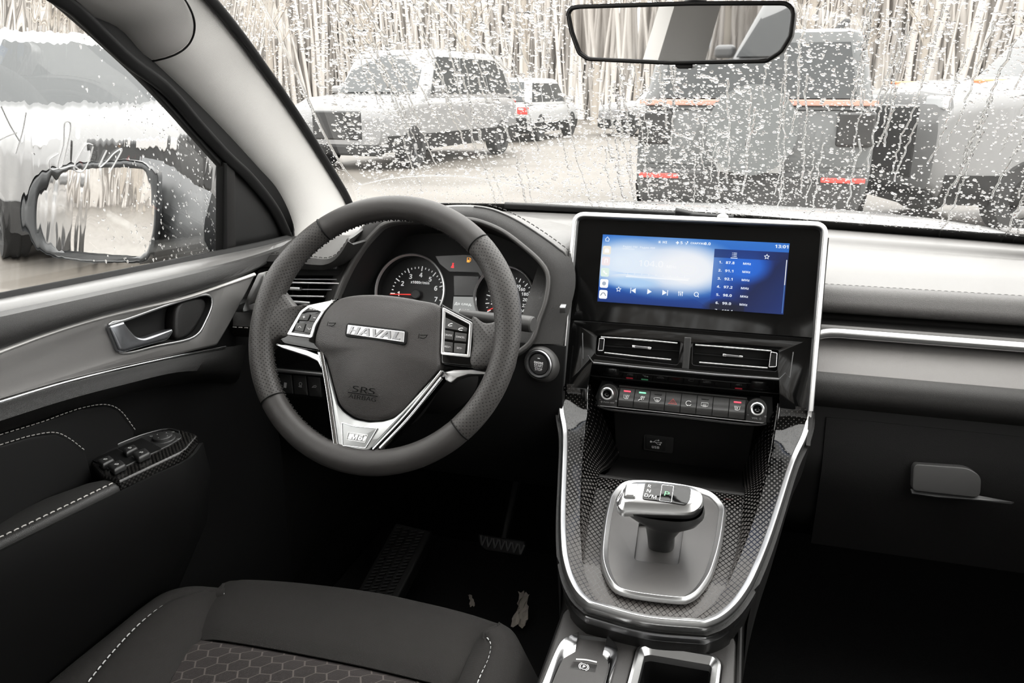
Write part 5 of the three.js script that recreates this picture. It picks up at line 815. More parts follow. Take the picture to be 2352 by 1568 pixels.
  pod([[1017, 705], [1086, 741], [1080, 822], [1013, 815]], [[1013, 696], [1022, 702], [1091, 737], [1084, 842], [1012, 836]],
    [[[1021, 727], [1074, 753], [1072, 763], [1019, 754]], [[1019, 757], [1043, 761], [1041, 782], [1018, 779]], [[1045, 762], [1073, 766], [1071, 786], [1043, 783]], [[1018, 783], [1041, 786], [1040, 810], [1017, 807]], [[1043, 787], [1071, 789], [1068, 813], [1042, 810]]],
    [(f) => [...phone(turned(f, -0.007, 0.001, 0.2), 1), ...phone(turned(f, 0.008, -0.003, 0), 1)], tx('CRUISE', 0.0022), tx('CANCEL', 0.0022), tx('RES/+', 0.0022), tx('SET/-', 0.0022)], 'right button pod with five silver-framed keys');
  // column shroud and stalk
  const ct = thing('steering_column', 'dark plastic steering column shroud behind the wheel hub', 'steering column', F.at(0, 0, -0.1));
  const ell = (h, a, b, dy) => Array.from({ length: 41 }, (_, i) => { const q = i / 40 * 6.28318531; return F.at(a * Math.cos(q), dy + b * Math.sin(q), h); });
  part('shroud', crease(grid([ell(-0.052, 0.001, 0.001, -0.005), ell(-0.052, 0.05, 0.05, -0.005), ell(-0.06, 0.06, 0.058, -0.005), ell(-0.12, 0.066, 0.06, -0.01), ell(-0.24, 0.075, 0.062, -0.02)]), 0.6), M.plastic, ct);
  const e1 = onZ(1224, 745, -1.03), ax = V(1, 0.02, 0.25).normalize(), s0 = e1.clone().addScaledVector(ax, -0.12);
  const FA = new Frame(e1, V(0, 1, 0).cross(ax).normalize(), V(0, 1, 0));
  const fa = new Frame(e1, ax.clone().cross(V(0, 1, 0)).normalize(), ax.clone().cross(ax.clone().cross(V(0, 1, 0))).normalize());
  const st = thing('wiper_stalk', 'dark wiper stalk poking out right of the steering wheel', 'stalk', s0);
  const nn = fa.n.dot(ax) > 0 ? fa : new Frame(e1, fa.v, fa.u);
  part('barrel', spun(nn, 0, 0, [[0.0001, 0.0], [0.0105, 0.0], [0.0115, -0.0012], [0.0118, -0.03], [0.0095, -0.034], [0.008, -0.12], [0.0001, -0.12]], 32), mat([0.035, 0.034, 0.033], { roughness: 0.5 }), st);
  part('end_cap', spun(nn, 0, 0, [[0.0001, 0.001], [0.0098, 0.001], [0.0105, 0.0002]], 32), mat([0.05, 0.048, 0.046], { roughness: 0.5 }), st);
}
// ---------------------------------------------------------------- driver's windshield pillar
{
  const onGlass = (x, y, d) => { let p = onX(x, y, -0.71); for (let k = 0; k < 8; k++) p = onX(x, y, -sideX(p.y) + d); return p; };
  const Lp = [[110, -14, -0.655], [187, 28, -0.66], [268, 67, -0.668], [312, 116, -0.675], [379, 178, -0.685], [446, 241, -0.694], [513, 308, -0.703], [580, 379, -0.712], [625, 428, -0.718], [656, 482, -0.722], [670, 520, -0.724], [671, 556, -0.726]];
  const Rp = [[420, -60, -0.585], [452, -18, -0.595], [491, 27, -0.605], [520, 62, -0.612], [558, 111, -0.622], [595, 162, -0.634], [640, 225, -0.646], [692, 303, -0.660], [728, 360, -0.670], [759, 410, -0.678], [786, 456, -0.686], [806, 500, -0.692]];
  const A = spline(Lp.map(([x, y, d]) => onX(x - 5, y + 3, d)), 60), B = spline(Rp.map(([x, y, d]) => onX(x + 5, y - 4, d)), 60);
  const rows = (i0, i1) => Array.from({ length: 11 }, (_, k) => A.slice(i0, i1).map((a, i) => { const b = B[i0 + i], t = k / 10, tow = CAM.clone().sub(a.clone().lerp(b, t)).normalize(); return a.clone().lerp(b, t).addScaledVector(tow, 0.026 * Math.sin(Math.PI * Math.pow(t, 0.8)) - 0.004 * (t === 0 || t === 1 ? 1 : 0)); }));
  const surf = (t, m) => { const i = Math.min(59, Math.floor(m)), f = m - i, a = A[i].clone().lerp(A[i + 1], f), b = B[i].clone().lerp(B[i + 1], f), p = a.lerp(b, t); return p.addScaledVector(CAM.clone().sub(p).normalize(), 0.026 * Math.sin(Math.PI * Math.pow(t, 0.8)) - 0.004 * (t === 0 || t === 1 ? 1 : 0)); };
  const pil = structure('pillar_left', thick(rows(0, 61), 0.003), M.liner, 'pale grey fabric windshield pillar trim beside the steering wheel');
  const lift = (p, d) => p.addScaledVector(CAM.clone().sub(p).normalize(), d), edgeM = (t) => 15.5 * Math.sqrt(Math.max(0, 1 - Math.pow(t / 0.86, 2.6))) - 0.5 * t;
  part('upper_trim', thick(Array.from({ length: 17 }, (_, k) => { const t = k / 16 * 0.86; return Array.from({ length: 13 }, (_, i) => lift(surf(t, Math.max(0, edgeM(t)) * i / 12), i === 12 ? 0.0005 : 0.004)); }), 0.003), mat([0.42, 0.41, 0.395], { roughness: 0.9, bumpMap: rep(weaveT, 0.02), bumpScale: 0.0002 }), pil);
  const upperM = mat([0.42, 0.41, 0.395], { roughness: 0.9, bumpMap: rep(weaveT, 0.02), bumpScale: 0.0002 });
  part('roof_trim', thick(Array.from({ length: 11 }, (_, k) => { const t = k / 10, p = lift(surf(t, 0), 0.003), e = V(-0.615 + 0.09 * t, 1.50 + 0.03 * t, -0.50 - 0.24 * t); return Array.from({ length: 5 }, (_, i) => p.clone().lerp(e, i / 4)); }), 0.003), upperM, pil);
  part('windshield_seal', sweep([B[0].clone().add(V(0.002, 0.0025, -0.002)), V(-0.55, 1.545, -0.80)], CAM.clone().sub(B[0]).normalize(), rprof(0.014, 0.016, 0.005)), M.rubber, pil);
  part('seam', tube(Array.from({ length: 14 }, (_, k) => { const t = k / 13 * 0.855; return lift(surf(t, Math.max(0, edgeM(t)) + 0.25), 0.0005); }), 0.0014, 6), M.dark, pil);
  part('windshield_seal', sweep(B.map((p) => p.clone().add(V(0.002, 0.0025, -0.002))), CAM.clone().sub(B[30]).normalize(), rprof(0.014, 0.016, 0.005)), M.rubber, pil);
  const sealPx = [[118, -14, -0.662], [165, 16, -0.668], [225, 72, -0.675], [295, 138, -0.684], [380, 203, -0.694], [455, 288, -0.703], [520, 358, -0.712], [570, 405, -0.718], [630, 480, -0.726], [662, 545, -0.73]];
  const S = spline(sealPx.map(([x, y]) => onGlass(x, y, 0.016)), 40);
  S.unshift(V(-0.612, 1.50, -0.30), V(-0.628, 1.455, -0.55));
  part('door_seal', sweep(S, CAM.clone().sub(S[22]).normalize(), rprof(0.017, 0.014, 0.005)), M.rubber, pil);
  { const D = spline([[90, -40], [205, 60], [330, 178], [455, 316], [512, 380], [600, 470], [668, 560]].map(([x, y]) => onGlass(x, y, 0.004)), 60), A2 = A.map((p) => p.clone().add(V(0.006, 0, -0.006))); part('seal_backing', thick(lerpRow(A2, D, 4), 0.004), M.rubber, pil); }
  part('seal_highlight_strip', sweep(spline([[268, 103], [388, 214], [470, 303], [548, 389]].map(([x, y]) => onGlass(x, y, 0.014)), 20), V(1, 0.1, 0.3), rprof(0.0045, 0.006, 0.001)), M.satin, pil);
  part('door_frame_seal', sweep(spline([[95, -36], [205, 60], [330, 178], [455, 316], [512, 380]].map(([x, y]) => onGlass(x, y, 0.008)), 30), V(1, 0.2, 0.2), rprof(0.016, 0.010, 0.003)), M.rubber, pil);
}
// ---------------------------------------------------------------- driver's door
{
  const t = thing('door_card', 'dark driver door panel with a grey insert, chrome handle and window switches', 'car door', V(-0.72, 0.3, -0.8));
  const rowX = (l, n = 44) => { const p = l.map((q) => onX(...q)); p.unshift(p[0].clone().addScaledVector(p[0].clone().sub(p[1]).normalize(), 0.42)); return spline(p, n); };
  const r0 = rowX([[-60, 703, -0.728], [200, 650, -0.728], [400, 609, -0.728], [510, 586, -0.728], [600, 566, -0.728], [672, 548, -0.728]]);
  const r1 = rowX([[-60, 712, -0.708], [200, 660, -0.708], [400, 618, -0.708], [510, 596, -0.708], [600, 575, -0.712], [672, 551, -0.716]]);
  const r2 = rowX([[-60, 735, -0.690], [200, 680, -0.690], [400, 636, -0.690], [510, 611, -0.692], [596, 586, -0.70], [668, 558, -0.71]]);
  const r3 = rowX([[-60, 768, -0.675], [200, 706, -0.675], [400, 658, -0.676], [510, 627, -0.68], [590, 600, -0.694], [655, 571, -0.71]]);
  const r4 = rowX([[-60, 812, -0.684], [118, 751, -0.684], [245, 713, -0.684], [425, 670, -0.684], [557, 628, -0.69], [620, 596, -0.712]]);
  const r5 = r4.map((p) => V(p.x - 0.02, p.y - 0.004, p.z));
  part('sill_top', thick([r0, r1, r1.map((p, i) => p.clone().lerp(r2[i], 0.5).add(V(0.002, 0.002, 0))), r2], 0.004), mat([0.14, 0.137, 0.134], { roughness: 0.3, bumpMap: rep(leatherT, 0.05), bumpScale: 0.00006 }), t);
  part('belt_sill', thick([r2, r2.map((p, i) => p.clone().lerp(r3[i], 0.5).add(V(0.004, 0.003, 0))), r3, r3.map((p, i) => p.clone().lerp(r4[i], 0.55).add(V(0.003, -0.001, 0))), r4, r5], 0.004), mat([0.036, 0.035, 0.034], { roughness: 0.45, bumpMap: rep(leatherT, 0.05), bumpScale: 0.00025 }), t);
  part('glass_seal', sweep(r0.map((p) => p.clone().add(V(0.004, 0.004, 0))), V(1, 0.6, 0), rprof(0.012, 0.008, 0.003)), M.rubber, t);
  part('sill_seam', sweep(r2.map((p) => p.clone().add(V(0.0005, 0.0016, 0))), V(1, 1, 0), cprof(0.0012, 6)), M.black, t);
  // grey insert with the handle recess
  const F = new Frame(V(-0.70, 0.93, -0.8), V(0, 0, -1), V(-0.17, 0.985, 0)), H = 0.02;
  const rec = spline2(F.pts([[250, 745], [283, 736], [377, 703], [440, 684], [474, 677], [485, 683], [486, 702], [470, 742], [458, 763], [439, 777], [360, 795], [285, 811], [271, 806], [258, 776]], H), 70, true);
  const ins = F.pts([[-420, 961], [-60, 826], [118, 760], [245, 722], [425, 680], [520, 649], [590, 626], [566, 674], [524, 752], [500, 792], [472, 799], [400, 816], [283, 842], [142, 877], [-60, 938], [-420, 1052]], H);
  const insert = part('insert', slab(F, rpoly(ins, 0.004), -0.005, H, 0.003, [rec]), mat([0.15, 0.146, 0.142], { roughness: 0.36, metalness: 0.55, bumpMap: rep(weaveT, 0.012), bumpScale: 0.0001 }), t);
  part('insert_edge', sweep(spline(F.pts([[-420, 964], [-60, 829], [118, 763], [245, 725], [425, 683], [520, 652], [584, 630]], H).map((p) => F.at(p.x, p.y, H + 0.0005)), 50), V(0.8, 0.6, 0), rprof(0.006, 0.004, 0.0018)), mat([0.42, 0.41, 0.40], { roughness: 0.42, metalness: 0.6 }), insert);
  part('recess_rim', sweep(rec.map((p) => F.at(p.x, p.y, H)), F.n, rprof(0.0035, 0.003, 0.001), { closed: true }), M.satin, insert);
  part('recess_cup', crease(grid([[...rec, rec[0]].map((p) => F.at(p.x, p.y, H - 0.001)), [...inset(rec, 0.006), inset(rec, 0.006)[0]].map((p) => F.at(p.x, p.y, H - 0.024)), [...rec, rec[0]].map(() => { const c = rec.reduce((s, p) => s.add(p.clone()), V2(0, 0)).divideScalar(rec.length); return F.at(c.x, c.y, H - 0.026); })]), 0.6), M.dark, insert);
  part('pull_cup', slab(F, spline2(F.pts([[412, 694], [470, 685], [476, 700], [455, 748], [432, 772], [408, 779], [402, 740]], H - 0.006), 40, true), -0.006, H - 0.006, 0.006), M.plastic, insert);
  const lev = rpoly(F.pts([[249, 747], [285, 736], [292, 748], [312, 772], [330, 776], [396, 754], [398, 763], [388, 780], [285, 809], [273, 806]], H + 0.006), [0.004, 0.003, 0.004, 0.008, 0.006, 0.002, 0.003, 0.006, 0.004, 0.003]);
  part('handle', slab(F, lev, H - 0.012, H + 0.007, 0.004), mat([0.33, 0.34, 0.36], { roughness: 0.22, metalness: 0.9 }), insert);
  part('chrome_strip', sweep(rowX([[-60, 942, -0.677], [142, 881, -0.677], [283, 846, -0.677], [400, 820, -0.677], [516, 797, -0.68]]), V(1, 0.2, 0), rprof(0.0042, 0.006, 0.0014)), M.chrome, t);
  // padded roll under the strip, main panel
  const q0 = rowX([[-60, 944, -0.682], [142, 883, -0.682], [283, 848, -0.682], [400, 822, -0.682], [516, 799, -0.684], [560, 790, -0.69]]);
  const q1 = rowX([[-60, 958, -0.668], [142, 897, -0.668], [283, 862, -0.668], [400, 836, -0.668], [500, 820, -0.674], [555, 815, -0.69]]);
  const q2 = rowX([[-60, 980, -0.662], [142, 916, -0.662], [283, 879, -0.662], [400, 852, -0.663], [490, 848, -0.672], [550, 845, -0.69]]);
  const q3 = rowX([[-60, 1004, -0.676], [142, 938, -0.676], [283, 900, -0.676], [400, 874, -0.678], [485, 862, -0.682], [545, 865, -0.695]]);
  const q4 = q3.map((p) => V(-0.702, p.y - 0.008, p.z));
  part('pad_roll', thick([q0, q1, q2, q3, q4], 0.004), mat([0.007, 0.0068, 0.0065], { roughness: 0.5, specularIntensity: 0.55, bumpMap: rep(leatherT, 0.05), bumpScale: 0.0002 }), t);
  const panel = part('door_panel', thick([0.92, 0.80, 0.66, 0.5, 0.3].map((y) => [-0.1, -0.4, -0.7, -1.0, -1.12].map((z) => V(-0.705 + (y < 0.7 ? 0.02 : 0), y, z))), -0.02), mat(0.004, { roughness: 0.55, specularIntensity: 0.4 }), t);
  const st = (l, x) => stitches(spline(l.map(([a, b]) => onX(a, b, x)), 60), V(1, 0.2, 0), 0.0042, 0.0026, 0.0011);
  part('stitching', merge([st([[-40, 1012], [0, 998], [94, 969], [189, 936], [245, 929], [274, 941], [311, 988]], -0.694), st([[-40, 1033], [0, 1021], [71, 1000], [127, 993], [156, 1005], [197, 1036]], -0.690)]), M.thread, panel, { kind: 'stuff' });
  const pk = (l, x, h) => slab(F, spline2(F.pts(l, x + 0.70), 50), 0, h, 0.002);
  part('pocket_panel', slab(FDOOR, FDOOR.pts([[-60, 1020], [0, 1000], [94, 971], [189, 938], [245, 931], [274, 943], [311, 990], [300, 1100], [-60, 1220]], 0.006), -0.002, 0.005, 0.003), mat(0.006, { roughness: 0.6, specularIntensity: 0.5 }), panel);
  part('pocket_pad', slab(FDOOR, FDOOR.pts([[-60, 1040], [0, 1023], [71, 1002], [127, 995], [156, 1007], [197, 1038], [220, 1120], [-60, 1240]], 0.009), 0.002, 0.009, 0.003), mat(0.0065, { roughness: 0.6, specularIntensity: 0.5 }), panel);
  // armrest and switches
  const FA = new Frame(V(-0.65, 0.80, -0.7), V(1, 0, 0), V(0, 0.04, -0.999));
  const arm = rpoly(FA.pts([[-420, 1372], [-60, 1215], [0, 1190], [100, 1142], [200, 1106], [240, 1098], [270, 1100], [274, 1112], [0, 1245], [-60, 1276], [-420, 1450]]), 0.003);
  const ar = part('armrest', slab(FA, arm, -0.05, 0.0, 0.006), mat([0.018, 0.0175, 0.017], { roughness: 0.5, bumpMap: rep(leatherT, 0.05), bumpScale: 0.0002 }), t);
  part('stitching', stitches([[-400, 1424], [-60, 1263], [0, 1235], [140, 1168], [270, 1105]].map(([a, b]) => { const p = FA.px(a, b); return FA.at(p.x, p.y, 0.0005); }), V(0, 1, 0), 0.005, 0.003, 0.0016), M.thread, ar, { kind: 'stuff' });
  const O = [[-420, 1450], [-60, 1276], [0, 1246], [274, 1113], [350, 1076], [426, 1041], [456, 1005]].map(([a, b]) => { const p = FA.px(a, b); return FA.at(p.x, p.y, -0.008); });
  const Oc = spline(O, 30);
  part('armrest_side', thick([Oc, Oc.map((p) => p.clone().add(V(0.006, -0.04, 0))), Oc.map((p) => V(p.x - 0.01, p.y - 0.12, p.z)), Oc.map((p) => V(-0.69, 0.55, p.z))], 0.005), mat(0.004, { roughness: 0.55, specularIntensity: 0.4 }), t);
  const sp = rpoly(FA.pts([[196, 1052], [326, 999], [387, 985], [421, 992], [457, 1003], [426, 1040], [274, 1112], [238, 1099]]), [0.004, 0.01, 0.01, 0.006, 0.008, 0.01, 0.002, 0.004]);
  const carbon = canvasTex(128, 128, (g) => { g.fillStyle = '#0a0a0a'; g.fillRect(0, 0, 128, 128); for (let j = 0; j < 4; j++) for (let i = 0; i < 4; i++) { if ((i + j) % 2) continue; g.fillStyle = '#3a3836'; g.fillRect(i * 32 + 2, j * 32 + 2, 28, 28); } }); carbon.wrapS = carbon.wrapT = THREE.RepeatWrapping; carbon.repeat.set(1 / 0.012, 1 / 0.012);
  const plate = part('switch_plate', slab(FA, sp, -0.03, 0.004, 0.003), mat(0.5, { roughness: 0.25, map: carbon }), t);
  const ip = rpoly(FA.pts([[205, 1052], [328, 1003], [388, 989], [416, 997], [418, 1006], [392, 1022], [268, 1082], [244, 1078]], 0.004), 0.004);
  part('switch_tray', slab(FA, ip, 0.002, 0.0052, 0.001), mat(0.016, { roughness: 0.4 }), plate);
  part('tray_rim', sweep(spline(FA.pts([[200, 1053], [326, 1001], [386, 987], [412, 993]], 0.004).map((p) => FA.at(p.x, p.y, 0.005)), 30), FA.n, rprof(0.002, 0.003, 0.0008)), M.satinDark, plate);
  for (const w of [[[210, 1056], [268, 1031], [315, 1056], [262, 1080]], [[270, 1030], [325, 1006], [372, 1030], [320, 1053]]]) part('switch_well', slab(FA, rpoly(FA.pts(w, 0.005), 0.003), 0.004, 0.0056), M.black, plate);
  [[[222, 1059], [252, 1047], [264, 1057], [236, 1071]], [[247, 1070], [277, 1057], [291, 1069], [262, 1084]], [[281, 1033], [308, 1022], [318, 1030], [290, 1044]], [[304, 1042], [334, 1030], [347, 1042], [318, 1056]]].forEach((q, i) => {
    const g = rpoly(FA.pts(q, 0.010), 0.003), b = part('window_switch', slab(FA, g, 0.004, 0.0125, 0.003), mat(0.02, { roughness: 0.4 }), plate), c = g.reduce((s, p) => s.add(p.clone()), V2(0, 0)).divideScalar(g.length), f = new Frame(FA.at(c.x, c.y, 0.0127), FA.u, FA.v);
    part('icon', [ribbon(f, [[-0.0022, -0.0016], [0.0022, -0.0016], [0.0022, 0.0004], [0.0, 0.0016], [-0.0022, 0.0004]], 0.0005, 0.0002, true), ribbon(f, [[-0.002, -0.0004], [0.002, -0.0004]], 0.0004, 0.0002)], M.print, b);
  });
  const mc = FA.px(374, 1006, 0.006), mk = part('mirror_knob', spun(FA, mc.x, mc.y, [[0.0001, 0.0105], [0.011, 0.0105], [0.0125, 0.0095], [0.0132, 0.006], [0.015, 0.0058], [0.016, 0.005], [0.016, 0.003]], 36), mat(0.02, { roughness: 0.4 }), plate);
  part('icon', [0, 1, 2, 3].map((i) => slab(FA, circle(mc.x + 0.008 * Math.cos(i * 1.5708), mc.y + 0.008 * Math.sin(i * 1.5708), 0.0009, 3), 0.0104, 0.0108)).concat([[0.021, 0.004], [0.0, 0.021], [-0.02, 0.002], [0.004, -0.02]].map(([a, b]) => ribbon(new Frame(FA.at(mc.x + a, mc.y + b, 0.0053), FA.u, FA.v), [[-0.002, -0.001], [0.002, -0.001], [0.001, 0.001], [-0.001, 0.001]], 0.0005, 0.0002, true))), M.printDim, mk);
  // corner cover behind the mirror
  const FS = new Frame(V(-sideX(1.05) + 0.010, 1.05, -1.15), V(0, 0, -1), V(0.252, 0.968, 0));
  part('corner_cover', slab(FS, FS.pts([[513, 366], [548, 386], [600, 432], [640, 482], [668, 530], [672, 560], [600, 575], [511, 588]]), -0.006, 0.0, 0.002), mat(0.006, { roughness: 0.5 }), t);
  part('window_channel', slab(FS, FS.pts([[513, 366], [538, 384], [540, 582], [511, 588]], 0.004), -0.003, 0.006, 0.002), M.plastic, t);
  part('channel_seal', slab(FS, FS.pts([[508, 372], [516, 372], [517, 590], [506, 590]], 0.004), -0.006, 0.009, 0.002), M.black, t);
  part('outer_skin', thick([0.95, 0.7, 0.3].map((y) => [-0.02, -0.6, -1.3, -1.7].map((z) => V(-0.79, y, z))), 0.004), M.dark, t);
}
// ---------------------------------------------------------------- door mirror outside the window
{
  const n = V(0.30, 0.05, 0.95).normalize(), u = V(0, 1, 0).cross(n).normalize(), F = new Frame(onX(215, 490, -0.97), u, n.clone().cross(u));
  const t = thing('side_mirror', 'grey door mirror with rounded housing outside the wet driver window', 'mirror', F.o);
  const paint = mat([0.07, 0.073, 0.076], { roughness: 0.35 });
  const shell = spline2(F.pts([[58, 482], [67, 437], [85, 410], [107, 393], [178, 373], [250, 368], [312, 368], [345, 378], [366, 400], [370, 450], [368, 520], [360, 570], [344, 596], [268, 600], [178, 596], [112, 580], [76, 544], [62, 513]]), 80, true);
  const back = new Frame(F.o, u.clone().multiplyScalar(-1), F.v), mirr = shell.map((p) => V2(-p.x, p.y)).reverse();
  part('housing', dome(back, mirr, -0.012, 0.02, 0.11, 2.2, 12, 0.02), paint, t);
  const gl = spline2(F.pts([[89, 486], [100, 442], [134, 402], [201, 388], [312, 386], [339, 393], [348, 415], [352, 469], [346, 558], [326, 585], [223, 587], [147, 580], [103, 549]]), 70, true);
  part('bezel', slab(F, shell, 0.0, 0.012, 0.006, [gl]), mat([0.05, 0.052, 0.054], { roughness: 0.4 }), t);
  part('mirror_glass', slab(F, inset(gl, -0.002), -0.004, 0.003), mat([0.9, 0.9, 0.9], { roughness: 0.02, metalness: 1 }), t);
  const armR = F.pts([[352, 380], [388, 388], [433, 411], [469, 446], [505, 470], [510, 500], [500, 560], [440, 580], [384, 582], [352, 590]]);
  part('foot', thick(lerpRow([[350, 378], [390, 388], [433, 411], [469, 446], [510, 470]].map(([x, y], i) => onX(x, y, -0.95 + i * 0.045)), [[350, 592], [385, 585], [435, 580], [470, 575], [512, 570]].map(([x, y], i) => onX(x, y, -0.95 + i * 0.045)), 8).map((r, j) => r.map((p) => p.clone().add(V(0.02, 0, 0.05).multiplyScalar(Math.sin(j / 8 * Math.PI) * 0.5)))), 0.03), mat([0.05, 0.052, 0.054], { roughness: 0.4 }), t);
  part('foot_cap', thick(lerpRow([[410, 490], [450, 478], [505, 468]].map(([x, y], i) => onX(x, y, -0.885 + i * 0.04)), [[430, 530], [470, 527], [508, 500]].map(([x, y], i) => onX(x, y, -0.88 + i * 0.04)), 3), 0.01), paint, t);
}
// ---------------------------------------------------------------- rear-view mirror
{
  const yaw = -14.6 * Math.PI / 180, pit = 2 * Math.PI / 180, u = V(Math.cos(yaw), 0, -Math.sin(yaw)), n = V(Math.sin(yaw) * Math.cos(pit), -Math.sin(pit), Math.cos(yaw) * Math.cos(pit));
  const F = new Frame(onZ(1567, 75, -0.88), u, n.clone().cross(u));
  const t = thing('rear_view_mirror', 'wide black-rimmed rear-view mirror hanging in front of the windshield', 'mirror', F.at(0, 0, -0.02));
  const out = spline2(rpoly(F.pts([[1303, 29], [1312, 15], [1330, 11], [1592, 3], [1807, 2], [1825, 14], [1829, 32], [1822, 84], [1799, 122], [1763, 145], [1543, 149], [1352, 140], [1330, 125], [1311, 73]]), 0.002), 110, true);
  const gl = inset(out, 0.0042);
  part('housing', dome(new Frame(F.o, u.clone().multiplyScalar(-1), F.v), out.map((p) => V2(-p.x, p.y)).reverse(), -0.004, 0.008, 0.026, 3, 8, 0.008), mat(0.02, { roughness: 0.45 }), t);
  part('rim', ringslab(F, out, 0.0042, -0.006, 0.004, 0.0015), mat(0.012, { roughness: 0.35 }), t);
  part('mirror_glass', slab(F, inset(out, 0.0036), -0.004, 0.0018), mat([0.78, 0.78, 0.78], { roughness: 0.015, metalness: 1 }), t);
  part('dimmer_tab', slab(F, rpoly(F.pts([[1548, 146], [1588, 146], [1590, 154], [1585, 158], [1556, 158], [1549, 153]]), 0.001), -0.012, -0.002, 0.001), mat(0.012, { roughness: 0.4 }), t);
  part('stalk', sweep(spline([F.at(0, 0.01, -0.02), F.at(0.005, 0.05, -0.03), F.at(0.0, 0.14, -0.02)], 12), V(1, 0, 0), cprof(0.011, 12)), M.plastic, t);
}
// ---------------------------------------------------------------- driver's seat
{
  const F = new Frame(V(-0.38, 0.585, -0.72), V(1, 0, 0), V(0, 0.12, -0.993));
  const t = thing('driver_seat', 'dark fabric driver seat cushion with white stitching and a hexagon-patterned centre', 'car seat', V(-0.38, 0.3, -0.6));
  const ease = (i) => { const k = Math.min(1, i / 9); return k * k * (3 - 2 * k); };
  const C = (l, h = 0, n = 30) => spline(F.pts(l, h).map((p) => F.at(p.x, p.y, h)), n);
  const loft = (A, B, bulge, k = 0.5) => Array.from({ length: 11 }, (_, j) => A.map((a, i) => { const s = j / 10; return a.clone().lerp(B[i], s).addScaledVector(F.n, bulge * Math.pow(Math.sin(Math.PI * s), k) - (j === 0 || j === 10 ? 0.005 : 0)); }));
  const down = (A, d, o) => A.map((p) => p.clone().add(V(0, -d, 0)).add(o));
  // front edge of the whole cushion, then the seams
  const front = [[511, 1338], [550, 1337], [673, 1344], [842, 1365], [954, 1388], [1066, 1416], [1141, 1441]];
  const seam = [[455, 1461], [673, 1494], [842, 1528], [1005, 1567], [1045, 1576]];
  const A = C(front), B = C([[452, 1459], [520, 1468], [673, 1494], [842, 1528], [960, 1556], [1052, 1578]]);
  // left end follows the inner seam
  const Lsn = C([[511, 1338], [495, 1375], [477, 1410], [465, 1440], [452, 1459]], 0, 10), Rsn = C([[1141, 1441], [1120, 1452], [1100, 1472], [1078, 1515], [1052, 1578]], 0, 10);
  const rows = Array.from({ length: 11 }, (_, j) => A.map((a, i) => { const s = j / 10, k = i / 30, base = a.clone().lerp(B[i], s); const dl = Lsn[j].clone().sub(A[0].clone().lerp(B[0], s)), dr = Rsn[j].clone().sub(A[30].clone().lerp(B[30], s)); const e = Math.min(1, Math.min(k, 1 - k) * 14); return base.addScaledVector(dl, 1 - k).addScaledVector(dr, k).addScaledVector(F.n, (j === 10 ? -0.004 : 0.006 * Math.sin(Math.PI * s)) - 0.006 * (1 - e)); }));
  const f1 = down(A, 0.010, V(0, 0, -0.014)), f2 = down(A, 0.04, V(0, 0, -0.022)), f3 = down(A, 0.12, V(0, 0, -0.01)), f4 = down(A, 0.26, V(0, 0, 0.06));
  part('front_pad', thick([f4, f3, f2, f1, ...rows], 0.004), M.fabric, t);
  const pat = canvasTex(1024, 1024, (g) => {
    g.fillStyle = '#292423'; g.fillRect(0, 0, 1024, 1024); g.strokeStyle = '#524c49'; g.lineCap = 'round';
    const w = 128, h = 73.14; // long hexagons, seven rows of two
    for (let j = -1; j < 16; j++) for (let i = -1; i < 10; i++) { const x = (i + (j % 2 ? 0.5 : 0)) * w, y = j * h; g.lineWidth = 5; g.beginPath(); g.moveTo(x, y); g.lineTo(x + w / 2, y - h * 0.30); g.lineTo(x + w, y); g.stroke(); g.lineWidth = 10; g.beginPath(); g.moveTo(x, y); g.lineTo(x, y + h * 0.7); g.stroke(); }
  });
  pat.wrapS = pat.wrapT = THREE.RepeatWrapping; pat.repeat.set(1 / 0.21, 1 / 0.21); pat.rotation = 0.5;
  const ins = C([[452, 1462], [520, 1470], [673, 1496], [842, 1530], [960, 1558], [1052, 1580]]), ins2 = C([[300, 1740], [420, 1760], [600, 1790], [760, 1820], [900, 1850], [960, 1860]]);
  part('patterned_centre', planarUV(thick(loft(ins, ins2, 0.004), -0.004), F), mat(1, { roughness: 0.9, map: pat, bumpMap: rep(weaveT, 0.02), bumpScale: 0.0003 }), t);
  // left bolster: inner panel and outer roll, seam between them
  const in1 = C([[511, 1342], [495, 1377], [477, 1412], [455, 1461], [393, 1570], [300, 1740]]), s1 = C([[511, 1346], [477, 1350], [421, 1368], [337, 1421], [252, 1506], [100, 1700]], 0.02), o1 = C([[512, 1336], [449, 1340], [393, 1362], [337, 1399], [280, 1444], [129, 1564], [0, 1690]].slice(0, 6).concat([[20, 1660]]), 0.012);
  s1.forEach((p, i) => p.addScaledVector(F.n, -0.018 * (1 - ease(i)))); o1.forEach((p, i) => p.addScaledVector(F.n, -0.020 * (1 - ease(i))));
  part('bolster_panel', thick(loft(in1, s1, 0.008), 0.004), M.fabric, t);
  const od = o1.map((p, i) => p.clone().add(V(-0.03 * ease(i), -0.05, -0.012 * ease(i)))), oe = o1.map((p, i) => p.clone().add(V(-0.01, -0.2, 0.03)));
  part('bolster_roll', thick([...loft(s1, o1, 0.007), od, oe], 0.004), M.fabric, t);
  part('stitching', stitches(s1.slice(0, 29).map((p, i) => p.clone().lerp(in1[i], 0.035).addScaledVector(F.n, 0.0042)), F.n, 0.0055, 0.0034, 0.0019), mat(0.7, { roughness: 0.8 }), t, { kind: 'stuff' });
  // right bolster
  const in2 = C([[1141, 1446], [1120, 1455], [1100, 1474], [1078, 1517], [1052, 1580], [985, 1740]]), s2 = C([[1146, 1449], [1116, 1461], [1128, 1483], [1123, 1517], [1100, 1567], [1050, 1730]], 0.018), o2 = C([[1141, 1441], [1173, 1455], [1193, 1483], [1201, 1517], [1195, 1567], [1150, 1730]], 0.004);
  part('bolster_panel', thick(loft(in2, s2, 0.004), -0.004), M.fabric, t);
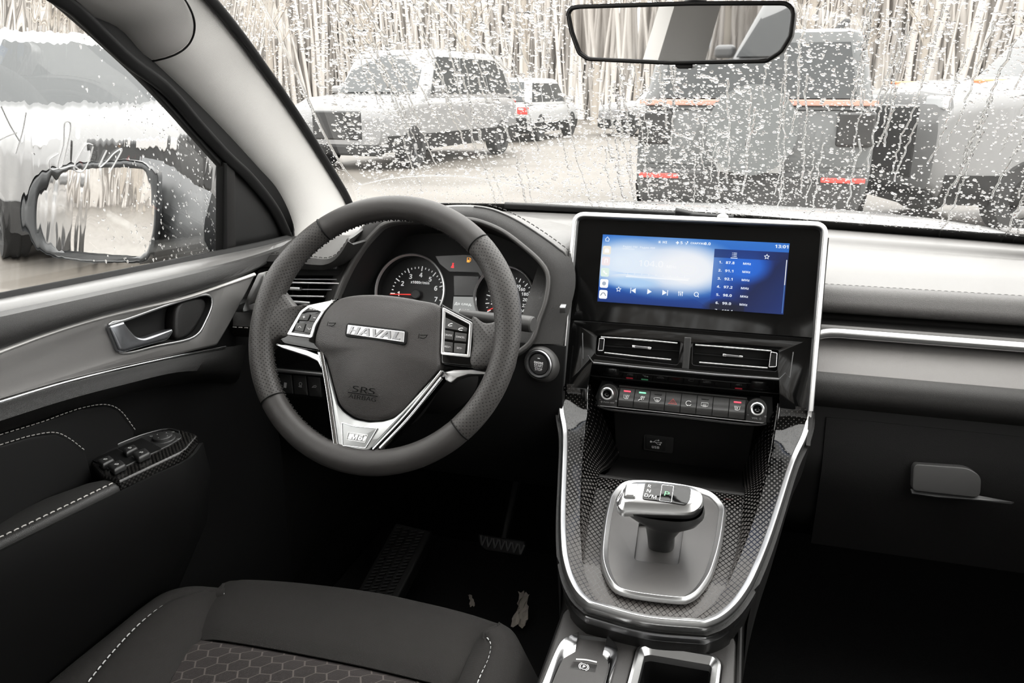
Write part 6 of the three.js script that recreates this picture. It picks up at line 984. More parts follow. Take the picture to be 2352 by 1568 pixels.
  part('bolster_roll', thick([...loft(s2, o2, 0.008), down(o2, 0.06, V(0.02, 0, -0.012)), down(o2, 0.22, V(0, 0, 0.02))], -0.004), M.fabric, t);
  part('stitching', stitches(s2.slice(4, 29).map((p) => p.clone().addScaledVector(F.n, 0.0035)), F.n, 0.0045, 0.003, 0.0017), mat(0.7, { roughness: 0.8 }), t, { kind: 'stuff' });
  part('seat_base', rbox(-0.58, 0.30, -0.74, -0.19, 0.50, -0.25, 0.02), M.dark, t);
}
// ---------------------------------------------------------------- footwell
{
  const FP = new Frame(onY(1153, 1250, 0.41), V(0.995, 0, 0.1), V(0, 0.85, -0.53));
  const t = thing('brake_pedal', 'black brake pedal with a chevron tread in the dark footwell', 'pedal', FP.o);
  const o = rpoly(FP.pts([[1096, 1229], [1208, 1240], [1207, 1256], [1196, 1275], [1110, 1266], [1100, 1252]]), 0.006);
  part('pad', slab(FP, o, -0.012, 0.0, 0.003), M.rubber, t);
  const c = [];
  for (let i = -3; i <= 3; i++) for (const s of [-1, 1]) c.push(sweep([FP.at(i * 0.0135, -0.010, 0.0005), FP.at(i * 0.0135 + s * 0.0055, 0.008, 0.0005)], FP.n, rprof(0.0045, 0.003, 0.001)));
  const g = part('tread', merge(c), mat(0.03, { roughness: 0.5 }), t);
  part('arm', sweep([FP.at(0.0, 0.01, -0.01), FP.at(0.0, 0.10, -0.03), FP.at(0.0, 0.25, -0.06), V(FP.o.x, 0.7, -1.77)], V(1, 0, 0), rprof(0.02, 0.012, 0.004)), M.dark, t);
  const m = thing('floor_mat', 'black ribbed rubber mat covering the driver footwell floor', 'floor mat', V(-0.4, 0.29, -1.1));
  part('sheet', rbox(-0.66, 0.29, -1.45, -0.16, 0.305, -0.62, 0.006), M.black, m);
  const FM = new Frame(onY(905, 1320, 0.36), V(1, 0, 0.12), V(0.12, 0.45, -0.89));
  const ribs = [];
  for (let r = 0; r < 4; r++) for (let i = 0; i < 26; i++) ribs.push(sweep([FM.at(-0.045 + r * 0.017, -0.09 + i * 0.0075, 0.002), FM.at(-0.045 + r * 0.017 + 0.011, -0.086 + i * 0.0075, 0.002)], FM.n, rprof(0.003, 0.003, 0.001)));
  const rest = thing('footrest', 'sloping black footrest with raised diagonal ribs left of the brake pedal', 'footrest', FM.o);
  part('plate', slab(FM, rpoly([[-0.055, -0.12], [0.03, -0.12], [0.03, 0.11], [-0.055, 0.11]], 0.006), -0.03, 0.0, 0.004), M.rubber, rest);
  part('ribs', merge(ribs), mat(0.014, { roughness: 0.6 }), rest, { kind: 'stuff' });
  const crumple = (px, y, l, label) => { const G = new THREE.PlaneGeometry(1, 1, 7, 9), p = G.attributes.position, c0 = onY(...px, y), q = onY(...l, y); const L = c0.distanceTo(q); for (let i = 0; i < p.count; i++) { const a = p.getX(i), b = p.getY(i); p.setXYZ(i, (a * 0.3 * (1 - b * 0.5) + noise.noise(a * 3, b * 4, y * 7) * 0.10) * L, (0.10 + 0.22 * Math.abs(noise.noise(a * 5 + 2, b * 3, 3.1)) + 0.25 * (b + 0.5)) * L * 0.9, -b * L); } G.computeVertexNormals(); G.rotateY(Math.atan2(-(q.x - c0.x), -(q.z - c0.z))); G.translate((c0.x + q.x) / 2, 0.306, (c0.z + q.z) / 2); return lone('paper_scrap', crease(G, 0.3), mat([0.30, 0.27, 0.24], { roughness: 0.9 }), label, 'paper'); };
  crumple([1192, 1446], 0.31, [1205, 1386], 'crumpled pale paper strip lying on the floor beside the console');
  crumple([1086, 1392], 0.31, [1080, 1372], 'small torn paper piece lying on the floor left of the longer strip');
}
// ---------------------------------------------------------------- outside: ground, own hood, cars, trees
{
  const wet = dataTex(256, (u, v) => { const n = 0.5 + 0.35 * noise.noise(u * 6, v * 6, 1) + 0.2 * noise.noise(u * 17, v * 17, 2); return [0.60 + 0.16 * n, 0.57 + 0.155 * n, 0.53 + 0.15 * n]; }, true);
  const wetR = dataTex(256, (u, v) => 0.25 + 0.5 * (0.5 + 0.5 * noise.noise(u * 6 + 3, v * 6, 5)));
  const g = new THREE.PlaneGeometry(140, 140, 1, 1).rotateX(-Math.PI / 2).translate(0, 0, -20);
  const ga = g.attributes.uv; for (let i = 0; i < ga.count; i++) ga.setXY(i, ga.getX(i) * 140, ga.getY(i) * 140);
  structure('ground', g, mat(0.225, { map: rep(wet, 9), roughness: 1, roughnessMap: rep(wetR, 9) }), 'wet brownish asphalt of the parking lot');
  const hoodRow = (z, y, w, c) => Array.from({ length: 17 }, (_, i) => { const s = i / 8 - 1; return V(s * w, y - c * s * s * s * s - 0.02 * s * s, z + 0.10 * s * s * (z < -2.6 ? 1 : 0.3)); });
  const h = thing('car_hood', 'white wet hood of the car itself below the windshield', 'hood', V(0, 0.5, -2.3));
  part('panel', thick([hoodRow(-1.70, 0.965, 0.80, 0.05), hoodRow(-1.80, 0.985, 0.84, 0.05), hoodRow(-2.2, 0.965, 0.86, 0.06), hoodRow(-2.6, 0.915, 0.86, 0.07), hoodRow(-2.82, 0.865, 0.84, 0.08), hoodRow(-2.9, 0.80, 0.82, 0.1), hoodRow(-2.92, 0.5, 0.82, 0.1)], 0.01), bodyPaint, h);
  for (const s of [-1, 1]) part('fender', thick([[-1.7, 0.94], [-2.2, 0.93], [-2.7, 0.86], [-2.9, 0.75]].map(([z, y]) => [V(s * 0.83, y, z), V(s * 0.91, y - 0.06, z), V(s * 0.94, y - 0.25, z), V(s * 0.93, 0.3, z)]), 0.01), bodyPaint, h);
  const w = thing('wiper', 'black windshield wiper parked along the base of the windshield', 'wiper', V(0, 1.0, -1.72));
  const at = (s, t) => shield(s, t).addScaledVector(shieldN(s, t), 0.012);
  part('blade', sweep([0.62, 0.4, 0.2, 0.0].map((s, i) => at(s - 0.55, 0.062 + 0.004 * i)), V(0, 1, 0.3), rprof(0.012, 0.012, 0.004)), M.rubber, w);
  part('arm', sweep([at(0.02, 0.02), at(-0.02, 0.06), at(-0.08, 0.075)], V(0, 1, 0.3), rprof(0.016, 0.014, 0.004)), M.dark, w);
}
const carGlass = mat([0.03, 0.033, 0.034], { roughness: 0.08, specularIntensity: 0.7 });
const tyre = mat(0.012, { roughness: 0.8 }), rimM = mat([0.4, 0.4, 0.41], { roughness: 0.35, metalness: 0.8 });
function wheelParts(parent, x, y, z, r, w, M4) {
  const T = new THREE.LatheGeometry([[r * 0.6, -w / 2], [r * 0.93, -w / 2], [r, -w * 0.35], [r, w * 0.35], [r * 0.93, w / 2], [r * 0.6, w / 2], [r * 0.6, -w / 2]].map((p) => V2(...p)), 28).rotateX(Math.PI / 2).translate(x, y, z).applyMatrix4(M4);
  const q = part('wheel', crease(T, 0.5), tyre, parent), sp = [new THREE.CylinderGeometry(r * 0.16, r * 0.16, w * 0.9, 16).rotateX(Math.PI / 2), new THREE.TorusGeometry(r * 0.57, r * 0.04, 8, 28)];
  for (let i = 0; i < 5; i++) sp.push(new THREE.BoxGeometry(r * 0.13, r * 0.55, w * 0.5).translate(0, r * 0.3, 0).rotateZ(i * 1.2566));
  part('rim', merge(sp).translate(x, y, z).applyMatrix4(M4), rimM, q);
}
// a car: x forward, y up, z to its left; placed at a ground point with a heading
function makeCar(label, pos, heading, o) {
  const t = thing('parked_car', label, 'car', V(pos.x, 0, pos.z)), a = Math.atan2(-heading.z, heading.x), M4 = new THREE.Matrix4().makeRotationY(a).setPosition(pos.x, 0, pos.z);
  const { L, W, H, belt, hood, gc = 0.22, paint, box = false } = o, hw = W / 2, x0 = -L / 2, x1 = L / 2, P = (n, g, m, par = t) => part(n, g.applyMatrix4(M4), m, par);
  const hoodX = x1 - (o.hoodLen ?? L * 0.24);
  // lower body: sections along the length
  const secs = [[x0, 0.45, 0.80, 0.90], [x0 + 0.06, gc + 0.08, belt - 0.04, 0.96], [x0 + 0.5, gc, belt, 1], [0, gc, belt, 1], [hoodX - 0.1, gc, belt, 1], [hoodX + 0.1, gc, hood + 0.05, 0.99], [x1 - 0.35, gc, hood, 0.97], [x1 - 0.08, gc + 0.04, hood - 0.08, 0.92], [x1, 0.42, hood - 0.22, 0.86]];
  const ring = ([x, yb, yt, k]) => { const w = hw * k, r = 0.09; return rpoly([[-w + 0.05, yb], [w - 0.05, yb], [w, yb + 0.22], [w, yt - 0.16], [w - 0.09, yt], [-w + 0.09, yt], [-w, yt - 0.16], [-w, yb + 0.22]], r, 3).map((p) => V(x, p.y, p.x)); };
  const R = secs.map(ring).map((r) => [...r, r[0]]), cap = (r) => { const c = r.slice(0, -1).reduce((s, p) => s.add(p.clone()), V(0, 0, 0)).divideScalar(r.length - 1); return r.map(() => c.clone()); };
  P('body', crease(grid([cap(R[0]), ...R, cap(R[R.length - 1])]), 0.6), paint);
  P('cladding', crease(grid(secs.slice(1, -1).map(([x, yb, yt, k]) => [V(x, gc + 0.26, hw * k + 0.008), V(x, gc, hw * k - 0.03), V(x, gc, -hw * k + 0.03), V(x, gc + 0.26, -hw * k - 0.008)])), 0.5), M.rubber);
  // greenhouse
  const rf = 0.13, xb0 = x0 + (box ? 0.03 : 0.10), xb1 = hoodX + 0.06, xt0 = x0 + (box ? 0.10 : 0.45), xt1 = hoodX - 0.62;
  const q = (xa, xb, y, w, c) => rpoly([[xa, -w], [xb - c, -w], [xb, -w + c * 0.4], [xb, w - c * 0.4], [xb - c, w], [xa, w]], 0.10, 3).map((p) => V(p.x, y, p.y));
  const G = [q(xb0, xb1, belt - 0.05, hw - 0.06, 0.2), q(xb0 + (xt0 - xb0) * 0.85, xb1 + (xt1 - xb1) * 0.85, H - 0.09, hw - rf - 0.05, 0.15), q(xt0, xt1, H - 0.03, hw - rf - 0.09, 0.12), q(xt0 + 0.1, xt1 - 0.1, H, hw - rf - 0.16, 0.1)].map((r) => [...r, r[0]]);
  P('roof', crease(grid([...G, cap(G[3])]), 0.6), paint);
  const lerp = (p, r, k) => p + (r - p) * k, y0 = belt + 0.02, y1 = H - 0.13, kx = (y, A, B) => lerp(A, B, (y - belt + 0.05) / (H - belt - 0.0)), wz = (y) => lerp(hw - 0.06, hw - rf - 0.05, (y - belt + 0.05) / (H - 0.09 - belt + 0.05));
  const side = (s, xa, xb, xc, xd) => thick([[V(xa, y0, s * (wz(y0) + 0.006)), V(xb, y0, s * (wz(y0) + 0.006))], [V(xc, y1, s * (wz(y1) + 0.008)), V(xd, y1, s * (wz(y1) + 0.008))]], 0.01);
  const a0 = xb0 + 0.22, a1 = xb1 - 0.30, b0 = xt0 + 0.16, b1 = xt1 - 0.02;
  for (const s of [-1, 1]) for (let k = 0; k < 3; k++) { const f0 = [0, 0.30, 0.66][k] + 0.012, f1 = [0.30, 0.66, 1][k] - 0.012; P('window', side(s, lerp(a0, a1, f0), lerp(a0, a1, f1), lerp(b0, b1, f0), lerp(b0, b1, f1)), carGlass); }
  const face = (x, y, off) => V(x + off, y, 0), pane = (A, B, off) => thick([[y0 + 0.02, 0], [y1 + 0.02, 1]].map(([y, k]) => { const x = kx(y, A, B) + off, w = wz(y) - 0.13; return [V(x, y, -w), V(x + (off > 0 ? 0.03 : -0.01), y, 0), V(x, y, w)]; }), 0.01);
  P('windshield', pane(xb1, xt1, 0.03), carGlass); P('rear_window', pane(xb0, xt0, -0.035), carGlass);
  for (const s of [-1, 1]) for (const x of [x1 - 0.85, x0 + 0.85]) wheelParts(t, x, 0.36, s * (hw - 0.12), 0.36, 0.24, M4);
  // faces
  const bx = (xa, ya, za, xb, yb, zb, r = 0.03) => new RoundedBoxGeometry(xb - xa, yb - ya, zb - za, 2, Math.min(r, (xb - xa) / 2.1, (yb - ya) / 2.1, (zb - za) / 2.1)).translate((xa + xb) / 2, (ya + yb) / 2, (za + zb) / 2);
  for (const s of [-1, 1]) {
    const z0 = s * hw * 0.52, z1 = s * hw * 0.86; P('headlight', bx(x1 - 0.22, hood - 0.24, Math.min(z0, z1), x1 - 0.015, hood - 0.12, Math.max(z0, z1)), mat([0.55, 0.56, 0.57], { roughness: 0.15 }));
    P('mirror', bx(hoodX - 0.42, belt + 0.02, s > 0 ? hw - 0.02 : -hw - 0.2, hoodX - 0.28, belt + 0.16, s > 0 ? hw + 0.2 : -hw + 0.02, 0.05), paint);
    if (!o.noTail) { const w0 = s * hw * 0.62, w1 = s * hw * 0.93; P('tail_light', bx(x0 - 0.02, belt - 0.28, Math.min(w0, w1), x0 + 0.12, belt - 0.10, Math.max(w0, w1)), o.tailLit ? glow(1, 0.05, 0.03, 1.2) : mat([0.25, 0.02, 0.015], { roughness: 0.2 })); }
  }
  P('grille', bx(x1 - 0.10, 0.48, -hw * 0.5, x1 + 0.012, hood - 0.20, hw * 0.5, 0.04), mat(0.02, { roughness: 0.3 }));
  P('bumper', bx(x1 - 0.16, 0.24, -hw * 0.82, x1 + 0.02, 0.42, hw * 0.82, 0.05), M.rubber); P('rear_bumper', bx(x0 - 0.05, gc + 0.06, -hw * 0.9, x0 + 0.18, 0.62, hw * 0.9, 0.05), o.rearBumper ?? M.rubber);
  if (o.extra) o.extra(P, bx, { x0, x1, hw, hoodX, t });
  return t;
}
const whitePaint = mat([0.17, 0.17, 0.17], { roughness: 0.3, clearcoat: 0.6 }), greyPaint = mat([0.06, 0.064, 0.064], { roughness: 0.35, clearcoat: 0.5 }), snow = mat([0.8, 0.8, 0.8], { roughness: 0.9 });
const gnd = (px, py) => onY(px, py, 0);
// dark off-roader straight ahead
makeCar('dark boxy off-road car with spare wheel and red lamps standing straight ahead', V(0.14, 0, -9.3), V(0.02, 0, -1), { L: 4.3, W: 2.0, H: 1.74, belt: 1.16, hood: 1.1, paint: greyPaint, box: true, noTail: true, hoodLen: 1.3, rearBumper: mat(0.02, { roughness: 0.5 }),
  extra: (P, bx, { x0, hw }) => {
    for (const s of [-1, 1]) { P('tail_light', bx(x0 - 0.03, 0.82, s > 0 ? hw * 0.66 : -hw * 0.95, x0 + 0.1, 1.10, s > 0 ? hw * 0.95 : -hw * 0.66), mat(0.02, { roughness: 0.2 })); P('bumper_light', bx(x0 - 0.065, 0.535, s > 0 ? hw * 0.58 : -hw * 0.92, x0 - 0.03, 0.575, s > 0 ? hw * 0.92 : -hw * 0.58, 0.008), glow(1, 0.06, 0.04, 1.6)); }
    const c = P('spare_wheel_cover', crease(new THREE.CylinderGeometry(0.36, 0.36, 0.2, 40).rotateZ(Math.PI / 2).translate(x0 - 0.11, 0.95, 0), 0.5), mat([0.10, 0.106, 0.106], { roughness: 0.4 }));
    P('rear_trim', bx(x0 - 0.02, 1.14, -hw * 0.95, x0 + 0.03, 1.19, hw * 0.95, 0.01), mat([0.42, 0.22, 0.17], { roughness: 0.4 }));
    P('roof_rail', bx(x0 + 0.4, 1.79, -hw * 0.7, x0 + 2.4, 1.83, -hw * 0.64), M.rubber); P('roof_rail', bx(x0 + 0.4, 1.79, hw * 0.64, x0 + 2.4, 1.83, hw * 0.7), M.rubber);
    P('number_plate', bx(x0 - 0.07, 0.60, -0.26, x0 - 0.04, 0.71, 0.26, 0.005), mat(0.5, { roughness: 0.4 }));
  } });
// white car across the lane, left ahead
{ const f = gnd(840, 392), r = gnd(1215, 335), d = r.clone().sub(f).normalize();
  makeCar('white car with dark lower cladding standing across the lane left ahead', f.clone().addScaledVector(d, 2.0).add(V(-0.4, 0, -0.6)), d.clone().multiplyScalar(-1), { L: 5.2, W: 2.0, H: 1.98, belt: 1.2, hood: 1.16, gc: 0.3, paint: whitePaint }); }
makeCar('white car facing right, filling the driver window behind the door mirror', V(-6.5, 0, -6.3), V(0.90, 0, 0.44), { L: 4.8, W: 1.95, H: 1.76, belt: 1.12, hood: 1.12, gc: 0.25, paint: whitePaint, extra: (P, bx, { x1 }) => P('badge', bx(x1 + 0.005, 0.84, -0.16, x1 + 0.03, 0.92, 0.16, 0.02), M.chrome) });
const orange = mat([0.75, 0.16, 0.06], { roughness: 0.5 });
makeCar('white car with an orange stripe standing at an angle on the right', V(3.75, 0, -9.3), V(-0.96, 0, 0.28), { L: 4.9, W: 2.0, H: 2.1, belt: 1.32, hood: 1.34, gc: 0.3, paint: whitePaint, extra: (P, bx, { x0, x1, hw, hoodX }) => { P('stripe', bx(hoodX - 0.1, 1.29, hw - 0.30, x1 - 0.3, 1.355, hw - 0.16, 0.02), orange); P('stripe', bx(hoodX - 0.1, 1.29, -hw + 0.16, x1 - 0.3, 1.355, -hw + 0.30, 0.02), orange); P('roof_stripe', bx(x0 + 0.5, 2.05, -hw + 0.28, hoodX - 0.6, 2.105, hw - 0.28, 0.02), orange); } });
makeCar('far dark car with lit red tail lights at the end of the lane', V(-6.0, 0, -22.5), V(0.1, 0, -1), { L: 4.4, W: 1.85, H: 1.6, belt: 0.98, hood: 0.95, paint: mat([0.3, 0.3, 0.3], { roughness: 0.4 }), tailLit: true });
makeCar('far white car beside the dark one at the end of the lane', V(-2.1, 0, -25), V(-1, 0, 0.1), { L: 4.4, W: 1.85, H: 1.6, belt: 0.98, hood: 0.95, paint: whitePaint });
makeCar('white car parked behind, seen only in the door mirror', V(-3.5, 0, 7.5), V(0.1, 0, -1), { L: 4.5, W: 1.9, H: 1.65, belt: 1.0, hood: 0.98, paint: whitePaint });
// bare trees and brushwood behind the lot
{
  const bark = mat([0.30, 0.27, 0.235], { roughness: 0.95 }), twig = mat([0.40, 0.36, 0.32], { roughness: 0.95 });
  const branch = (a, d, l, r) => { const b = a.clone().addScaledVector(d, l), g = new THREE.CylinderGeometry(r * 0.45, r, l, 6); g.applyQuaternion(new THREE.Quaternion().setFromUnitVectors(V(0, 1, 0), d)); const m = a.clone().lerp(b, 0.5); return g.translate(m.x, m.y, m.z); };
  function tree(h) {
    const t = thing('bare_tree', 'bare brown tree behind the parking lot', 'tree', V(0, 0, 0), 'bare trees behind the lot');
    part('trunk', merge([branch(V(0, 0, 0), V(rr(-0.04, 0.04), 1, rr(-0.04, 0.04)).normalize(), h, 0.16)]), bark, t);
    const L = [], T = [];
    for (let i = 0; i < 16; i++) { const y = h * rr(0.25, 0.95), a = rr(0, 6.28), d = V(Math.cos(a) * 0.6, 0.8, Math.sin(a) * 0.6).normalize(), l = rr(0.8, 2.2), p = V(0, y, 0); L.push(branch(p, d, l, 0.05)); for (let k = 0; k < 7; k++) { const q = p.clone().addScaledVector(d, l * rr(0.3, 1)), e = V(d.x + rr(-0.8, 0.8), d.y + rr(-0.2, 0.6), d.z + rr(-0.8, 0.8)).normalize(); T.push(branch(q, e, rr(0.5, 1.3), 0.018)); } }
    part('branches', merge(L), bark, t, { kind: 'stuff' }); part('twigs', merge(T), twig, t, { kind: 'stuff' });
    return t;
  }
  const kinds = [tree(9), tree(11), tree(8)];
  let n = 0;
  for (let i = 0; i < 30; i++) {
    const k = i % 3, x = -34 + 62 * (i + rr(0.3, 0.7)) / 30, z = -29 - 9 * rnd() - (x < -14 ? -10 * Math.min(1, (-14 - x) / 12) : 0), s = rr(0.8, 1.25);
    let o = kinds[k]; if (n >= 3) { o = kinds[k].clone(); o.name = numbered('bare_tree'); scene.add(o); } n++;
    o.position.set(x, 0, z); o.rotation.y = rr(0, 6.28); o.scale.setScalar(s);
  }
  for (let i = 0; i < 14; i++) { const o = kinds[i % 3].clone(); o.name = numbered('bare_tree'); o.userData.label = 'bare brown tree behind the car, seen only in the mirrors'; o.userData.group = 'bare trees behind the car'; scene.add(o); o.position.set(-26 + 3.6 * i + rr(-1, 1), 0, 26 + rr(0, 6)); o.rotation.y = rr(0, 6.28); }
  const stem = new THREE.CylinderGeometry(0.02, 0.05, 1, 5).translate(0, 0.5, 0), N = 7500, im = new THREE.InstancedMesh(stem, mat([0.52, 0.49, 0.46], { roughness: 1 }), N), m = new THREE.Matrix4(), qn = new THREE.Quaternion();
  for (let i = 0; i < N; i++) { const back = i % 5 === 0, x = rr(-44, 34), z = back ? 32 + 8 * rnd() : -38 - 10 * rnd() + (x < -18 ? 10 * Math.min(1, (-18 - x) / 12) : 0); qn.setFromEuler(new THREE.Euler(rr(-0.12, 0.12), 0, rr(-0.14, 0.14))); m.compose(V(x, 0, z), qn, V(rr(1, 3.4), rr(3, 13), rr(1, 3.4))); im.setMatrixAt(i, m); }
  im.name = 'brushwood'; im.userData = { kind: 'stuff', label: 'pale thicket of bare stems behind the parking lot', category: 'thicket' }; scene.add(im);
  const bank = thick([[-60, -50, -30], [-20, -50, -30], [0, -50, -30], [20, -50, -30], [60, -50, -30]].map(([x, z]) => [V(x, -0.05, z + 8), V(x, 1.0, z), V(x, 2.6, z - 6), V(x, 3.4, z - 18)]), 0.1);
  structure('hill', bank, mat([0.34, 0.315, 0.285], { roughness: 1 }), 'pale brown bank behind the trees');
}
// ---------------------------------------------------------------- rain on the glass
{
  const water = new THREE.MeshPhysicalMaterial({ color: lin(1), roughness: 0, transmission: 1, thickness: 0.01, ior: 1.33, specularIntensity: 1 });
  const blob = (k) => { // flat-bottomed drop, tail down the slope
    const rows = [], n = 18, keep = (a) => 1 + 0.16 * Math.sin(2 * a + k * 1.7) + 0.10 * Math.sin(3 * a + k * 2.9) + 0.05 * Math.sin(5 * a + k);
    for (let j = 0; j <= 6; j++) { const f = j / 6 * Math.PI / 2, r = Math.cos(f) , h = Math.sin(f); rows.push(Array.from({ length: n + 1 }, (_, i) => { const a = i / n * 6.28318531; return V(r * keep(a) * Math.cos(a), r * keep(a) * Math.sin(a), h); })); }
    const base = rows[0].map((p) => V(p.x * 0.001, p.y * 0.001, 0));
    return mergeVertices(crease(grid([base, rows[0].map((p) => p.clone()), ...rows]), 1.0));
  };
  const kinds = 5, put = Array.from({ length: kinds }, () => []);
  const add = (list, p, n, down, r, asp, hgt) => { const v = down.clone().multiplyScalar(-1), u = v.clone().cross(n).normalize(); v.copy(n).cross(u); const m = new THREE.Matrix4().makeBasis(u.multiplyScalar(r), v.multiplyScalar(r * asp), n.clone().multiplyScalar(r * hgt)); m.setPosition(p); list.push(m); };
  const nUp = (s, t) => { const n = shieldN(s, t); return n.y < 0 ? n.multiplyScalar(-1) : n; };
  const seen = (P) => { const d = P.clone().sub(CAM), z = d.dot(FW); return [1176 + F_PX * d.dot(RT) / z, 784 - F_PX * d.dot(UPV) / z]; };
  const onShield = (x, y) => { let s = -0.5, t = 0.3; for (let k = 0; k < 30; k++) { const [a, b] = seen(shield(s, t)), [c, d] = seen(shield(s + 1e-4, t)), [e, f] = seen(shield(s, t + 1e-4)), A = (c - a) * 1e4, B = (e - a) * 1e4, C = (d - b) * 1e4, D = (f - b) * 1e4, det = A * D - B * C, ex = x - a, ey = y - b; s += (ex * D - B * ey) / det * 0.8; t += (A * ey - C * ex) / det * 0.8; } return [s, t]; };
  // the edge of the wiper's sweep beside the pillar and along the bottom, as s over t and t over s
  const EDGE = [[585, -20], [640, 85], [690, 190], [745, 310], [800, 400], [828, 424]].map(([x, y]) => onShield(x, y)), LOW = [[828, 424], [900, 409], [1000, 403], [1100, 409], [1200, 430], [1290, 452]].map(([x, y]) => onShield(x, y));
  const between = (l, k, v, m) => { const q = l.slice().sort((a, b) => a[k] - b[k]); if (v <= q[0][k]) return q[0][m]; for (let j = 1; j < q.length; j++) if (v <= q[j][k]) return q[j - 1][m] + (q[j][m] - q[j - 1][m]) * (v - q[j - 1][k]) / (q[j][k] - q[j - 1][k]); return q[q.length - 1][m]; };
  const dens = (s, t) => 0.55 + 0.75 * noise.noise(s * 3 + 5, t * 5, 2.2);
  for (let i = 0; i < 24000; i++) {
    const s = rr(-1, 1), t = 0.05 + 0.72 * rnd(), left = s < 0.12 ? 1 : 0;
    if (rnd() > dens(s, t) + 0.35) continue;
    const es = s - between(EDGE, 1, t, 0), outside = es < 0 || (s < LOW[5][0] && t < between(LOW, 0, s, 1));
    if (es > 0 && es < 0.035 + 0.03 * noise.noise(t * 20, 3, 1)) continue;
    const big = rnd(), r = outside ? rr(0.0007, 0.0019) : (left ? (big < 0.22 ? rr(0.0022, 0.0046) : rr(0.0008, 0.0022)) : (big < 0.16 ? rr(0.0020, 0.0034) : rr(0.0008, 0.0019)));
    const p = shield(s, t), n = shieldN(s, t); if (n.y < 0) n.multiplyScalar(-1);
    const down = shield(s, t - 0.01).sub(p).normalize().applyAxisAngle(n, rr(-0.5, 0.5));
    add(put[i % kinds], p.addScaledVector(n, 0.0002), n, down, r, rr(0.7, 1.25), rr(0.2, 0.42));
  }
  const clear = { kind: 'stuff', label: 'rain drops clinging to the windshield', category: 'rain drops' };
  put.forEach((list, k) => { const im = new THREE.InstancedMesh(blob(k), water, list.length); list.forEach((m, i) => im.setMatrixAt(i, m)); im.name = numbered('rain_drops'); im.userData = { ...clear }; scene.add(im); });
  // runs of water
  const runs = [];
  const run = (pt, nrm, s0, t0, len, w, wob) => { const P = [], N = Math.ceil(len / 0.006); let s = s0; for (let i = 0; i <= N; i++) { const t = t0 - len * i / N; s += rr(-1, 1) * wob; P.push([s, t]); } const C = spline(P.map(([a, b]) => pt(a, b)), N * 3), up = nrm(s0, t0); runs.push(sweep(C, up, [[-w, 0], [w, 0], [w * 0.75, w * 0.5], [0, w * 0.75], [-w * 0.75, w * 0.5]], { ang: 2 })); };
  for (let i = 0; i < 120; i++) { const s = rr(-0.8, 0.98), t = rr(0.25, 0.78); run((a, b) => shield(a, b).addScaledVector(nUp(a, b), 0.0003), nUp, s, t, rr(0.08, 0.42), rr(0.0009, 0.0019), 0.0022); }
  // ridges of water left at the edges of the wiper's sweep
  for (const [l, w] of [[[[585, -20], [640, 85], [690, 190], [745, 310], [800, 400], [828, 424]], 0.0028], [[[828, 424], [900, 409], [1000, 403], [1100, 409], [1200, 430], [1290, 452]], 0.0020], [[[985, -10], [1060, 60], [1120, 120], [1165, 165]], 0.0026]]) { const q = l.map(([x, y]) => onShield(x, y)), up = nUp(q[2][0], q[2][1]); runs.push(sweep(spline(q.map(([a, b]) => shield(a, b).addScaledVector(nUp(a, b), 0.0003)), 90), up, [[-w, 0], [w, 0], [w * 0.7, w * 0.35], [0, w * 0.5], [-w * 0.7, w * 0.35]], { ang: 2 })); }
  const rm = lone('rain_runs', merge(runs), water, 'thin crooked water runs trickling down the windshield', 'water runs', undefined, 'stuff');
  // water film and drops on the driver's window
  const sx = (y) => -sideX(y) - 0.0005, film = [], filmB = [];
  const NX = 340, NY = 90;
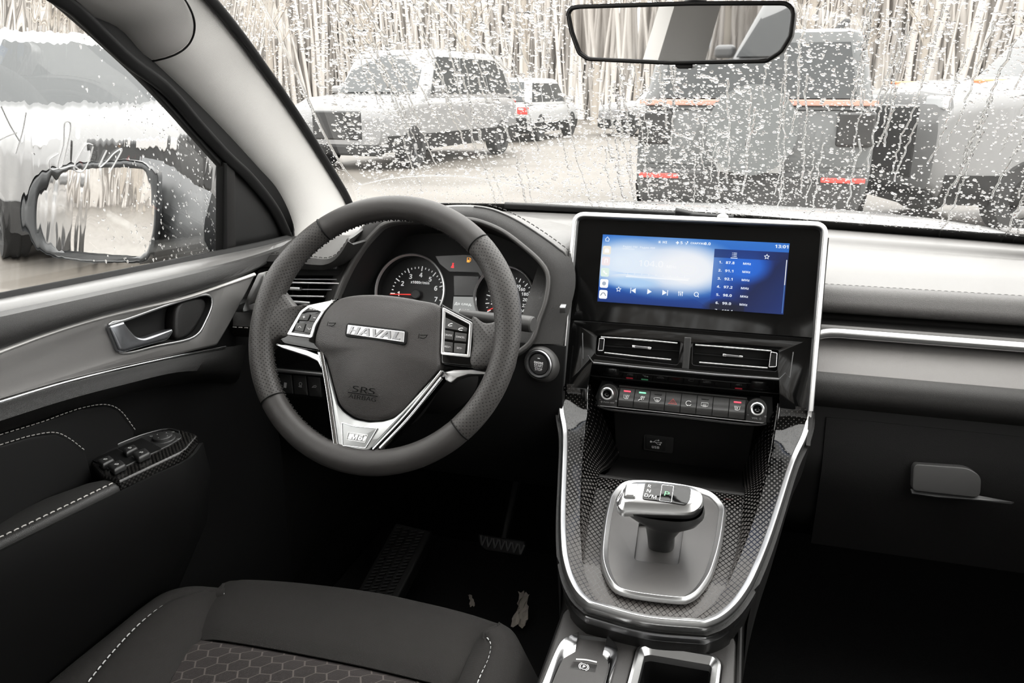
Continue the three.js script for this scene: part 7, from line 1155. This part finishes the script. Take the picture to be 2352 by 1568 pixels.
  for (let j = 0; j <= NY; j++) { const y = 0.97 + 0.47 * j / NY, a = [], b = []; for (let i = 0; i <= NX; i++) { const z = -1.16 + 0.80 * i / NX, k = noise.noise(z * 55, y * 9, 1.3) * 0.6 + noise.noise(z * 130, y * 16, 4.1) * 0.28 + noise.noise(z * 22, y * 26, 7.7) * 0.4 + noise.noise(z * 300, y * 13, 2.6) * 0.10; a.push(V(sx(y) - 0.0002, y, z)); b.push(V(sx(y) - 0.0006 - 0.00037 * (k + 0.9), y, z)); } film.push(a); filmB.push(b); }
  lone('water_film', merge([grid(film, { flip: true }), grid(filmB), grid([film[0], filmB[0]]), grid([filmB[NY], film[NY]]), grid([filmB.map((r) => r[0]), film.map((r) => r[0])]), grid([film.map((r) => r[NX]), filmB.map((r) => r[NX])])]), water, 'rippled sheet of rain water running down the driver window', 'water film', undefined, 'stuff');
  const sd = [];
  for (let i = 0; i < 2600; i++) { const y = rr(1.0, 1.36), z = rr(-1.14, -0.75), p = V(sx(y) - 0.0013, y, z), n = V(-1, -0.26, 0).normalize(); if (rnd() > (-0.78 - z) / 0.34) continue; add(sd, p, n, V(0, -1, 0), rr(0.0006, 0.0017), rr(0.9, 1.9), rr(0.25, 0.45)); }
  const im = new THREE.InstancedMesh(blob(2), water, sd.length); sd.forEach((m, i) => im.setMatrixAt(i, m)); im.name = 'window_drops'; im.userData = { kind: 'stuff', label: 'small drops on the front part of the driver window', category: 'rain drops' }; scene.add(im);
  // writing wiped on the window
  const wm = mat([0.75, 0.75, 0.75], { roughness: 0.8 }), FW2 = (l) => tube(l.map(([x, y]) => { const d = ray(x, y); let p = onX(x, y, -0.72); for (let k = 0; k < 6; k++) p = onX(x, y, -sideX(p.y) + 0.001); return p; }), 0.0009, 6, false, l.length * 8);
  const strokes = [[[3, 245], [22, 285], [45, 324]], [[-8, 325], [14, 313], [38, 304]], [[60, 258], [52, 300], [36, 353]], [[78, 352], [80, 355]], [[135, 352], [114, 368], [116, 388], [140, 382], [152, 345], [161, 282], [150, 280], [146, 330], [134, 386], [168, 381], [180, 388]], [[213, 333], [200, 330], [186, 350], [170, 388], [188, 394], [204, 370], [214, 336]], [[245, 345], [228, 384], [244, 372], [262, 352], [280, 342], [262, 378], [250, 398]]];
  const o = thing('window_writing', 'white hand-drawn scribble on the wet driver window above the door mirror', 'writing', V(-0.7, 1.1, -0.8));
  for (const l of strokes) part('stroke', FW2(l), wm, o);
}
renderer.render(scene, camera);
